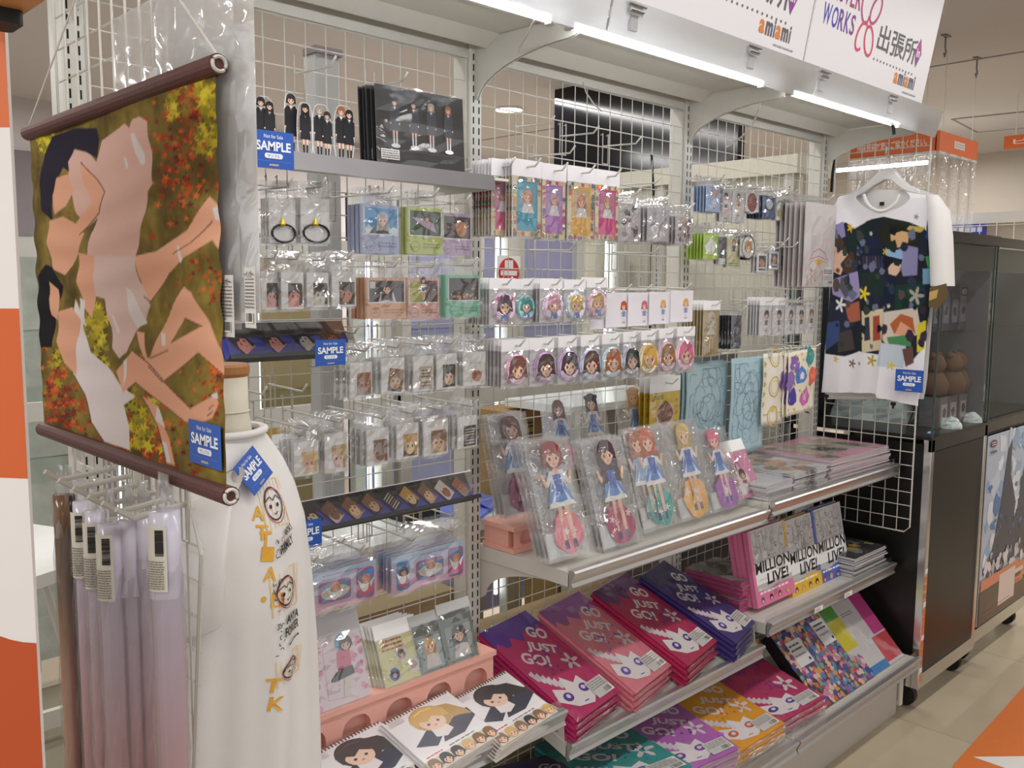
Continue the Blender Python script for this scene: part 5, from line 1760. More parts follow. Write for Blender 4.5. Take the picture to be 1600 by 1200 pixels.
for box, Y, base, hair, n, lb, bl in (
        ((769, 275, 799, 368), -.17, '#e24f86', '#b9707c', 6, 'pink flower-bordered card frame pack at the left of the middle bay', 'pink card frame pack behind the front pink one'),
        ((801, 276, 845, 370), -.20, '#2aa3bf', '#d9926a', 3, 'turquoise flower-bordered card frame pack', 'turquoise card frame pack behind the front one'),
        ((847, 282, 883, 374), -.20, '#b56cc0', '#c98a96', 2, 'lilac flower-bordered card frame pack with strong glare', 'lilac card frame pack behind the front one'),
        ((887, 285, 928, 376), -.20, '#f0b42e', '#d0744a', 2, 'yellow flower-bordered card frame pack', 'yellow card frame pack behind the front one'),
        ((930, 290, 966, 375), -.20, '#e01f86', '#c98a62', 2, 'magenta flower-bordered card frame pack', 'magenta card frame pack behind the front one')):
    cx, z, w_, h_ = B(*box, Y)
    t = pack('card_frame_pack', lb, 'card frame', w_, h_, frame_draw(base, hair), (cx, Y, z), hdr=.038, header='#dedadd', group='flower bordered card frame packs', gloss=True, bulge=.005)
    behind(t, n, .011, bl, 'flower bordered card frame packs')
    hook(cx, z + h_ + .026, -Y + .04, 'peg hook of a flower bordered card frame pack', 'hooks of the card frame packs')
def silver_draw(cols):
    def f(p, w_, h_):
        p.rect(-w_ / 2, 0, w_ / 2, h_, '#bdb8ba')
        for k in range(20):
            p.blot(random.uniform(-w_ * .35, w_ * .35), random.uniform(h_ * .1, h_ * .9), random.uniform(.004, .010), random.choice(cols), 9, .5)
    return f
for box, cols, n, lb in (((967, 318, 1000, 377), ['#3a3038', '#d8d4d6', '#8a6a72'], 4, 'silvery pack with dark scribbled art right of the magenta frame'), ((1012, 326, 1045, 377), ['#8aa0c8', '#e4e2e6', '#b08a92'], 5, 'silvery pack with a bluish figure, middle of three'),
                         ((1056, 338, 1082, 381), ['#6a4a42', '#8a6a60', '#b9a49c'], 6, 'silvery brown pack at the upright, right of three')):
    cx, z, w_, h_ = B(*box, -.16)
    t = pack('rubber_strap_pack', lb, 'strap pack', w_, h_, silver_draw(cols), (cx, -.16, z), card='#c4bfc1', hdr=.034, group='silvery strap packs', bulge=.008, amp=.004)
    behind(t, n, .012, back_label(lb), 'silvery strap packs', dx=-.002)
    hook(cx, z + h_ + .024, .19, 'peg hook of a silvery strap pack', 'hooks of the strap packs')

def badge_pack(label, c, wpx, hpx, Y, hair, rim, n, grp, bl, chibi=True, tie=None, hdr=.024, longer=.7):
    cx, z, w_, h_ = B(c[0] - wpx / 2, c[1] - hpx / 2, c[0] + wpx / 2, c[1] + hpx / 2, Y)
    t = pack('badge_pack', label, 'badge pack', w_, h_, lambda p, a, b: None, (cx, Y, z), card='#d4d0d2', hdr=hdr, header='#efeef0', group=grp, bulge=.009, amp=.003, m=.003)
    R_ = min(w_, h_) * .45
    o = MB().lathe([(R_ * .98, 0), (R_, .002), (R_ * .93, .006), (R_ * .6, .0075), (.002, .008)], 28).build('round_badge', mat('badge_' + rim[1:], rim, .2, .1), t, smooth=True)
    o.rotation_euler = (math.pi / 2, 0, 0)
    o.location = (0, 0, h_ * .48)
    p = Print(lambda u, v, d: (u, -.0079 - d, v), eps=.00004)
    cy = h_ * .48
    p.ell(0, cy, R_ * .9, R_ * .9, rim, 22)
    if chibi:
        p.poly([(-R_ * .35, cy - R_ * .85), (R_ * .35, cy - R_ * .85), (R_ * .25, cy - R_ * .25), (-R_ * .25, cy - R_ * .25)], '#6a88c4')
        head(p, 0, cy + R_ * .10, R_ * .56, hair, longer, tie)
        for k in range(7):
            a = k * .9
            p.flower(R_ * .76 * math.cos(a), cy + R_ * .76 * math.sin(a), R_ * .12, '#f4e9ee')
    else:
        p.poly([(-R_ * .5, cy - R_ * .72), (R_ * .5, cy - R_ * .72), (R_ * .2, cy - R_ * .3), (-R_ * .2, cy - R_ * .3)], '#e6dfe6')
        head(p, R_ * .04, cy + R_ * .04, R_ * .66, hair, min(longer, .9), tie)
    p.build('printed_face', INKG, o if False else t)
    behind(t, n, .012, back_label(label), grp)
    hook(cx, z + h_ + hdr - .010, -Y + .028, 'peg hook through the white header of the ' + grp.replace('packs', 'pack').replace('badge pack', 'badge packs', 1), 'hooks of the ' + grp)
    return t
g = 'chibi badge packs in the middle bay'
badge_pack('round badge pack with a purple-haired chibi at the left upright', (785, 479), 40, 56, -.19, '#4c3350', '#e4c9dc', 6, g, 'chibi badge pack behind the purple-haired front one', tie='#c9508c')
badge_pack('narrow-looking teal badge pack between the purple and pink chibis', (819, 479), 32, 54, -.165, '#3a8f96', '#9fd4d2', 5, g, 'teal chibi badge pack behind the front one')
badge_pack('round badge pack with a pink-haired chibi', (862, 477), 36, 52, -.19, '#e3a5bd', '#e9d6ec', 5, g, 'pink chibi badge pack behind the front one')
badge_pack('round badge pack with a yellow-haired chibi', (897, 477), 36, 50, -.19, '#e9bb50', '#d5e3f4', 2, g, 'yellow chibi badge pack behind the front one', tie='#e9bb50')
badge_pack('round badge pack with an ash-blond chibi next to the white cards', (931, 474), 32, 50, -.19, '#c2a46a', '#eebfd8', 1, g, 'ash-blond chibi badge pack behind the front one')

def chibi_card(hair, cloth, side=0):
    def f(p, w_, h_):
        p.rect(-w_ / 2, 0, w_ / 2, h_, '#e6e2e8')
        figure(p, w_ * (.12 + side), h_ * .10, h_ * .62, hair, cloth, cloth, chibi=True, hem='#e9edf4', boots='#3a4060', longer=.9)
    return f
for k, (box, hair, cl, lb) in enumerate((((921, 460, 962, 514), '#2a2226', '#e4e0e8', 'white chibi card mostly behind the ash-blond badge'), ((945, 457, 988, 511), '#c2502c', '#6f8fc0', 'white card with a red-haired chibi'), ((980, 457, 1018, 509), '#c9637c', '#6f8fc0', 'white card with a pink-haired chibi'),
                                           ((1012, 456, 1046, 506), '#d8a850', '#6f8fc0', 'white card with a blond chibi leaning forward'), ((1046, 454, 1081, 503), '#d2a457', '#6f8fc0', 'white card with a wavy blond chibi at the right upright'))):
    cx, z, w_, h_ = B(*box, -.15 - .002 * k)
    pack('sticker_card', lb, 'card', w_, h_, chibi_card(hair, cl, .05), (cx, -.15 - .003 * k, z), card='#e6e2e8', hdr=.01, group='white chibi cards', film=False, t=.0012, rz=random.uniform(-.04, .04))
    hook(cx, z + h_ + .010, .19, 'peg hook over the white chibi cards', 'hooks of the chibi cards')

g = 'portrait badge packs in the lower badge row'
BL2 = 'portrait badge pack behind a front one of the lower badge row'
for c, wpx, hair, rim, lb, lg, n in (((805, 576), 42, '#7a3f34', '#eab9d4', 'round badge with a brown side-ponytail portrait, first of the lower badge row', 1.0, 6), ((849, 573), 44, '#4a2a2a', '#c9a3cf', 'round badge with strong white glare, second of the lower badge row', .8, 2),
                                      ((886, 570), 40, '#3a2840', '#d4b4dc', 'round badge with a dark bob portrait, third of the lower badge row', .5, 2), ((920, 568), 38, '#5c2e2c', '#cfd8f2', 'round badge with a maroon-haired portrait and blue ribbon', .9, 2),
                                      ((954, 565), 36, '#b5633c', '#c6e6ea', 'round badge with an auburn-haired portrait', 1.0, 2), ((984, 562), 32, '#1f2026', '#c9d2e0', 'round badge with a black-haired portrait', .9, 1),
                                      ((1011, 559), 34, '#d2a552', '#f2e3b4', 'round badge with a curly blond portrait', .8, 1), ((1040, 556), 32, '#a5764a', '#f0c6d8', 'round badge with a light brown portrait', .7, 1), ((1068, 553), 33, '#e06a94', '#f6d6e4', 'round badge with a bright pink-haired portrait at the upright', .5, 1)):
    badge_pack(lb, c, wpx, 56, -.19, hair, rim, n, g, BL2, False, hdr=.026, longer=lg)

# ---- acrylic figure packs on the middle shelf
riser('pink plastic riser at the left end of the middle shelf', 1.548, 1.675, -.02, -.13, .931, 1.000, 1)
t = thing('clear_riser', 'clear acrylic riser behind the front row of figure packs', 'riser', (1.69, -.10, .931))
b = MB()
b.box(0, -.03, .108, .53, .06, .111)
b.box(0, -.03, 0, .003, .06, .108)
b.box(.527, -.03, 0, .53, .06, .108)
b.build('bent_sheet', ACRYL, t)
def idol(hair, sky, top='#3a62b8', longer=1.2, tie=None, blob='#e88aa0', lean=0, dbl=None):
    def f(p, w_, h_):
        p.blot(w_ * .05, h_ * .20, w_ * .34, blob, 14, .12)
        for k in range(3):
            p.flower(w_ * random.uniform(-.25, .3), h_ * random.uniform(.10, .30), w_ * .07, '#f4eef2')
        if dbl:
            figure(p, -w_ * .22, h_ * .10, h_ * .84, dbl, '#93b0cf', '#93b0cf', longer=longer, legs='#d8b9a6', boots='#5a6480')
        figure(p, w_ * .06, h_ * .06, h_ * .88, hair, '#e8edf6', sky, longer=longer, tie=tie, lean=lean)
        p.poly([(w_ * (.06) - w_ * .10, h_ * .70), (w_ * .06 + w_ * .10, h_ * .70), (w_ * .06 + w_ * .08, h_ * .53), (w_ * .06 - w_ * .08, h_ * .53)], top)
    return f
def idol_pack(label, pb, Yb, pt_, Yt, wpx, draw, n=1, bl=None):
    t = put_lean('figure_pack', label, 'acrylic figure pack', pb, Yb, pt_, Yt, wpx, draw, group='packed acrylic idol figures', body=False, hdr=.004, bulge=.004, amp=.004, gloss=True, filmmat=BAGF)
    p = t.children
    w_ = abs(on(1, Yb, wpx[1], pb[1])[0] - on(1, Yb, wpx[0], pb[1])[0])
    h_ = math.hypot(*(on(1, Yt, *pt_) - on(1, Yb, *pb))[1:])
    MB().box(-w_ / 2, .0005, 0, w_ / 2, .004, h_).build('acrylic_plate', ACRYL, t)
    MB().box(-w_ * .46, .0045, .004, w_ * .1, .0055, h_ * .22).build('white_slip', PAPER, t)
    if n:
        behind(t, n, .014, back_label(label), 'packed acrylic idol figures', dx=-.002)
    return t
SKY = '#4c8fd8'
idol_pack('figure pack with a brown curly-haired idol standing on the pink riser', (818, 803), -.115, (796, 648), -.05, (786, 842), idol('#6c2f34', SKY, blob='#c93f97', longer=.9), 2)
idol_pack('figure pack with a maroon-haired idol, back row left', (884, 735), -.085, (866, 624), -.04, (860, 906), idol('#6a2c30', SKY, longer=1.4), 0)
idol_pack('figure pack with a black twin-tailed idol, back row middle', (935, 728), -.085, (917, 614), -.04, (912, 958), idol('#33353f', SKY, longer=1.2, tie='#33353f'), 0)
idol_pack('figure pack with a blond wavy-haired idol, back row right', (1000, 722), -.085, (982, 604), -.04, (974, 1022), idol('#d79f50', SKY, longer=1.5, tie='#d79f50'), 0)
idol_pack('figure pack with a red-haired idol and pink base, front row left', (893, 868), -.29, (868, 686), -.20, (862, 926), idol('#93302e', SKY, blob='#f08496', longer=.8), 3)
idol_pack('figure pack with a dark violet long-haired idol and crimson base', (975, 852), -.285, (940, 686), -.20, (945, 1004), idol('#4a2638', SKY, blob='#b51f5c', longer=2.6), 2)
idol_pack('figure pack with two orange-haired idols and a teal base', (1036, 822), -.28, (1008, 668), -.20, (1008, 1064), idol('#d2643c', SKY, blob='#1fa59a', longer=1.6, dbl='#b5643f'), 1)
idol_pack('figure pack with a blond ponytail idol and a yellow base', (1092, 806), -.28, (1058, 660), -.20, (1066, 1118), idol('#dcb860', SKY, blob='#f2b243', longer=1.4), 1)
idol_pack('figure pack with a pink-haired idol and a purple base', (1140, 792), -.28, (1104, 672), -.20, (1116, 1162), idol('#e6608f', SKY, blob='#a557b4', longer=.4), 1)
def pinkpair(p, w_, h_):
    p.rect(-w_ / 2, 0, w_ / 2, h_, '#ee9cc0')
    for k in range(8):
        p.flower(random.uniform(-w_ * .4, w_ * .4), random.uniform(h_ * .1, h_ * .9), .012, random.choice(['#f3b9d2', '#e2689c']))
    p.ring(w_ * .2, h_ * .80, w_ * .17, w_ * .17, .002, '#f9dfe9')
    p.ell(0, h_ * .36, w_ * .3, h_ * .3, '#f6e9ee')
    figure(p, -w_ * .1, h_ * .1, h_ * .55, '#8a3a4a', '#b24a62', '#b24a62', chibi=True)
    figure(p, w_ * .14, h_ * .08, h_ * .5, '#5a2a34', '#a33c56', '#f2efea', chibi=True)
    for x in (-.16, -.02, .1):
        p.ring(w_ * x, h_ * .66, w_ * .06, w_ * .08, .0024, '#2a2226')
put_lean('rubber_charm_pack', 'bright pink card pack with a white header at the right end of the figure packs', 'product pack', (1166, 778), -.27, (1140, 706), -.20, (1142, 1194), pinkpair, hdr=.035, header='#f2f0f0', gloss=True)
def yellow_draw(p, w_, h_):
    p.rect(-w_ / 2, 0, w_ / 2, h_, '#f2cf2e')
    p.lines_of_text(-w_ * .4, h_ * .80, -w_ * .06, h_ * .92, 2, '#3a3020')
    p.ring(w_ * .26, h_ * .80, w_ * .15, w_ * .15, .002, '#f8e89a')
    p.blot(0, h_ * .36, w_ * .30, '#f6e4d2', 12, .1)
    p.blot(0, h_ * .38, w_ * .26, '#8a5236', 12, .15)
    p.blot(w_ * .08, h_ * .52, w_ * .12, '#a5643f', 10, .2)
    for k in range(6):
        p.blot(random.choice((-1, 1)) * w_ * .4, random.uniform(h_ * .1, h_ * .8), .006, '#ec8f2c', 8)
cx, z, w_, h_ = B(1016, 612, 1061, 668, -.11)
t = pack('plush_charm_pack', 'yellow card pack with a brown plush picture hanging above the figure packs', 'product pack', w_, h_, yellow_draw, (cx, -.11, z), card='#e8c62c', hdr=.045, header='#e8e6e6', group='yellow plush charm packs')
behind(t, 2, .02, 'yellow card pack behind the front yellow one', 'yellow plush charm packs')
hook(cx, z + h_ + .03, .15, 'peg hook through the header of the yellow card pack', 'hooks of the middle bay')

# ---- towels
def towel_draw(main, band, face=True, words=True, dark='#5a2a8c'):
    def f(p, W, H):
        p.rect(-W / 2, 0, W / 2, H, main)
        pts = [(-W / 2, H)] + [(-W / 2 + W * k / 12, H * (.80 + .05 * math.sin(k * 1.9))) for k in range(13)] + [(W / 2, H)]
        p.poly(pts, band)
        c = lin(main)
        for k in range(12):
            p.blot(random.uniform(-W * .4, W * .45), random.uniform(H * .2, H * .75), random.uniform(.008, .022), tuple(x * random.uniform(.82, 1.15) for x in c), 10)
        if words:
            for s, x, y in (('GO', .10, .78), ('JUST', -.12, .66), ('GO!', -.36, .60)):
                p.text(s, W * x, H * y, H * .12, '#eee3e2', W * {'GO': .30, 'JUST': .44, 'GO!': .40}[s], -.62, .035)
        p.flower(W * .30, H * .42, W * .15, '#eadfe2', main, 5)
        for k in range(7):
            y0 = H * (.50 - k * .035)
            p.poly([(-W * .46 + k * W * .05, y0), (-W * .38 + k * W * .05, y0 + .004), (-W * .40 + k * W * .05, y0 - H * .10), (-W * .43 + k * W * .05, y0 - H * .09)], '#e8dbe0')
        for k in range(14):
            p.blot(random.uniform(-W * .2, W * .35), random.uniform(H * .38, H * .62), .0045, dark, 6, .5)
        if face:
            x, y = -W * .10, H * .14
            p.poly([(x - W * .36, y + H * .05), (x - W * .28, y + H * .16), (x - W * .1, y + H * .10), (x - W * .02, y + H * .22), (x + W * .1, y + H * .12), (x + W * .24, y + H * .16), (x + W * .30, y - H * .02), (x + W * .10, y - H * .10), (x - W * .16, y - H * .06)], '#f0e8e8')
            for k in (-1, 1):
                p.ell(x + k * W * .17, y + H * .045, W * .085, H * .042, dark, 10)
                p.ell(x + k * W * .16, y + H * .05, W * .035, H * .02, '#e9e2f2', 8)
            p.line([(x - W * .02, y - H * .05), (x + W * .06, y - H * .055)], .003, dark)
    return f
TW = [0]
def towel(label, quad, ys, zsoff, main, band, n, bl, thick=.016, grp='folded towels on the lower shelf', sticker=True, dark='#5a2a8c', words=True):
    """quad pixels: back-left, back-right, front-right, front-left; ys = (depth at back, depth in front)"""
    bl_, br_, fr_, fl_ = [on(1, y, *q) for q, y in zip(quad, (ys[0], ys[0], ys[1], ys[1]))]
    W = (abs(br_[0] - bl_[0]) + abs(fr_[0] - fl_[0])) / 2
    f_, b_ = (fr_ + fl_) / 2, (br_ + bl_) / 2
    v = b_ - f_
    L_ = float(np.linalg.norm(v))
    TW[0] += 1
    rz, rx = -math.atan2(v[0], v[1]), math.atan2(v[2], math.hypot(v[0], v[1]))
    r = thing('folded_towel', label, 'towel', f_, grp, rz, rx)
    nu_, nv_ = 8, 14
    rn = random.Random(TW[0])
    b = MB()
    b.box(-W / 2, .003, -thick, W / 2, L_, -.002)
    b.build('folded_cloth', mat('towel_' + main[1:], main, .8, var=.08, bump=.3, bscale=400), r, bevel=.005)
    ph = rn.uniform(0, 6)
    dz = lambda u, w2: .0022 * math.sin(u * 40 + ph) + .0018 * math.sin(w2 * 26 + ph * 2)
    p = Print(lambda a, c, d: (a, c, .0005 + d))
    towel_draw(main, band, dark=dark, words=words)(p, W, L_)
    p.build('printed_top', INKC, r)
    if sticker:
        p = Print(lambda a, c, d: (a, c, .0032 + d))
        x0, y0 = W * .08, L_ * .06
        p.rect(W * .10, L_ * .04, W * .46, L_ * .20, '#d9d6d2')
        p.lines_of_text(W * .12, L_ * .11, W * .44, L_ * .19, 4, '#8c8884')
        p.barcode(W * .28, L_ * .045, W * .44, L_ * .10)
        p.build('price_sticker', INK, r)
    fm = film_mesh(W + .004, -.004, L_ + .004, .004, 500 + TW[0], 7, 10, .0022)
    fm.v = [(x, z, -y + .0012) for x, y, z in fm.v]
    fm.build('clear_sleeve', SMOOTHF, r)
    fe = MB()
    fe.grid(lambda u, v_: (-W / 2 + W * u, -.004 - rn.uniform(0, .003), .002 - (thick + .004) * v_), 7, 3)
    fe.build('sleeve_front', FILM, r)
    for k in range(1, n + 1):
        dup(r, (f_[0] + rn.uniform(-.004, .004), f_[1] + rn.uniform(-.003, .003), f_[2] - k * (thick + .002)), rz + rn.uniform(-.015, .015), bl, grp)
    return r
towel('magenta towel with a purple top edge, leftmost of the four leaning towels', ((741, 986), (828, 958), (979, 1081), (891, 1126)), (-.03, -.325), 0, '#c42468', '#5a2b96', 3, 'magenta towel under the leftmost top towel', dark='#5a2b96')
towel('salmon pink towel with a mauve top edge, second of the four', ((832, 946), (913, 934), (1059, 1041), (983, 1082)), (-.03, -.325), 0, '#e58290', '#9a5a9e', 3, 'salmon pink towel under the top salmon one', dark='#7a5ab0')
towel('crimson towel with a purple top edge, third of the four', ((914, 918), (988, 903), (1131, 1006), (1064, 1036)), (-.03, -.325), 0, '#bb1f56', '#66296e', 3, 'crimson towel under the top crimson one', dark='#4a2a8c')
towel('deep navy violet towel, rightmost of the four leaning towels', ((991, 893), (1046, 884), (1196, 976), (1134, 1002)), (-.03, -.325), 0, '#3b2a78', '#2f2a66', 3, 'navy violet towel under the top navy one', dark='#4a3aa0')
g = 'folded towels on the bottom deck'
towel('teal towel on the bottom deck under the leaning towels', ((848, 1165), (945, 1120), (1075, 1196), (960, 1252)), (-.13, -.44), 0, '#2f9c98', '#2a8f90', 3, 'teal towel under the top teal one', grp=g, dark='#2a4aa0')
towel('orchid lilac towel on the bottom deck beside the teal one', ((950, 1118), (1030, 1082), (1148, 1172), (1072, 1208)), (-.15, -.44), 0, '#bd6cc0', '#a55cae', 3, 'orchid lilac towel under the top lilac one', grp=g, dark='#7a2a9c')
towel('orange-yellow towel on the bottom deck', ((1025, 1085), (1098, 1052), (1226, 1130), (1154, 1176)), (-.15, -.44), 0, '#f0a31c', '#e8991a', 2, 'orange-yellow towel under the top one', grp=g, dark='#d8602a')
towel('magenta towel on the bottom deck beside the glossy box', ((1098, 1060), (1180, 1020), (1282, 1102), (1218, 1122)), (-.17, -.43), 0, '#c22a66', '#9c2a6e', 2, 'magenta towel under the top one beside the glossy box', grp=g, dark='#5a2b96', words=False)
towel('dark violet towel on the bottom deck half cut by the bottom edge', ((770, 1210), (848, 1172), (950, 1250), (860, 1290)), (-.13, -.44), 0, '#4a3a86', '#3f2f78', 2, 'dark violet towel under the top dark violet one', grp=g, dark='#6a5ac0')
t = thing('patterned_box', 'black box with orange dots, upper of the pair behind the bottom towels', 'box', (2.52, -.22, .27), 'black boxes with orange dots')
MB().box(-.13, 0, 0, .13, .2, .085).build('carton', mat('black_carton', '#1f1a1c', .5), t)
p = Print(lambda u, v, d: (u, -d, v))
for k in range(6):
    p.ring(-.10 + k * .04, .045, .008, .008, .003, '#c97f3a', 10)
p.build('printed_dots', INK, t)
dup(t, (2.52, -.22, .216 - .03), None, 'black box with orange dots, lower of the pair behind the bottom towels')

# ------------------------------------------------------------------ bay 3
def simple(bg, fn=None):
    def f(p, w_, h_):
        p.rect(-w_ / 2, 0, w_ / 2, h_, bg)
        if fn:
            fn(p, w_, h_)
    return f
g = 'small packs of the top row in the right bay'
BL3 = 'small pack behind the front ones of the right bay top row'
def small(label, box, Y, draw, n, grp, bl, card='#e4e0e0', hdr=.03, header=None, name='small_pack', hk=True, gloss=True, cat='product pack'):
    cx, z, w_, h_ = B(*box, Y)
    t = pack(name, label, cat, w_, h_, draw, (cx, Y, z), card=card, hdr=hdr, header=header, group=grp, gloss=gloss, bulge=.006, amp=.003)
    if n:
        behind(t, n, .011, back_label(label), grp, dx=-.001)
    if hk:
        hook(cx, z + h_ + hdr - .01, -Y + .03, 'peg hook of the ' + grp, 'hooks of the ' + grp)
    return t
small('pale blue card pack with an orange-haired figure, left of its row', (1104, 291, 1128, 331), -.11, simple('#a9bfe4', lambda p, w, h: figure(p, 0, h * .12, h * .72, '#e0a880', '#c9d4ec', '#c9d4ec', chibi=True)), 4, g, BL3, '#a9bfe4')
small('clear pack with a dark standing figure next to the pale blue card', (1125, 296, 1143, 346), -.11, simple('#c9c6c8', lambda p, w, h: figure(p, 0, h * .06, h * .8, '#2a2630', '#e0e2e6', '#3a4a5a')), 1, g, BL3)
small('clear pack with a black-haired red-skirted figure', (1144, 299, 1163, 348), -.11, simple('#cfcbc9', lambda p, w, h: figure(p, 0, h * .2, h * .7, '#1a171c', '#8a8a70', '#a2332c')), 1, g, BL3)
small('clear pack with a small red-brown round badge', (1164, 302, 1186, 331), -.11, simple('#d4d0d2', lambda p, w, h: (p.ell(0, h * .5, w * .42, w * .42, '#e8e4e2'), p.ell(0, h * .5, w * .36, w * .36, '#8a3c34'))), 3, g, BL3)
small('navy blue pack with a round mirror, in the middle of its row', (1192, 306, 1212, 341), -.12, simple('#33507c', lambda p, w, h: (p.ell(0, h * .62, w * .36, h * .30, '#1c1d24'), p.ell(0, h * .62, w * .26, h * .22, '#b9c4d2'))), 5, g, BL3, '#26406a')
small('pack with a green oval ring beside the navy pack', (1211, 310, 1226, 344), -.12, simple('#d8d4cc', lambda p, w, h: (p.ring(0, h * .55, w * .4, h * .36, .004, '#3f6a4a'), p.ell(0, h * .3, w * .3, h * .2, '#c2b272'))), 1, g, BL3)
small('pack with a black and gold oval ring, last before the tall poster packs', (1224, 312, 1237, 344), -.12, simple('#d6d0c8', lambda p, w, h: (p.ring(0, h * .55, w * .42, h * .38, .005, '#2a2220'), p.ell(0, h * .3, w * .3, h * .2, '#c2a24a'))), 1, g, BL3)
g = 'small packs of the second row in the right bay'
BL3 = 'small pack behind the front ones of the right bay second row'
small('lime green card pack with a white blot, left of the second row', (1100, 365, 1122, 405), -.11, simple('#b6d83c', lambda p, w, h: p.blot(0, h * .5, w * .34, '#eef2ea', 10, .3)), 5, g, BL3, '#b6d83c')
small('dark card pack next to the lime green one', (1121, 370, 1135, 413), -.11, simple('#45424c', lambda p, w, h: p.rect(-w * .4, 0, w * .4, h * .22, '#d9d9dc')), 1, g, BL3)
small('yellow-green card pack with a slim dark figure', (1136, 372, 1156, 418), -.11, simple('#d3d4a0', lambda p, w, h: (figure(p, 0, h * .2, h * .74, '#8a5a3c', '#33303a', '#33303a'), p.lines_of_text(-w * .4, h * .04, w * .4, h * .18, 2, '#7f9a2c'))), 1, g, BL3)
small('clear pack with a round blond badge, end of the second row', (1157, 373, 1181, 400), -.12, simple('#cfcbcb', lambda p, w, h: (p.ell(0, h * .5, w * .44, w * .44, '#2a2828'), p.ell(0, h * .5, w * .38, w * .38, '#d8ded0'), head(p, 0, h * .5, w * .2, '#c98a52', .5))), 3, g, BL3)
g = 'three little boxed charms in the right bay'
for box, bg, c2, lb in (((1183, 396, 1199, 426), '#1f3a3a', '#c98a6a', 'small white card pack with a dark green charm'), ((1202, 393, 1217, 421), '#3a5aa0', '#e2a24a', 'small white card pack with an orange and blue charm'), ((1219, 396, 1232, 425), '#2a2226', '#c2363a', 'small white card pack with a red and black charm')):
    small(lb, box, -.12, simple('#efedee', lambda p, w, h, bg=bg, c2=c2: (p.rect(-w * .34, h * .12, w * .34, h * .88, bg), p.blot(0, h * .5, w * .26, c2, 8, .4), p.rect(-w * .3, h * .2, w * .3, h * .3, '#e8d8c8'))), 2, g, 'little boxed charm behind the front three in the right bay', hdr=.024)

# tall clear poster packs
def redline(p, w_, h_):
    p.rect(-w_ / 2, 0, w_ / 2, h_, '#e4dcdb')
    R1, R2 = '#d8655c', '#e08a7e'
    cx, cy = -w_ * .02, h_ * .24
    p.line([(cx - w_ * .30, cy + h_ * .08), (cx - w_ * .2, cy + h_ * .17), (cx, cy + h_ * .22), (cx + w_ * .2, cy + h_ * .17), (cx + w_ * .30, cy + h_ * .08)], .003, R1)
    p.line([(cx - w_ * .26, cy + h_ * .09), (cx, cy + h_ * .13), (cx + w_ * .26, cy + h_ * .09)], .0022, R1)
    for k in (-1, 1):
        p.ring(cx + k * w_ * .18, cy + h_ * .01, w_ * .13, h_ * .065, .0022, R2, 14)
    p.poly([(cx - w_ * .12, cy + h_ * .09), (cx + w_ * .12, cy + h_ * .09), (cx, cy - h_ * .01)], '#ecc52e')
    scribble(p, -w_ * .45, h_ * .02, w_ * .30, h_ * .24, 26, [R1, R2, '#e2a24a'], .002)
    p.rect(w_ * .14, h_ * .03, w_ * .48, h_ * .24, '#e9e7ea')
    for k in range(3):
        p.rect(w_ * .17, h_ * (.20 - k * .02), w_ * .45, h_ * (.21 - k * .02), '#4a4a5a')
    p.lines_of_text(w_ * .17, h_ * .08, w_ * .45, h_ * .14, 4, '#9a98a0')
    p.barcode(w_ * .30, h_ * .035, w_ * .46, h_ * .075)
cx, z, w_, h_ = B(1257, 318, 1304, 448, -.20)
t = pack('poster_pack', 'tall clear poster pack with red line art and a barcode, hanging by the T-shirt', 'poster pack', w_, h_, redline, (cx, -.20, z), card='#dfd5d3', hdr=.028, group='tall poster packs', gloss=True, bulge=.006, amp=.004, cardname='folded_poster', filmmat=SMOOTHF)
behind(t, 6, .016, 'tall poster pack behind the front one with the red line art', 'tall poster packs', dx=-.004)
q = on(1, -.23, 1322, 302)
hook(cx, z + h_ + .016, .24, 'long peg hook of the tall poster packs', 'hooks of the right bay')
for px, py in ((1236, 371), (1250, 378)):
    q = on(1, -.19, px, py)
    hook(q[0], q[2] - .012, .18, 'bare peg hook left of the tall poster packs, %s one' % ('upper' if py < 375 else 'lower'), 'bare hooks of the right bay')

g = 'slim packs of the third row in the right bay'
BL3 = 'slim pack behind the front ones of the right bay third row'
def beige(p, w_, h_):
    p.rect(-w_ / 2, 0, w_ / 2, h_, '#c2b07e')
    figure(p, 0, h_ * .06, h_ * .86, '#e6dcc2', '#ece6da', '#ece6da', hem='#b99a52', boots='#b99a52', longer=1.8)
    for k in range(6):
        p.poly([(-w_ * .5 + k * w_ * .16, 0), (-w_ * .42 + k * w_ * .16, 0), (-w_ * .46 + k * w_ * .16, h_ * .2)], '#a5823c')
small('slim pack with a golden beige figure card, left of the third row', (1099, 484, 1123, 555), -.12, beige, 5, g, BL3, '#c2b07e', .028, '#efeeee')
small('slim pack with a near-black night picture', (1143, 493, 1158, 545), -.14, simple('#1d2230', lambda p, w, h: (p.blot(0, h * .6, w * .3, '#39425a', 9, .4), p.lines_of_text(-w * .3, h * .08, w * .3, h * .2, 2, '#b9c2d2'))), 5, g, BL3, '#2a2c36', .03)
g = 'white figure cards of the third row in the right bay'
for k, (x0, x1, y0, y1) in enumerate(((1187, 1205, 477, 524), (1207, 1225, 477, 523), (1227, 1242, 477, 522), (1244, 1258, 477, 521), (1260, 1274, 476, 519))):
    small('white card pack with a small grey figure, %s of five beside the T-shirt' % ('first', 'second', 'third', 'fourth', 'last')[k], (x0, y0, x1, y1), -.14, simple('#eeecee', lambda p, w, h, k=k: figure(p, w * .06, h * .12, h * .68, ('#4a4850', '#24222a', '#3a362c', '#2a2620', '#8a6a3a')[k], '#5c626e', '#4a4e58', chibi=True)),
          (4, 0, 1, 0, 0)[k], g, 'white figure card behind the first of five', '#eeecee', .026, '#e6e4e6' if k < 2 else None)

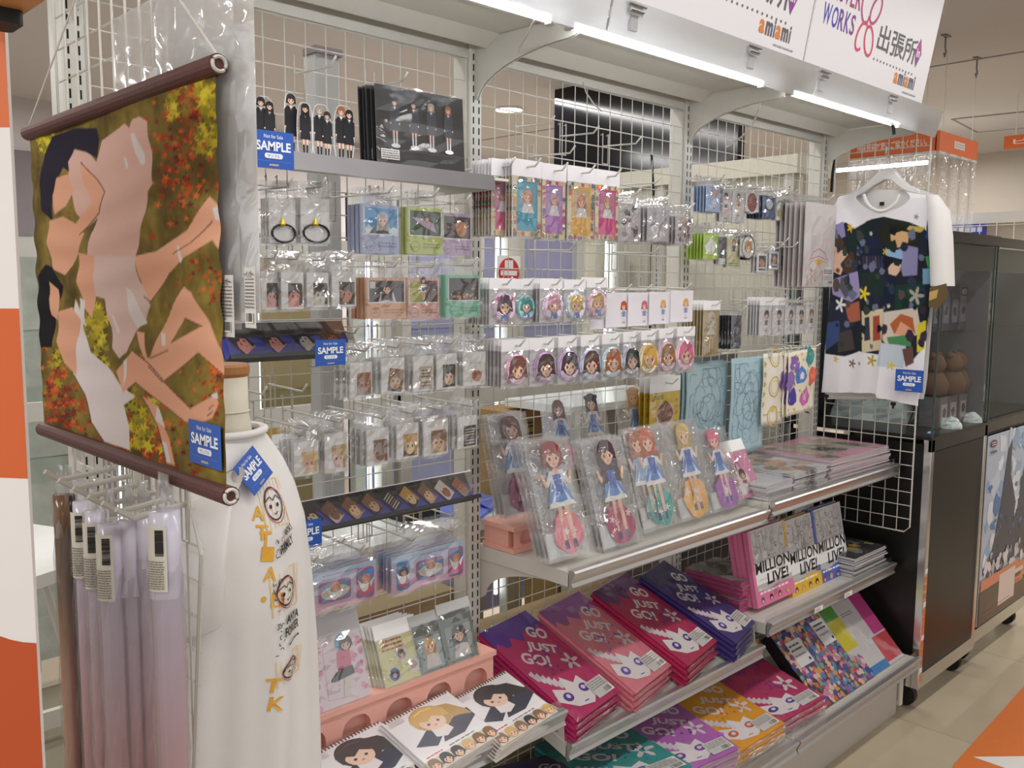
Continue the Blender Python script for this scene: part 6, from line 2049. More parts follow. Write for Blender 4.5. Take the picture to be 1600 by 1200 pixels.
# cloths on the bar
q0, q1 = on(1, -.13, 1100, 468), on(1, -.13, 1277, 448)
t = thing('hanging_bar', 'thin white bar carrying the pale blue towels and the patterned cloths', 'bar', (0, 0, 0))
MB().tube([(2.46, -.13, 1.392), (3.04, -.15, 1.392), (3.07, -.15, 1.40)], .003, 6).build('rod', WIRE, t)
for x in (2.5, 3.0):
    MB().tube([(x, -.13, 1.392), (x, .0, 1.392)], .003, 6).build('bar_arm', WIRE, t)
def cloth(label, x0, x1, z0, z1, Y, col, draw, n=0, bl=None, name='hanging_cloth', grp=None, slant=0.0):
    W, H = x1 - x0, z1 - z0
    t = thing(name, label, 'towel', ((x0 + x1) / 2, Y, z0), grp)
    b = MB()
    fn = lambda u, v: ((u - .5) * W, .004 * math.sin(u * 9) * (1 - v * .6) + .002 * math.sin(v * 7), v * H + slant * (u - .5))
    b.grid(fn, 14, 16)
    o = b.build('cloth_sheet', mat('cloth_' + col[1:], col, .9, var=.04, bump=.4, bscale=700), t, smooth=True)
    s = o.modifiers.new('thickness', 'SOLIDIFY')
    s.thickness, s.offset = .004, 1
    p = Print(lambda u, v, d: (u, fn(u / W + .5, v / H)[1] - .0048 - d, v + slant * (u / W)))
    draw(p, W, H)
    if p.f:
        p.build('printed_face', INKC, t)
    for k in range(1, n + 1):
        dup(t, (t.location.x - .004 * k, Y + .012 * k, z0 + random.uniform(-.006, .004)), random.uniform(-.02, .02), bl, grp)
    return t
sk = ['#7f98a8', '#8fa8b6', '#6f8798', '#93889f']
def sketch(seed):
    def f(p, W, H):
        random.seed(seed)
        scribble(p, -W * .42, H * .1, W * .42, H * .94, 46, sk, .0014)
        p.ring(0, H * .55, W * .34, H * .3, .0016, sk[0])
        p.ring(W * .02, H * .5, W * .2, H * .16, .0016, sk[2])
    return f
a, c = on(1, -.10, 1074, 590), on(1, -.10, 1137, 590)
cloth('pale blue-green towel with grey sketch lines, left and shorter one', a[0], c[0], on(1, -.10, 1100, 668)[2] - .08, 1.362, -.095, '#a3bcc2', sketch(3), 2, 'pale blue-green towel layered behind the left sketch towel', grp='pale blue sketch towels')
a, c = on(1, -.12, 1138, 640), on(1, -.12, 1190, 640)
cloth('pale blue towel with grey sketch lines, right and longer one', a[0], c[0], on(1, -.12, 1160, 707)[2], 1.372, -.125, '#aac6d0', sketch(5), 0, grp='pale blue sketch towels')
a, c = on(1, -.14, 1191, 600), on(1, -.14, 1224, 600)
def gold(p, W, H):
    for k in range(3):
        p.ring(0, H * (.95 - k * .42), W * .24, H * .15, .004, '#d2b44a', 12)
        p.ring(0, H * (.95 - k * .42), W * .17, H * .10, .002, '#dcc67a', 12)
    p.flower(-W * .05, H * .22, W * .10, '#e2c25a')
    p.line([(-W * .46, H * .15), (W * .46, H * .15)], .003, '#d8c27a')
    for k in range(5):
        p.flower(-W * .45, H * (.3 + k * .14), W * .09, '#cdb84a')
cloth('white cloth with gold oval emblems next to the pale blue towel', a[0], c[0], on(1, -.14, 1207, 662)[2], 1.380, -.14, '#ece6d8', gold, 0)
a, c = on(1, -.16, 1230, 600), on(1, -.16, 1272, 600)
def flowers(p, W, H):
    random.seed(9)
    for x, y, col in ((-.3, .82, '#8a6ab4'), (.25, .88, '#4a9a98'), (-.05, .6, '#5a84c8'), (.38, .56, '#e2705c'), (-.34, .30, '#5a4aa4'), (.12, .24, '#cf72b4'), (-.42, .55, '#9a7ac0')):
        for k in range(3):
            p.blot(W * x, H * y, W * (.17 - k * .05), (lin(col), tuple(v * 1.3 for v in lin(col)), lin('#f0e4d8'))[k], 11, .3)
    for k in range(30):
        p.blot(random.uniform(-W * .47, W * .47), random.uniform(H * .03, H * .97), .005, random.choice(['#e2cf7a', '#d8bf5a', '#c9d2b0']), 7)
cloth('cream cloth with bright ink flowers beside the last upright', a[0], c[0], on(1, -.16, 1250, 645)[2], 1.384, -.16, '#ece4d2', flowers, 3, 'cream flower cloth layered behind the front one', grp='cream flower cloths', slant=.012)
for x in (2.73, 2.82, 2.86, 2.95):
    t = thing('ring_clip', 'small white ring clip on the thin bar above the patterned cloths', 'clip', (x, -.145, 1.392), 'ring clips on the bar')
    MB().tube([(.0, .008 * math.cos(a), .008 * math.sin(a)) for a in [k * math.pi / 6 for k in range(12)]], .0016, 5, True).build('ring', WIRE, t)
    MB().box(-.008, -.004, -.022, .008, .004, -.006).build('clip_jaw', WIRE, t)

# ---- clear files stacked on the middle shelf
def file_draw(cols, bg='#dcd8da'):
    def f(p, W, H):
        p.rect(-W / 2, 0, W / 2, H, bg)
        for k in range(26):
            p.blot(random.uniform(-W * .42, W * .42), random.uniform(H * .08, H * .92), random.uniform(.012, .035), random.choice(cols), 10, .45)
    return f
def flat_stack(name, label, cat, x0, x1, yf, yb, z, n, th, draw, bl, grp, card='#dedadb', tilt=0.0):
    W, L_ = x1 - x0, yb - yf
    top = z + n * th
    r = thing(name, label, cat, ((x0 + x1) / 2, yf, top), grp, rx=tilt)
    MB().box(-W / 2, 0, -th * .9, W / 2, L_, -.0006).build('sheet', mat('card_' + card[1:], card, .4, var=.03), r)
    p = Print(lambda a, c, d: (a, c, d))
    draw(p, W, L_)
    p.build('printed_face', INKG, r)
    fm = film_mesh(W + .01, -.006, L_ + .006, .003, int(x0 * 100), 6, 8, .002)
    fm.v = [(a, c, -b + .001) for a, b, c in fm.v]
    fm.build('clear_sleeve', SMOOTHF, r)
    for k in range(1, n):
        dup(r, (r.location.x + random.uniform(-.006, .006), r.location.y + random.uniform(-.006, .006), top - k * th), random.uniform(-.03, .03), bl, grp)
    return r
Zs = .951
flat_stack('clear_file', 'glossy clear file with cream drawings on the first stack beside the pink pack', 'clear file', 2.440, 2.60, -.315, -.08, Zs, 9, .0055, file_draw(['#e6c9a4', '#d8d4d2', '#c9d2d8', '#efe6da']), 'clear file in the first stack beside the pink pack', 'stacked clear files left')
flat_stack('clear_file', 'glossy clear file with beige and dark drawings on the second stack', 'clear file', 2.61, 2.83, -.315, -.04, Zs, 11, .0056, file_draw(['#cfa98a', '#8f8f94', '#dcd6d0', '#7b7468']), 'clear file in the second, middle stack', 'stacked clear files middle')
flat_stack('clear_file', 'glossy clear file with a pink border on the stack against the end grid', 'clear file', 2.85, 3.29, -.32, -.02, Zs, 13, .0057, lambda p, W, H: (file_draw(['#c9b29a', '#9aa29a', '#dccfc2', '#7d7a6c', '#e6e2da'], '#e9a3bc')(p, W, H), p.rect(-W * .4, H * .2, W * .4, H * .8, '#b7aa98'), [p.blot(random.uniform(-W * .36, W * .36), random.uniform(H * .24, H * .76), .03, random.choice(['#8d8a74', '#cfc6b8', '#5f5a50']), 10) for _ in range(18)]), 'clear file in the stack against the end grid', 'stacked clear files right')

# ---- books on the lower shelf
def book(label, quad_b, quad_t, wpx, edge, num, n, bl):
    def f(p, w_, h_):
        p.rect(-w_ / 2, 0, w_ / 2, h_, '#e3e0e0')
        random.seed(int(w_ * 1000) + len(label))
        scribble(p, -w_ * .40, h_ * .52, w_ * .42, h_ * .97, 60, ['#8a878a', '#a5a2a4', '#6f6c70', '#b9b6b8'], .0012)
        for k in range(8):
            p.blot(random.uniform(-w_ * .42, w_ * .42), random.uniform(h_ * .5, h_ * .95), .003, random.choice([edge, '#c9455a', '#4a5a8c']), 6)
        p.rect(-w_ / 2, h_ * .28, w_ / 2, h_ * .56, '#eceaea')
        p.rect(-w_ / 2, 0, -w_ * .43, h_, edge)
        p.text('MILLION', -w_ * .42, h_ * .42, h_ * .15, '#17171a', w_ * .90, 0, .025, shear=.10)
        p.text('LIVE!', -w_ * .16, h_ * .245, h_ * .15, '#17171a', w_ * .56, 0, .025, shear=.10)
        p.poly([(-w_ / 2, 0), (w_ / 2, 0), (w_ / 2, h_ * .20), (w_ * .1, h_ * .22), (-w_ * .2, h_ * .18), (-w_ / 2, h_ * .22)], edge)
        p.lines_of_text(-w_ * .38, h_ * .14, w_ * .36, h_ * .20, 1, '#f2eef0')
        for k in range(4):
            head(p, -w_ * .34 + k * w_ * .22, h_ * .075, h_ * .036, ['#3a2a2e', '#7b4a3a', '#c9a05a', '#5a5a72'][(k + n) % 4], .6)
        if num:
            p.text(num, w_ * .34, h_ * .22, h_ * .07, '#4a463c', None, 0, .02)
    t = put_lean('idol_book', label, 'book', quad_b, -.275, quad_t, -.225, wpx, f, card=edge, t=.014, hdr=.002, group='white idol books', film=True, filmmat=SMOOTHF, m=.001, bulge=.001, gloss=True, cardname='book_block')
    if n:
        behind(t, n, .018, bl, 'white idol books', dx=-.002)
    return t
book('white MILLION LIVE book with pink edges, left of three', (1213, 938), (1193, 823), (1186, 1243), '#e27aa4', '', 3, 'pink-edged book standing behind the front pink one')
book('white MILLION LIVE book with yellow edges, middle of three', (1262, 924), (1244, 808), (1241, 1287), '#e6b52c', '2', 1, 'yellow-edged book standing behind the front yellow one')
book('white MILLION LIVE book with blue edges, right of three', (1305, 906), (1284, 793), (1284, 1328), '#5566c0', '', 1, 'blue-edged book standing behind the front blue one')
for x in (2.72, 2.93):
    t = thing('price_tag', 'small white price tag on the rail in front of the idol books, %s one' % ('left' if x < 2.8 else 'right'), 'price tag', (x, -.3615, .548), 'price tags on the book shelf rail')
    MB().box(-.028, -.001, 0, .028, 0, .016).build('tag_card', PAPER, t)
    p = Print(lambda u, v, d: (u, -.001 - d, v))
    p.lines_of_text(-.024, .003, .01, .013, 2, '#8a8688')
    p.build('tag_print', INK, t)
flat_stack('clear_file', 'dark glossy file on the stack right of the white books', 'clear file', 3.05, 3.30, -.325, -.05, .576, 12, .0058, file_draw(['#33343a', '#5a5c64', '#8f8f94', '#24242a', '#c9b23c'], '#3a3b42'), 'dark clear file under the top one right of the white books', 'dark clear files')
flat_stack('plastic_pack', 'crinkly silver-grey bagged pack left of the white books', 'bagged product', 2.44, 2.62, -.24, -.03, .576, 7, .0145, file_draw(['#b9b4ac', '#8f8a80', '#d8d4ce', '#6f6a62'], '#a39d94'), 'pink-edged bagged pack under the crinkly silver-grey one', 'bagged packs by the books', card='#b5527c')

# ---- bottom deck: glossy box and colour-edged box
def crowd(p, w_, h_):
    p.rect(-w_ / 2, 0, w_ / 2, h_, '#4a4660')
    random.seed(21)
    cols = ['#d8763c', '#e2a25a', '#5a86c4', '#b04aa0', '#3a4a90', '#e6d2c0', '#c2455a', '#6a3a8c', '#7fae9a', '#f0c8a8', '#33323c', '#e08ab0', '#4a9ad0']
    for j in range(22):
        for i in range(17):
            x, y = -w_ / 2 + w_ * (i + .5) / 17 + random.uniform(-.006, .006), h_ * (1 - (j + .5) / 22) + random.uniform(-.005, .005)
            p.n = 3 + j * 2 + (i % 2)
            p.blot(min(w_ / 2 - .01, max(-w_ / 2 + .01, x)), min(h_ - .01, max(.01, y)), random.uniform(.008, .014), random.choice(cols), 7, .4)
    p.n = 60
    for x, y in ((-.28, .50), (.22, .58)):
        p.rect(w_ * x - .045, h_ * y, w_ * x + .045, h_ * y + .09, '#ece9ea')
        p.lines_of_text(w_ * x - .038, h_ * y + .05, w_ * x + .03, h_ * y + .082, 2, '#3a3a40')
        p.lines_of_text(w_ * x - .038, h_ * y + .03, w_ * x + .03, h_ * y + .045, 1, '#9a98a0')
        p.ell(w_ * x + .03, h_ * y + .014, .006, .006, '#3a3430')
bxl = put_lean('picture_box', 'big flat black box with a crowded colourful cover leaning on the bottom deck', 'box', (1328, 1082), -.415, (1257, 963), -.215, (1289, 1368), crowd, card='#171418', t=.045, hdr=.002, gloss=True, m=.002, bulge=.003, cardname='box_body', filmmat=SMOOTHF)
def colour(p, w_, h_):
    p.rect(-w_ / 2, 0, w_ / 2, h_, '#dcd7d8')
    p.rect(-w_ / 2, h_ * .78, -w_ * .2, h_, '#5aa544')
    p.rect(-w_ / 2, h_ * .38, -w_ * .2, h_ * .78, '#e2d21f')
    p.rect(w_ * .22, h_ * .40, w_ / 2, h_ * .97, '#d13a8c')
    p.rect(w_ * .12, h_ * .04, w_ / 2, h_ * .38, '#d4444e')
    p.rect(-w_ * .3, 0, w_ * .12, h_ * .10, '#2f86cc')
    p.rect(-w_ * .2, h_ * .95, w_ * .15, h_, '#d8763c')
    p.lines_of_text(-w_ * .15, h_ * .74, w_ * .1, h_ * .80, 2, '#8a8688')
put_lean('colour_box', 'white box with green, yellow, pink and red edges leaning beside the glossy box', 'box', (1384, 1044), -.413, (1318, 928), -.215, (1350, 1408), colour, card='#d8d4d4', t=.03, hdr=.002, gloss=True, m=.002, bulge=.003, cardname='box_body', filmmat=SMOOTHF)

# ------------------------------------------------------------------ right end grid, hanger and T-shirt
RX = 3.345
r = thing('wire_grid_panel', 'white wire grid standing out at the far end behind the collage T-shirt', 'wire grid', (RX, 0, 0))
y0, y1, z0, z1 = -.04, -.392, .70, 2.155
b = MB()
b.tube([(0, y0, z0), (0, y1 + .02, z0), (0, y1, z0 + .02), (0, y1, z1 - .02), (0, y1 + .02, z1), (0, y0, z1)], .0032, 6, True)
b.build('frame', WIRE, r)
b = MB()
for k in range(1, 7):
    b.tube([(.002, y0 + (y1 - y0) * k / 7, z0), (.002, y0 + (y1 - y0) * k / 7, z1)], .0019, 4)
n = 29
for k in range(1, n):
    b.tube([(-.002, y0, z0 + (z1 - z0) * k / n), (-.002, y1, z0 + (z1 - z0) * k / n)], .0019, 4)
tag(b.build('wires', WIRE, r), kind='stuff')

HX = 3.315
ts = lambda px, py: tuple(on(0, HX, px, py)[1:])
hg = thing('coat_hanger', 'white wide-shouldered hanger with a wire hook carrying the collage T-shirt', 'hanger', (HX, 0, 0))
b = MB()
pts = [ts(1390, 262), ts(1390, 248), ts(1384, 240), ts(1386, 230), ts(1394, 230)]
b.tube([(0, y, z) for y, z in pts], .0026, 6)
b.build('wire_hook', CHROME, hg)
top = [ts(1336, 302), ts(1352, 290), ts(1372, 272), ts(1388, 262), ts(1398, 264), ts(1408, 278), ts(1422, 290), ts(1436, 296)]
bot = [ts(1436, 303), ts(1420, 300), ts(1404, 290), ts(1393, 281), ts(1384, 281), ts(1368, 290), ts(1350, 303), ts(1337, 308)]
MB().prism([(-.014, y, z) for y, z in top + bot], (.028, 0, 0)).build('shoulder_bar', mat('white_plastic', '#e9e8e6', .35, var=.02), hg, bevel=.003)
a, c = ts(1352, 303), ts(1408, 286)

tsh = thing('collage_tshirt', 'white T-shirt with a dark photo-collage print hanging on the far end grid', 'T-shirt', (HX, 0, 0))
rows = [(296, 1336, 1437), (302, 1326, 1455), (310, 1312, 1470), (330, 1308, 1474), (370, 1305, 1470), (420, 1303, 1462), (480, 1299, 1456), (540, 1294, 1451), (590, 1291, 1447), (612, 1289, 1444), (624, 1288, 1441)]
hem = lambda u: 612 + 17 * max(0, (u - .55)) / .45 * 1.0 + (4 if u > .62 else 0)
nu_, nv_ = 150, 240
V, P2, PXL = [], [], []
for j in range(nv_ + 1):
    for i in range(nu_ + 1):
        u, v = i / nu_, j / nv_
        ytop = 290 + 18 * abs(u - .48) * 2
        if .20 < u < .78:     # neckline dips
            c_ = (u - .49) / .29
            ytop = max(ytop, 300 + 32 * max(0, 1 - c_ * c_) ** .6)
        py = ytop + (hem(u) - ytop) * (v)
        xl = np.interp(py, [q[0] for q in rows], [q[1] for q in rows])
        xr = np.interp(py, [q[0] for q in rows], [q[2] for q in rows])
        px = xl + (xr - xl) * u
        y, z = ts(px, py)
        bul = .045 * math.sin(math.pi * min(1, max(0, u))) ** .6 + .010 * math.sin(u * 13 + .8 * v) * v + .006 * math.sin(u * 29 + 2 * v) * v * v
        if u > .60 and v > .5:
            bul += .014 * (v - .5) * 2
        V.append((-.016 - bul, y, z))
        P2.append((px, py))
P2 = np.array(P2)
C = np.tile(np.array(lin('#e9e6ea')), (len(P2), 1))
polys = []
S_ = lambda pts, col: polys.append((pts, col))
NV, GN, PU, BR2, SKN = '#161b2c', '#1d2a2b', '#8f86b8', '#4a362b', '#d3a284'
S_([(1303, 360), (1330, 348), (1345, 358), (1372, 344), (1392, 340), (1430, 348), (1452, 358), (1462, 380), (1458, 470), (1450, 540), (1436, 560), (1400, 555), (1352, 548), (1330, 556), (1296, 552), (1292, 500), (1300, 440)], '#22262f')
S_([(1310, 352), (1326, 347), (1330, 370), (1312, 378)], PU)
S_([(1304, 372), (1318, 366), (1328, 380), (1322, 410), (1304, 408)], BR2)
S_([(1306, 382), (1320, 392), (1316, 412), (1305, 408)], SKN)
S_([(1305, 402), (1330, 388), (1334, 400), (1322, 430), (1306, 424)], '#d9b098')
S_([(1322, 412), (1342, 390), (1348, 420), (1336, 430), (1326, 424)], BR2)
S_([(1330, 372), (1345, 362), (1366, 346), (1384, 344), (1378, 360), (1352, 394), (1338, 394)], GN)
S_([(1345, 394), (1370, 372), (1386, 370), (1382, 384), (1356, 400)], '#1c2744')
S_([(1392, 342), (1420, 350), (1442, 360), (1440, 388), (1400, 388), (1386, 376)], '#27291f')
S_([(1402, 364), (1416, 360), (1430, 364), (1428, 380), (1414, 388), (1404, 382)], '#cda678')
S_([(1400, 352), (1432, 354), (1434, 366), (1420, 362), (1402, 368)], '#1d2219')
S_([(1430, 354), (1454, 356), (1446, 364), (1426, 360)], '#bdaa4a')
S_([(1412, 392), (1424, 384), (1442, 388), (1440, 430), (1420, 432)], '#8a86ae')
S_([(1354, 392), (1396, 386), (1396, 420), (1356, 426)], '#1a2238')
for k in range(7):
    S_([(1358 + k * 5, 402), (1361 + k * 5, 400), (1362 + k * 5, 420), (1358 + k * 5, 421)], ('#3a3550', '#6a4a4a', '#2a3a5a')[k % 3])
S_([(1396, 390), (1420, 392), (1420, 412), (1398, 412)], '#8fb0d4')
S_([(1398, 408), (1418, 408), (1416, 424), (1410, 432), (1400, 428)], '#d8b49c')
S_([(1396, 400), (1420, 406), (1418, 414), (1408, 410), (1398, 418)], '#141c34')
S_([(1304, 438), (1350, 424), (1354, 462), (1340, 472), (1308, 460)], '#9a8fba')
S_([(1322, 434), (1334, 432), (1344, 456), (1330, 466), (1320, 450)], '#55565e')
S_([(1355, 428), (1392, 424), (1392, 462), (1356, 466)], '#20302c')
S_([(1392, 436), (1410, 430), (1412, 470), (1392, 474)], '#1b2236')
S_([(1410, 446), (1452, 440), (1450, 482), (1408, 488)], '#1c3a34')
S_([(1304, 470), (1340, 474), (1352, 500), (1330, 520), (1298, 510)], '#2a2f40')
S_([(1330, 478), (1352, 470), (1354, 500), (1336, 504)], '#a9614a')
S_([(1295, 505), (1320, 500), (1322, 530), (1296, 548)], '#3c4f7c')
S_([(1320, 520), (1340, 514), (1344, 545), (1318, 550)], '#4a4240')
S_([(1356, 486), (1392, 482), (1390, 545), (1358, 550)], '#d2c4a0')
S_([(1362, 496), (1370, 494), (1372, 530), (1362, 532)], '#3a3a48')
S_([(1376, 494), (1386, 492), (1388, 530), (1376, 532)], '#a44a3c')
S_([(1390, 488), (1440, 480), (1446, 520), (1400, 540), (1392, 530)], '#cfc2b4')
S_([(1405, 504), (1418, 494), (1432, 500), (1434, 516), (1420, 526), (1408, 520)], '#dba184')
S_([(1402, 506), (1416, 490), (1434, 496), (1438, 522), (1430, 512), (1416, 502), (1408, 522)], '#b0603a')
S_([(1398, 526), (1430, 522), (1432, 540), (1402, 542)], '#4f8a5a')
S_([(1440, 506), (1452, 500), (1450, 545), (1440, 550)], '#d8c83a')
S_([(1388, 534), (1424, 540), (1420, 574), (1382, 570)], '#c3cdd6')
S_([(1418, 545), (1434, 540), (1436, 566), (1424, 572)], '#6a4a44')
S_([(1456, 345), (1462, 340), (1466, 352), (1464, 380), (1452, 372)], '#2a4a86')
S_([(1446, 372), (1460, 376), (1458, 405), (1446, 400)], '#242a38')
S_([(1452, 402), (1466, 396), (1466, 420), (1456, 424)], '#3f9a5c')
S_([(1448, 420), (1464, 420), (1462, 444), (1448, 444)], '#7aa6c2')
rn2 = random.Random(12)
for _ in range(70):
    cx, cy, r_ = rn2.uniform(1308, 1450), rn2.uniform(362, 540), rn2.uniform(2.5, 8)
    S_([(cx + r_ * rn2.uniform(.5, 1.2) * math.cos(k * 1.05), cy + 1.4 * r_ * rn2.uniform(.5, 1.2) * math.sin(k * 1.05)) for k in range(6)], rn2.choice(['#141824', '#2b3a4a', '#3a3040', '#1d2c28', '#5a4a44', '#6a708a', '#232a44', '#39413a']))
def fl5(cx, cy, r_, col, n=5):
    S_([(cx + r_ * (.62 + .38 * math.cos(n * a)) * math.cos(a), cy + r_ * 1.25 * (.62 + .38 * math.cos(n * a)) * math.sin(a)) for a in [k * math.pi / 20 for k in range(40)]], col)
for cx, cy, r_, col in ((1338, 357, 6, '#dcbc2c'), (1361, 459, 10, '#dcc832'), (1395, 394, 5, '#c9b43a'), (1438, 462, 12, '#a9a89c'), (1322, 476, 10, '#e6e3e8'), (1315, 560, 5, '#d6b92f'), (1340, 567, 6, '#6a5440'), (1353, 567, 3, '#55565c'),
                        (1374, 562, 8, '#b3a42c'), (1403, 570, 6, '#d9bd3a'), (1372, 366, 3, '#d8d4da'), (1400, 478, 3, '#e2e0e4'), (1440, 340, 4, '#3d7a82'), (1441, 338, 2, '#d8846a')):
    fl5(cx, cy, r_, col)
paint_aa(P2, C, polys, 1.1, 1.4)
o = cloth_grid('front_cloth', V, nu_, nv_, C, INKC, tsh)
Vb = [(-.010 + .0, y, z) for x, y, z in V]
b = MB()
rows2 = [(ts(a, py), ts(c, py)) for py, a, c in rows]
v = [p_ for (l, rgt) in rows2 for p_ in ((.012, *l), (.012, *rgt))]
b.add(v, [(2 * i, 2 * i + 1, 2 * i + 3, 2 * i + 2) for i in range(len(rows2) - 1)])
b.build('back_cloth', CLOTHW, tsh)
b = MB()
pts = []
for k in range(15):
    u = .21 + .56 * k / 14
    c_ = (u - .49) / .29
    py = 300 + 32 * max(0, 1 - c_ * c_) ** .6
    px = 1336 + (1437 - 1336) * u * 1.0 + 2
    y, z = ts(px, py)
    pts.append((-.016 - .045 * math.sin(math.pi * u) ** .6 - .002, y, z + .002))
b.tube(pts, .006, 8)
b.build('neck_rib', CLOTHW, tsh, smooth=True)
b = MB()
y, z = ts(1377, 318)
b.box(.004, y - .008, z - .006, .006, y + .008, z + .006)
b.build('neck_label', BLACKP, tsh)
# sleeves: the near one hangs at the right, the other is pushed behind
def sleeve(pts_c, rad, nm):
    b = MB()
    n = 18
    v = []
    for (x, y, z), (ra, rb) in zip(pts_c, rad):
        for k in range(n):
            a = 2 * math.pi * k / n
            v.append((x + ra * math.cos(a), y + rb * math.sin(a), z))
    f = [(i * n + (k + 1) % n, i * n + k, (i + 1) * n + k, (i + 1) * n + (k + 1) % n) for i in range(len(pts_c) - 1) for k in range(n)]
    b.add(v, f)
    return b.build(nm, CLOTHW, tsh, smooth=True)
P3 = [ts(1462, 306), ts(1472, 330), ts(1475, 370), ts(1477, 410), ts(1478, 447)]
sleeve([(-.03, y, z) for y, z in P3], [(.02, .02), (.032, .036), (.04, .040), (.045, .038), (.046, .038)], 'sleeve')
P3 = [ts(1318, 306), ts(1306, 330), ts(1303, 370), ts(1300, 420)]
sleeve([(.0, y, z) for y, z in P3], [(.012, .014), (.014, .02), (.016, .022), (.016, .022)], 'sleeve')
y, z = ts(1480, 452)
p = Print(lambda u, v, d: (-.078 - d, y - u, z + v))
p.poly([(-.03, .005), (.025, .02), (.035, -.02), (.0, -.07), (-.03, -.06)], '#6a5a3a')
p.poly([(-.03, -.01), (.0, .0), (-.005, -.03), (-.03, -.04)], '#c9a86a')
p.build('sleeve_print', INKC, tsh)
q = on(0, HX - .085, 1420, 612)
sample_card('blue SAMPLE ticket on the hem of the collage T-shirt', (HX - .088, q[1], q[2]), .098, .078, rz=-math.pi / 2)
for px, py in ((1297, 617), (1401, 629)):
    y, z = ts(px, py)
    t = thing('hem_clip', 'tiny black clip under the hem of the collage T-shirt, %s one' % ('left' if px < 1350 else 'right'), 'clip', (HX - .03, y, z - .008))
    MB().box(-.004, -.008, 0, .004, .008, .012).build('jaw', RUBBER, t)
    MB().box(-.003, -.003, -.012, .003, .003, 0).build('lever', RUBBER, t)
tag(MB().tube([tuple(on(1, -.02, 1254, 642)), tuple(on(0, RX, 1268, 646)), tuple(on(0, RX, 1278, 649))], .003, 5).build('cable_tie', RUBBER), 'black cable tie joining the end grid to the last upright', 'cable tie')

# ------------------------------------------------------------------ glass display cases
BLK = mat('black_panel', '#12100f', .35, var=.1)
SMOKE = mat('dark_panel', '#1c1a1b', .3, var=.05)
CASEY = -.445
def case(label, x0, x1, yf, yb, zb=.10, zt=1.06, ztop=1.80, poster=False):
    t = thing('display_case', label, 'display case', (x0, yf, 0))
    W, D = x1 - x0, yb - yf
    MB().box(.03, .006, zb + .05, W - .03, .02, zt - .06).build('front_panel', BLK, t)
    MB().box(.004, .03, zb + .02, .016, D - .03, zt - .03).build('side_panel', BLK, t)
    MB().box(W - .016, .03, zb + .02, W - .004, D - .03, zt - .03).build('side_panel', BLK, t)
    MB().box(.0, .0, zt - .012, W, D, zt).build('deck', SMOKE, t)
    MB().box(.0, .0, zt - .055, W, .012, zt - .012).build('deck_front', mat('dark_chrome', '#4c4a4a', .2, .9), t)
    for x, y in ((0, 0), (W - .03, 0), (0, D - .03), (W - .03, D - .03)):
        MB().bevbox(x, y, zb, x + .03, y + .03, zt - .012, .003).build('chrome_post', CHROME, t)
    b = MB()
    b.box(.03, 0, zb, W - .03, .03, zb + .055)
    b.box(0, .03, zb, .03, D - .03, zb + .055)
    b.box(W - .03, .03, zb, W, D - .03, zb + .055)
    b.build('bottom_rail', CHROME, t)
    for nm, bx in (('glass_pane', (.004, .004, zt, W - .004, .009, ztop)), ('glass_pane', (.004, .009, zt, .009, D, ztop)), ('glass_pane', (W - .009, .009, zt, W - .004, D, ztop)), ('glass_pane', (.004, D - .005, zt, W - .004, D, ztop)), ('glass_top', (.004, .004, ztop, W - .004, D, ztop + .006))):
        MB().box(*bx).build(nm, GLASS, t)
    e = .006
    for x, y in ((0, 0), (W - e, 0), (0, D - e), (W - e, D - e)):
        MB().box(x, y, zt, x + e, y + e, ztop).build('glass_edge', mat('glass_edge', '#3f4a48', .2), t)
    b = MB()
    b.box(-.004, -.004, ztop - .03, W + .004, .008, ztop + .008)
    b.box(-.004, .008, ztop - .03, .008, D, ztop + .008)
    b.build('top_frame', mat('dark_chrome', '#4c4a4a', .2, .9), t)
    MB().box(.012, .012, ztop - .13, W - .012, .02, ztop - .035).build('black_fascia', SMOKE, t)
    MB().box(.02, D - .02, zt, W - .02, D - .012, ztop - .03).build('back_sheet', mat('case_back', '#38353b', .5, var=.2, scale=8), t)
    MB().box(W - .016, .02, zt, W - .012, D - .02, ztop - .03).build('darkening_sheet', mat('case_shade_sheet', '#6f6b72', .3, var=.3, scale=7), t)  # added sheet that darkens the view through the case
    MB().box(.02, .04, (zt + ztop) / 2, W - .03, D - .03, (zt + ztop) / 2 + .005).build('glass_shelf', GLASS, t)
    for x in (.06, W - .06):
        for y in (.07, D - .07):
            c = MB().box(x - .022, y - .022, .085, x + .022, y + .022, zb).build('caster', RUBBER, t)
            MB().tube([(x - .014, y, .044), (x + .014, y, .044)], .042, 16).build('wheel', RUBBER, c)
            MB().prism([(x - .02, y - .02, .09), (x - .02, y + .02, .09), (x - .02, y + .008, .035), (x - .02, y - .008, .035)], (.004, 0, 0)).build('fork', mat('dark_chrome', '#4c4a4a', .2, .9), c)
    p = Print(lambda u, v, d: (u, -d, v))
    for k in range(14):
        z = zb + .03 + k * .032
        p.rect(.003, z, .027, z + .02, ('#d8763a', '#e9e5e2', '#d8763a', '#d8763a')[k % 4])
    p.build('orange_tape', INK, t)
    return t
c1 = case('nearer glass display case on casters with a black front, beside the shelving', 3.372, 3.95, CASEY, .15)
c2 = case('farther glass display case on casters with a sea poster on its front', 3.975, 4.70, CASEY + .02, .18)
t = thing('case_poster', 'poster of a dark ship-like shape on icy blue sea fixed to the far display case', 'poster', (4.01, CASEY + .014, .17))
MB().box(0, 0, 0, .66, .003, .82).build('poster_sheet', PAPER, t)
p = Print(lambda u, v, d: (u, -d, v))
p.rect(0, 0, .66, .82, '#b7c6d8')
random.seed(5)
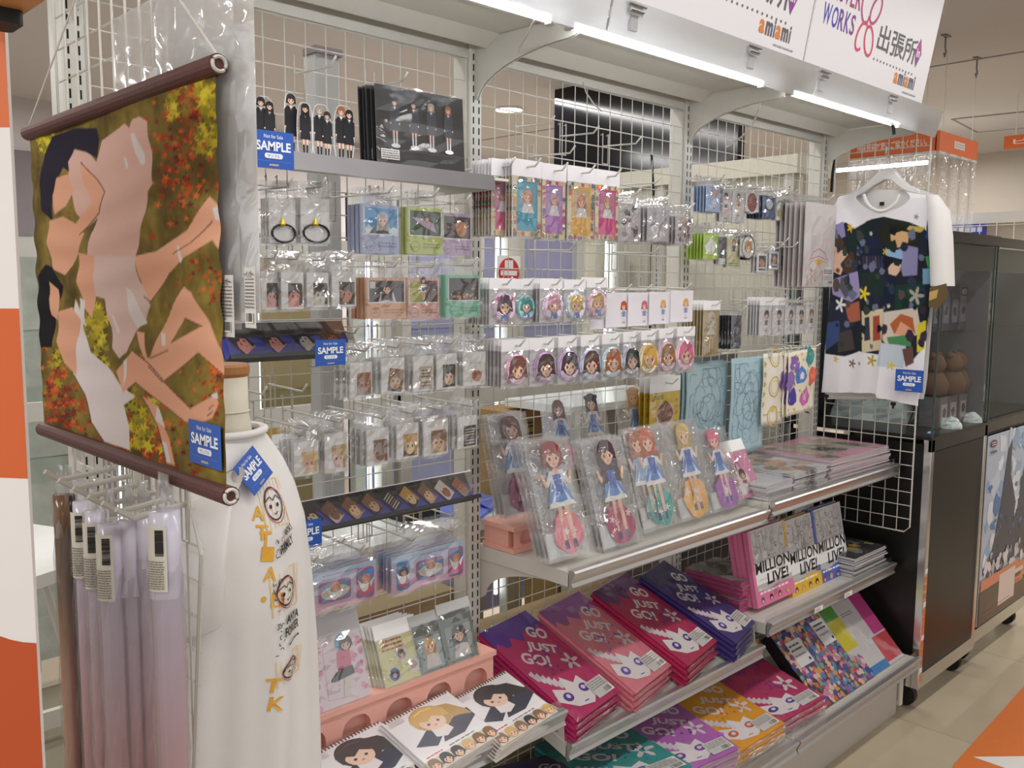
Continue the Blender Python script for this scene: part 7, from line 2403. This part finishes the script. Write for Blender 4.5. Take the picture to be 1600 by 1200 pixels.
for k in range(60):
    p.blot(random.uniform(.03, .63), random.uniform(.2, .79), random.uniform(.015, .05), random.choice(['#dfe6ee', '#c9d6e4', '#8fb0d0', '#4a7ab4', '#f0f2f6', '#9ab4cc']), 10, .5)
for pts in ([(.05, .24), (.12, .30), (.2, .50), (.26, .74), (.30, .78), (.31, .62), (.40, .48), (.36, .26), (.24, .18)], [(.30, .22), (.42, .44), (.52, .70), (.58, .72), (.56, .5), (.62, .4), (.6, .2)]):
    p.poly(pts, '#2a3048')
for k in range(30):
    p.blot(random.uniform(.08, .6), random.uniform(.2, .6), random.uniform(.008, .02), random.choice(['#1c2236', '#3c4664', '#232a48', '#56607c', '#2f5aa0']), 8, .5)
for k in range(40):
    p.blot(random.uniform(.02, .64), random.uniform(.16, .30), random.uniform(.012, .03), random.choice(['#e2e0e2', '#b9b4b4', '#8f8f98', '#cfd4dc']), 9, .5)
p.rect(0, 0, .66, .15, '#4c2f24')
for k in range(26):
    p.rect(random.uniform(.0, .6), random.uniform(.02, .19), random.uniform(.02, .66), random.uniform(.03, .2), random.choice(['#5a3626', '#c2643a', '#d8835a', '#3a241e', '#e2d2c8'])) if k % 2 else None
p.ell(.06, .785, .038, .016, '#7d2f4c')
p.lines_of_text(.035, .776, .088, .794, 2, '#e9dfe2')
p.rect(.025, .745, .10, .754, '#6a4a50')
p.build('poster_print', INKG, t)
# things inside the cases
def lumpy(name, label, cat, c, rx_, ry_, rz_, m, seed, sq=.75, parent=None):
    rn = random.Random(seed)
    t = thing(name, label, cat, c)
    v, f, n, mm = [], [], 14, 7
    for j in range(mm + 1):
        ph = math.pi / 2 * j / mm
        for k in range(n):
            a = 2 * math.pi * k / n
            q = 1 + rn.uniform(-.12, .12)
            v.append((rx_ * q * math.cos(a) * math.cos(ph) ** sq, ry_ * q * math.sin(a) * math.cos(ph) ** sq, rz_ * math.sin(ph) * (1 + rn.uniform(-.12, .12))))
    for j in range(mm):
        for k in range(n):
            f.append((j * n + k, j * n + (k + 1) % n, (j + 1) * n + (k + 1) % n, (j + 1) * n + k))
    f.append(tuple(range(n))[::-1])
    MB().add(v, f).build('crumpled_plastic', m, t)
    return t
PLW = mat('white_plastic_bag', '#dfe4e3', .3, var=.1, scale=20, bump=.6, bscale=40)
for i, (px, py, s, lb) in enumerate(((1345, 650, .13, 'big crumpled white plastic bag in the near case behind the end grid'), (1400, 655, .10, 'crumpled white plastic bag in the middle of the near case'), (1470, 640, .09, 'crumpled clear plastic bag at the front corner of the near case'), (1530, 625, .08, 'small crumpled plastic bag at the right of the near case'))):
    q = on(2, 1.062, px, py)
    x = min(3.70, max(3.48, q[0])); y = min(.02, max(-.25, q[1]))
    if i > 1:
        x, y, s = (3.66, -.40, .05) if i == 2 else (3.90, -.395, .045)
    lumpy('plastic_bag', lb, 'plastic bag', (x, y, 1.0605), s * .75, s * .9, s * .85, PLW, i)
t = thing('cardboard_tag', 'small blue and white slip lying at the front of the near case', 'slip', (3.47, -.40, 1.061), rz=.3)
MB().box(-.03, -.012, 0, .03, .012, .002).build('slip_card', mat('slip_blue', '#3f7fb8', .5), t)
p = Print(lambda u, v, d: (u, v, .002 + d)); p.rect(-.025, .0, .025, .008, '#dfe6ec'); p.build('slip_print', INK, t)
t = thing('steel_tool', 'thin dark metal tool leaning in the near case', 'tool', (3.50, -.30, 1.062))
MB().tube([(0, 0, .0), (.03, -.03, .14)], .004, 6).build('rod', mat('dark_chrome', '#4c4a4a', .2, .9), t)
MB().lathe([(.012, 0), (.016, .02), (.01, .035)], 10, c=(.03, -.03, .13)).build('handle', mat('brown_plastic', '#4a3a32', .5), t)
for i, (x, y) in enumerate(((3.66, -.33), (3.755, -.36), (3.86, -.34))):
    t = thing('brown_figurine', 'brown plush-like figurine on a box in the near case, %s of three' % ('left', 'middle', 'right')[i], 'figurine', (x, y, 1.181), 'brown figurines')
    bm_ = mat('brown_plush', '#6a4a3a', .9, var=.2)
    MB().lathe([(.02, 0), (.05, .01), (.055, .05), (.035, .09), (.01, .1)], 14).build('body', bm_, t, smooth=True)
    MB().lathe([(.005, .085), (.036, .10), (.042, .125), (.03, .155), (.005, .165)], 14).build('head', bm_, t, smooth=True)
    for k in (-1, 1):
        MB().lathe([(.003, 0), (.014, .008), (.014, .02), (.003, .028)], 10, c=(k * .03, 0, .145)).build('ear', bm_, t, smooth=True)
for i, x in enumerate((3.66, 3.755, 3.86)):
    t = thing('toy_box', 'dusty dark box under a brown figurine in the near case, %s of three' % ('left', 'middle', 'right')[i], 'box', (x, -.345, 1.061), 'boxes under the figurines')
    MB().bevbox(-.042, -.03, 0, .042, .05, .118, .002).build('carton', mat('toy_dusty', '#6a6066', .5, var=.2), t)
    p = Print(lambda u, v, d: (u, -.03 - d, v)); p.rect(-.03, .02, .03, .09, '#a59a9c'); p.blot(0, .055, .02, '#5a3a3a', 9); p.build('printed_face', INKG, t)
for i, (x, h_, c_) in enumerate(((3.63, .15, '#3d3a44'), (3.72, .17, '#4a4456'), (3.81, .16, '#39373f'), (3.90, .18, '#5a545c'))):
    t = thing('figure_box', 'dark figure box on the upper glass shelf of the near case, %s of four' % ('first', 'second', 'third', 'last')[i], 'box', (x, -.34, 1.436), 'dark figure boxes')
    MB().bevbox(-.04, 0, 0, .04, .08, h_, .002).build('carton', mat('fig_' + c_[1:], c_, .4, var=.15), t)
    p = Print(lambda u, v, d: (u, -d, v))
    p.rect(-.03, .03, .03, h_ - .04, '#7a7484')
    p.blot(0, h_ * .45, .018, '#4a3a48', 9)
    if i == 3:
        p.rect(-.038, h_ - .045, .038, h_ - .008, '#4a464c')
        p.text('MDR', 0, h_ - .038, .022, '#c9c4c4', .05, 0, .01, 'c')
    p.build('printed_face', INKG, t)
for i, (x, z) in enumerate(((4.08, 1.061), (4.2, 1.061), (4.12, 1.436), (4.3, 1.436), (4.45, 1.061), (4.5, 1.436))):
    t = thing('toy_box', 'small toy box in the far display case, %s shelf, %s' % ('lower' if z < 1.2 else 'upper', ('leftmost', 'second', 'leftmost', 'second', 'third', 'third')[i]), 'box', (x, -.25, z), 'toy boxes in the far case')
    c_ = ('#b9a9a6', '#5c4a66', '#8c3a3a', '#c9c4c0', '#3a4a6a', '#7a6a62')[i]
    MB().box(-.045, 0, 0, .045, .06, .12 + .02 * (i % 3)).build('carton', mat('toy_' + c_[1:], c_, .4), t)
    p = Print(lambda u, v, d: (u, -d, v)); p.rect(-.035, .02, .035, .10, '#d9d2cc'); p.blot(0, .06, .026, '#6a4a4a', 9); p.build('printed_face', INKG, t)
t = thing('white_strip_lamp', 'white plastic socket box on the skirting at the end of the shelving', 'socket box', (3.352, -.375, .03))
MB().bevbox(-.012, -.02, 0, .012, .02, .12, .003).build('housing', WHITE_METAL, t)
MB().box(-.014, -.012, .02, -.012, .012, .10).build('socket_plate', mat('socket_grey', '#a8a49e', .4), t)

# register counter far right: orange headers, vinyl sheets
def header(label, p0, p1, z0, z1, txt, wtxt, off=.1, align=None):
    a = math.atan2(p1[1] - p0[1], p1[0] - p0[0])
    L_ = math.hypot(p1[0] - p0[0], p1[1] - p0[1])
    t = thing('orange_header', label, 'sign', (p0[0], p0[1], z0), rz=a)
    MB().box(0, 0, 0, L_, .02, z1 - z0).build('header_board', mat('header_orange', '#df6a2e', .5, var=.03), t)
    p = Print(lambda u, v, d: (u, -d, v))
    p.text(txt, off, (z1 - z0) * .30, (z1 - z0) * .42, '#f3e6da', wtxt, 0, .015)
    p.build('lettering', INK, t)
    for x in (.06, L_ - .06):
        MB().tube([(x, .01, z1 - z0), (x, .01, CEIL - z0)], .002, 4).build('ceiling_wire', WIRE, t)
    return t, L_
S1a, S1b = (4.62, .52), (4.62, .085)
z0_, z1_ = on(0, 4.62, 1455, 236)[2], on(0, 4.62, 1455, 205)[2]
header('long orange header with a white Japanese line seen through the end grid', S1a, S1b, z0_, z1_, '飛沫感染対策にご協力ください。', .355, .035)
t, L_ = header('short orange header with a small white box, right of the end grid', (4.62, .07), (5.13, .07), z0_, z1_, '', .12, .17)
p = Print(lambda u, v, d: (u, -d, v))
h_ = z1_ - z0_
p.rect(.19, h_ * .32, .33, h_ * .70, '#d9d2cc')
p.lines_of_text(.20, h_ * .38, .32, h_ * .64, 2, '#b9a9a0')
p.build('white_sticker', INK, t)
for i, (pa, pb, lb) in enumerate((((4.62, .52), (4.62, .085), 'hanging clear vinyl sheet under the long orange header'), ((4.63, .075), (5.13, .075), 'hanging clear vinyl sheet under the short orange header'))):
    a = math.atan2(pb[1] - pa[1], pb[0] - pa[0])
    L_ = math.hypot(pb[0] - pa[0], pb[1] - pa[1])
    t = thing('vinyl_sheet', lb, 'vinyl sheet', (pa[0], pa[1], 1.2), rz=a)
    b = MB()
    b.grid(lambda u, v: (u * L_, .012 * math.sin(u * 22), v * (z0_ - 1.2)), 30, 1)
    b.build('clear_sheet', FILM, t, smooth=True)
    MB().box(0, -.004, z0_ - 1.2 - .012, L_, .004, z0_ - 1.2).build('hem_rod', WHITE_METAL, t)
t = thing('glowing_tube', 'glowing bar standing in for a tube-light reflection behind the long orange header', 'tube light', (4.66, .80, z0_ - .045))
MB().tube([(0, 0, 0), (0, -.66, 0)], .012, 8).build('tube', MATS['tube_glow'], t)  # emissive bar draws the bright reflected line of a tube light
MB().box(-.012, -.66, .008, .012, 0, .025).build('housing', WHITE_METAL, t)
q = on(0, 6.0, 1568, 233)
z3 = on(0, 6.0, 1568, 213)[2]
header('orange header cut by the right picture edge', (6.0, q[1]), (6.0, q[1] - .9), q[2], z3, 'ビニー', .3, .05)
t = thing('white_counter', 'white register counter top rail far behind the glass cases', 'counter', (6.4, .9, 0))
q = on(0, 6.4, 1540, 332)
MB().box(0, -2.2, q[2] - .07, .4, .6, q[2]).build('top_rail', WHITE_METAL, t)
MB().box(.12, -2.2, 0, .4, .6, q[2] - .07).build('back_panel', mat('counter_beige', '#d2cabb', .5), t)
cb = mat('blue_box', '#2a36a0', .4)
for k in range(6):
    y = on(0, 6.3, 1484 + k * 9.5, 355)[1]
    t = thing('blue_box', 'blue carton under the white counter rail, %s from the left' % ('first', 'second', 'third', 'fourth', 'fifth', 'sixth')[k], 'box', (6.33, y, q[2] - .22), 'blue cartons under the counter')
    MB().bevbox(-.04, -.019, 0, .04, .019, .14, .002).build('carton', mat('blue_box_pale', '#5c68a8', .4) if k < 4 else cb, t)
    MB().box(-.041, -.015, .09, -.04, .015, .12).build('carton_label', mat('slip_white', '#c4c8d8', .5), t)
grid = thing('wire_grid_panel', 'pale wire grid far right behind the glass cases', 'wire grid', (6.2, 0, 0))
b = MB()
for k in range(16):
    b.tube([(0, .8 - k * .1, 1.3), (0, .8 - k * .1, q[2] - .08)], .003, 4)
for k in range(8):
    b.tube([(0, .8, 1.3 + k * .1), (0, -.7, 1.3 + k * .1)], .003, 4)
tag(b.build('wires', WIRE, grid), kind='stuff')
for i, (px, py, c_) in enumerate(((1505, 358, '#e4e1dc'), (1585, 362, '#e8e6e2'))):
    q = on(0, 5.9, px, py)
    t = thing('leaning_flyer', ('white flyer with an orange corner on top of the near glass case', 'white flyer leaning on top of the far glass case')[i], 'flyer', (3.6 + i * .75, -.12, 1.807), rz=-.5, rx=-.9)
    MB().box(-.07, 0, 0, .07, .002, .10).build('sheet', PAPER, t)
    p = Print(); p.poly([(-.05, .02), (.0, .02), (.01, .05), (-.05, .06)], '#d8562c'); p.poly([(.02, .03), (.06, .03), (.06, .07)], ('#d9d9d9', '#9ab83a')[i]); p.build('printed_face', INK, t)

# ------------------------------------------------------------------ behind the wire grids
LAV = mat('lavender_panel', '#a59fc2', .5, var=.03)
CREAMP = mat('cream_panel', '#cfcab9', .5, var=.03)
GREYM = mat('grey_steel', '#9a9a98', .45, var=.04)
# back unit: cream panels, own uprights, running away from the shelving
t = thing('back_gondola', 'cream-panelled shelving of the next aisle seen through the middle and right grids', 'shelving unit', (3.42, .16, 0))
MB().box(.03, 0, 0, .05, 1.34, 2.06).build('cream_panel', CREAMP, t)
MB().box(-.02, -.01, 2.06, .30, 1.36, 2.135).build('top_ledge', CREAMP, t)
for y in (0.02, .66, 1.30):
    o = MB().bevbox(0, y, 0, .05, y + .04, 2.06, .003).build('post', WHITE_METAL, t)
    s_ = bpy.data.objects.new('slots', _sl)
    COL.objects.link(s_); s_.parent = o; s_['kind'] = 'stuff'
    s_.rotation_euler.z = -math.pi / 2
    s_.location = (.032, y + .02, 0); s_.scale = (1, 1, .93)
t = thing('wire_grid_panel', 'second wire grid on the cream shelving of the next aisle', 'wire grid', (3.405, .2, 0))
b = MB()
for k in range(26):
    b.tube([(0, k * .05, .3), (0, k * .05, 2.04)], .0018, 4)
for k in range(18):
    b.tube([(0, 0, .3 + k * .1), (0, 1.25, .3 + k * .1)], .0018, 4)
tag(b.build('wires', WIRE, t), kind='stuff')
for k in range(6):
    y = .62 + k * .10
    hk = thing('peg_hook', 'pale peg hook on the cream shelving of the next aisle', 'hook', (3.40, y, 1.80), 'hooks on the next aisle')
    MB().tube([(0, 0, 0), (-.14, 0, 0)], .003, 4).build('prong', WIRE, hk)
    MB().tube([(0, -.012, .02), (0, -.012, -.12), (0, .012, -.12), (0, .012, .02)], .002, 4).build('back_clip', WIRE, hk)
# glass showcases with lavender backs
def showcase(label, x0, x1, y0, y1, back, z1=1.78):
    t = thing('glass_showcase', label, 'showcase', (x0, y0, 0))
    W, D = x1 - x0, y1 - y0
    MB().box(0, D - .02, .1, W, D, z1).build('back_board', back, t)
    for x in (0, W - .05):
        for y in (0, D - .05):
            MB().bevbox(x, y, 0, x + .05, y + .05, z1, .003).build('white_post', WHITE_METAL, t)
    for z in (.45, .92, 1.20, 1.42, z1):
        MB().box(.02, .01, z - .006, W - .02, D - .02, z).build('glass_shelf', GLASS, t)
    for z in (1.175, z1 - .05, .08):
        MB().box(.0, -.004, z - .045, W, .02, z + .02).build('white_rail', WHITE_METAL, t)
    for x in (.07, W - .07):
        MB().tube([(x, .05, .3), (x, .05, z1 - .06)], .008, 6).build('led_strip', MATS.get('case_led') or glow_mat('case_led', (.9, 1, 1), 5), t)
    return t
showcase('white-framed glass showcase with lit corners behind the display trays', 1.40, 1.98, .95, 1.4, mat('tan_board', '#a08a62', .6, var=.25, scale=5))
showcase('white-framed showcase with a lavender back behind the photo stands', 2.02, 2.62, .95, 1.3, LAV, 1.95)
showcase('white-framed showcase with a lavender back behind the round badges', 2.66, 3.37, 1.0, 1.3, LAV, 1.95)
showcase('white-framed glass showcase at the far left beside the cloth scroll', .55, 1.32, 1.6, 2.1, mat('pale_goods', '#b9bdb6', .6, var=.35, scale=18))
for i, (x, z, c_) in enumerate(((1.50, .925, '#8a6a3c'), (1.62, .925, '#b08a4a'), (1.76, .925, '#5a5048'), (1.52, .455, '#6a625c'), (1.72, .455, '#8f7a52'))):
    t = thing('goods_box', 'brown goods box inside the lit showcase, %s' % ('upper left', 'upper middle', 'upper right', 'lower left', 'lower right')[i], 'box', (x, 1.12, z), 'boxes in the lit showcase')
    MB().box(-.055, 0, 0, .055, .16, .20).build('carton', mat('gbox_' + c_[1:], c_, .6), t)
    MB().box(-.04, -.001, .10, .04, 0, .15).build('carton_label', PAPER, t)
# low white table, boxes and blue sheet behind the lower grids
t = thing('white_table', 'low white table behind the lower left grid', 'table', (1.25, .28, 0))
MB().box(0, 0, .86, 1.05, .55, .89).build('table_top', mat('white_laminate', '#e4e8e6', .3, var=.02), t)
for x in (.03, .99):
    for y in (.03, .49):
        MB().box(x, y, 0, x + .03, y + .03, .86).build('leg', WHITE_METAL, t)
q = on(2, .892, 700, 735)
t = thing('blue_folder', 'bright blue folded sheet on the white table behind the grid', 'folder', (1.86, .42, .8905), rz=.5)
MB().prism([(-.13, -.10, 0), (.14, -.08, 0), (.16, .10, .0), (-.10, .12, 0)], (0, 0, .012)).build('sheet', mat('folder_blue', '#6f80d8', .5), t)
MB().prism([(-.02, -.1, .012), (.14, -.08, .012), (.16, .1, .012), (.06, .11, .07)], (0, 0, .004)).build('flap', mat('folder_blue', '#6f80d8', .5), t)
t = thing('dark_tray', 'small dark tray with a tan edge on the white table beside the blue sheet', 'tray', (1.68, .44, .8905))
MB().box(-.06, -.05, 0, .06, .05, .03).build('tray_body', BLACKP, t)
MB().box(-.06, -.052, .03, .06, .05, .04).build('tan_edge', mat('tan_board', '#a08a62', .6), t)
for i, (x, y, z, wd, hh, c_, lb) in enumerate(((2.02, .38, .89, .16, .30, '#9a7a48', 'tall brown carton with dark lettering behind the left of the figure packs'), (2.14, .50, .89, .14, .20, '#4a3626', 'dark brown carton behind the figure packs'),
                                               (2.46, .56, .30, .85, .62, '#a88a55', 'large tan carton wall low behind the right grid'), (1.60, .06, .30, .75, .30, '#b7a27c', 'tan carton low behind the towels, left'), (1.10, .06, .30, .42, .50, '#9c8a66', 'tan carton low behind the calendars'),
                                               (3.0, .30, .3, .25, 1.03, '#7d7a78', 'grey carton behind the patterned cloths'))):
    t = thing('carton', lb, 'box', (x, y, z if z > .5 else 0))
    MB().bevbox(0, 0, 0, wd, .18, hh if z > .5 else hh + .3, .003).build('carton_body', mat('carton_' + c_[1:], c_, .7, var=.12, scale=6), t)
    if i == 0:
        p = Print(lambda u, v, d: (u, -d, v)); [p.lines_of_text(.085, .03 + k * .035, .115, .055 + k * .035, 2, '#1c1612') for k in range(7)]; p.build('lettering', INK, t)
t = thing('white_stand', 'white laminate stand with an overhanging top behind the figure packs', 'table', (2.36, .16, 0))
MB().box(-.28, 0, 1.20, .36, .3, 1.225).build('table_top', mat('white_laminate', '#e4e8e6', .3), t)
MB().box(.06, .04, 0, .3, .26, 1.20).build('body', mat('grey_laminate', '#a9a49a', .4), t)
# stop sign
a, c = on(1, .9, 778, 428), on(1, .9, 812, 428)
zt_, zb_ = on(1, .9, 795, 402)[2], on(1, .9, 795, 440)[2]
t = thing('no_entry_sign', 'round red and white sign on a white card above the chibi badges', 'sign', ((a[0] + c[0]) / 2, .9, zb_ - .03))
R_ = (c[0] - a[0]) / 2
MB().box(-R_ * 1.05, 0, 0, R_ * 1.05, .004, 2.2 * R_).build('sign_card', PAPER, t)
p = Print(lambda u, v, d: (u, -d, v))
p.ell(0, R_ * 1.1, R_ * .96, R_ * .96, '#c9383a', 28)
p.rect(-R_ * .74, R_ * .90, R_ * .74, R_ * 1.22, '#eee9e8')
for x in (-.25, .0, .25):
    p.rect(x * R_ - .008, R_ * 1.35, x * R_ + .008, R_ * 1.9, '#eee9e8')
p.build('sign_print', INK, t)
# dark screen wall and soffit
t = thing('dark_screen', 'large black glossy screen high behind the middle grid', 'screen', (4.0, 2.055, 2.02))
ztop_ = 2.75
MB().prism([(0, 0, .15), (0, -1.25, .21), (0, -1.25, .73), (0, 0, .73)], (.06, 0, 0)).build('panel', mat('screen_black', '#0b0c14', .12), t)
MB().prism([(-.01, 0, .135), (-.01, -1.25, .19), (-.01, -1.25, .215), (-.01, 0, .16)], (.08, 0, 0)).build('bottom_bezel', BLACKP, t)
t = thing('grey_bulkhead', 'pale grey bulkhead below the black screen', 'bulkhead', (4.02, 2.055, 1.70))
MB().box(0, -1.3, 0, .3, 0, .46).build('panel', mat('bulkhead_grey', '#a2a4ae', .5), t)
for y0_, y1_ in ((-.62, -.72), (-.86, -.98), (-1.04, -1.08)):
    MB().tube([(-.006, y0_, .46), (-.008, (y0_ + y1_) / 2, .36), (-.006, y1_, .22)], .008, 5).build('black_cable', RUBBER, t)
# grey column behind left bay
t = thing('grey_column', 'slim grey steel column behind the acrylic figures', 'column', (1.50, .6, 0))
MB().bevbox(-.04, 0, 0, .04, .06, 2.26, .006).build('shaft', GREYM, t)
MB().box(-.045, -.005, 2.26, .045, .065, 2.28).build('cap', mat('dark_grey_panel', '#6d6467', .6), t)
# white chair at the left behind
t = thing('folding_chair', 'white metal folding chair behind the rolled scrolls', 'chair', (.62, .62, 0), rz=.4)
MB().box(-.20, -.2, .93, .20, .2, .96).build('seat', mat('white_plastic', '#e9e8e6', .35), t)
b = MB()
b.tube([(-.19, .19, .55), (-.19, .2, 1.28), (-.13, .21, 1.36), (.13, .21, 1.36), (.19, .2, 1.28), (.19, .19, .55)], .012, 8)
b.build('back_frame', WIRE, t, smooth=True)
for x in (-.18, .18):
    MB().tube([(x, -.18, .93), (x, .19, 0)], .011, 6).build('leg', WIRE, t)
    MB().tube([(x, .18, .93), (x, -.19, 0)], .011, 6).build('leg', WIRE, t)
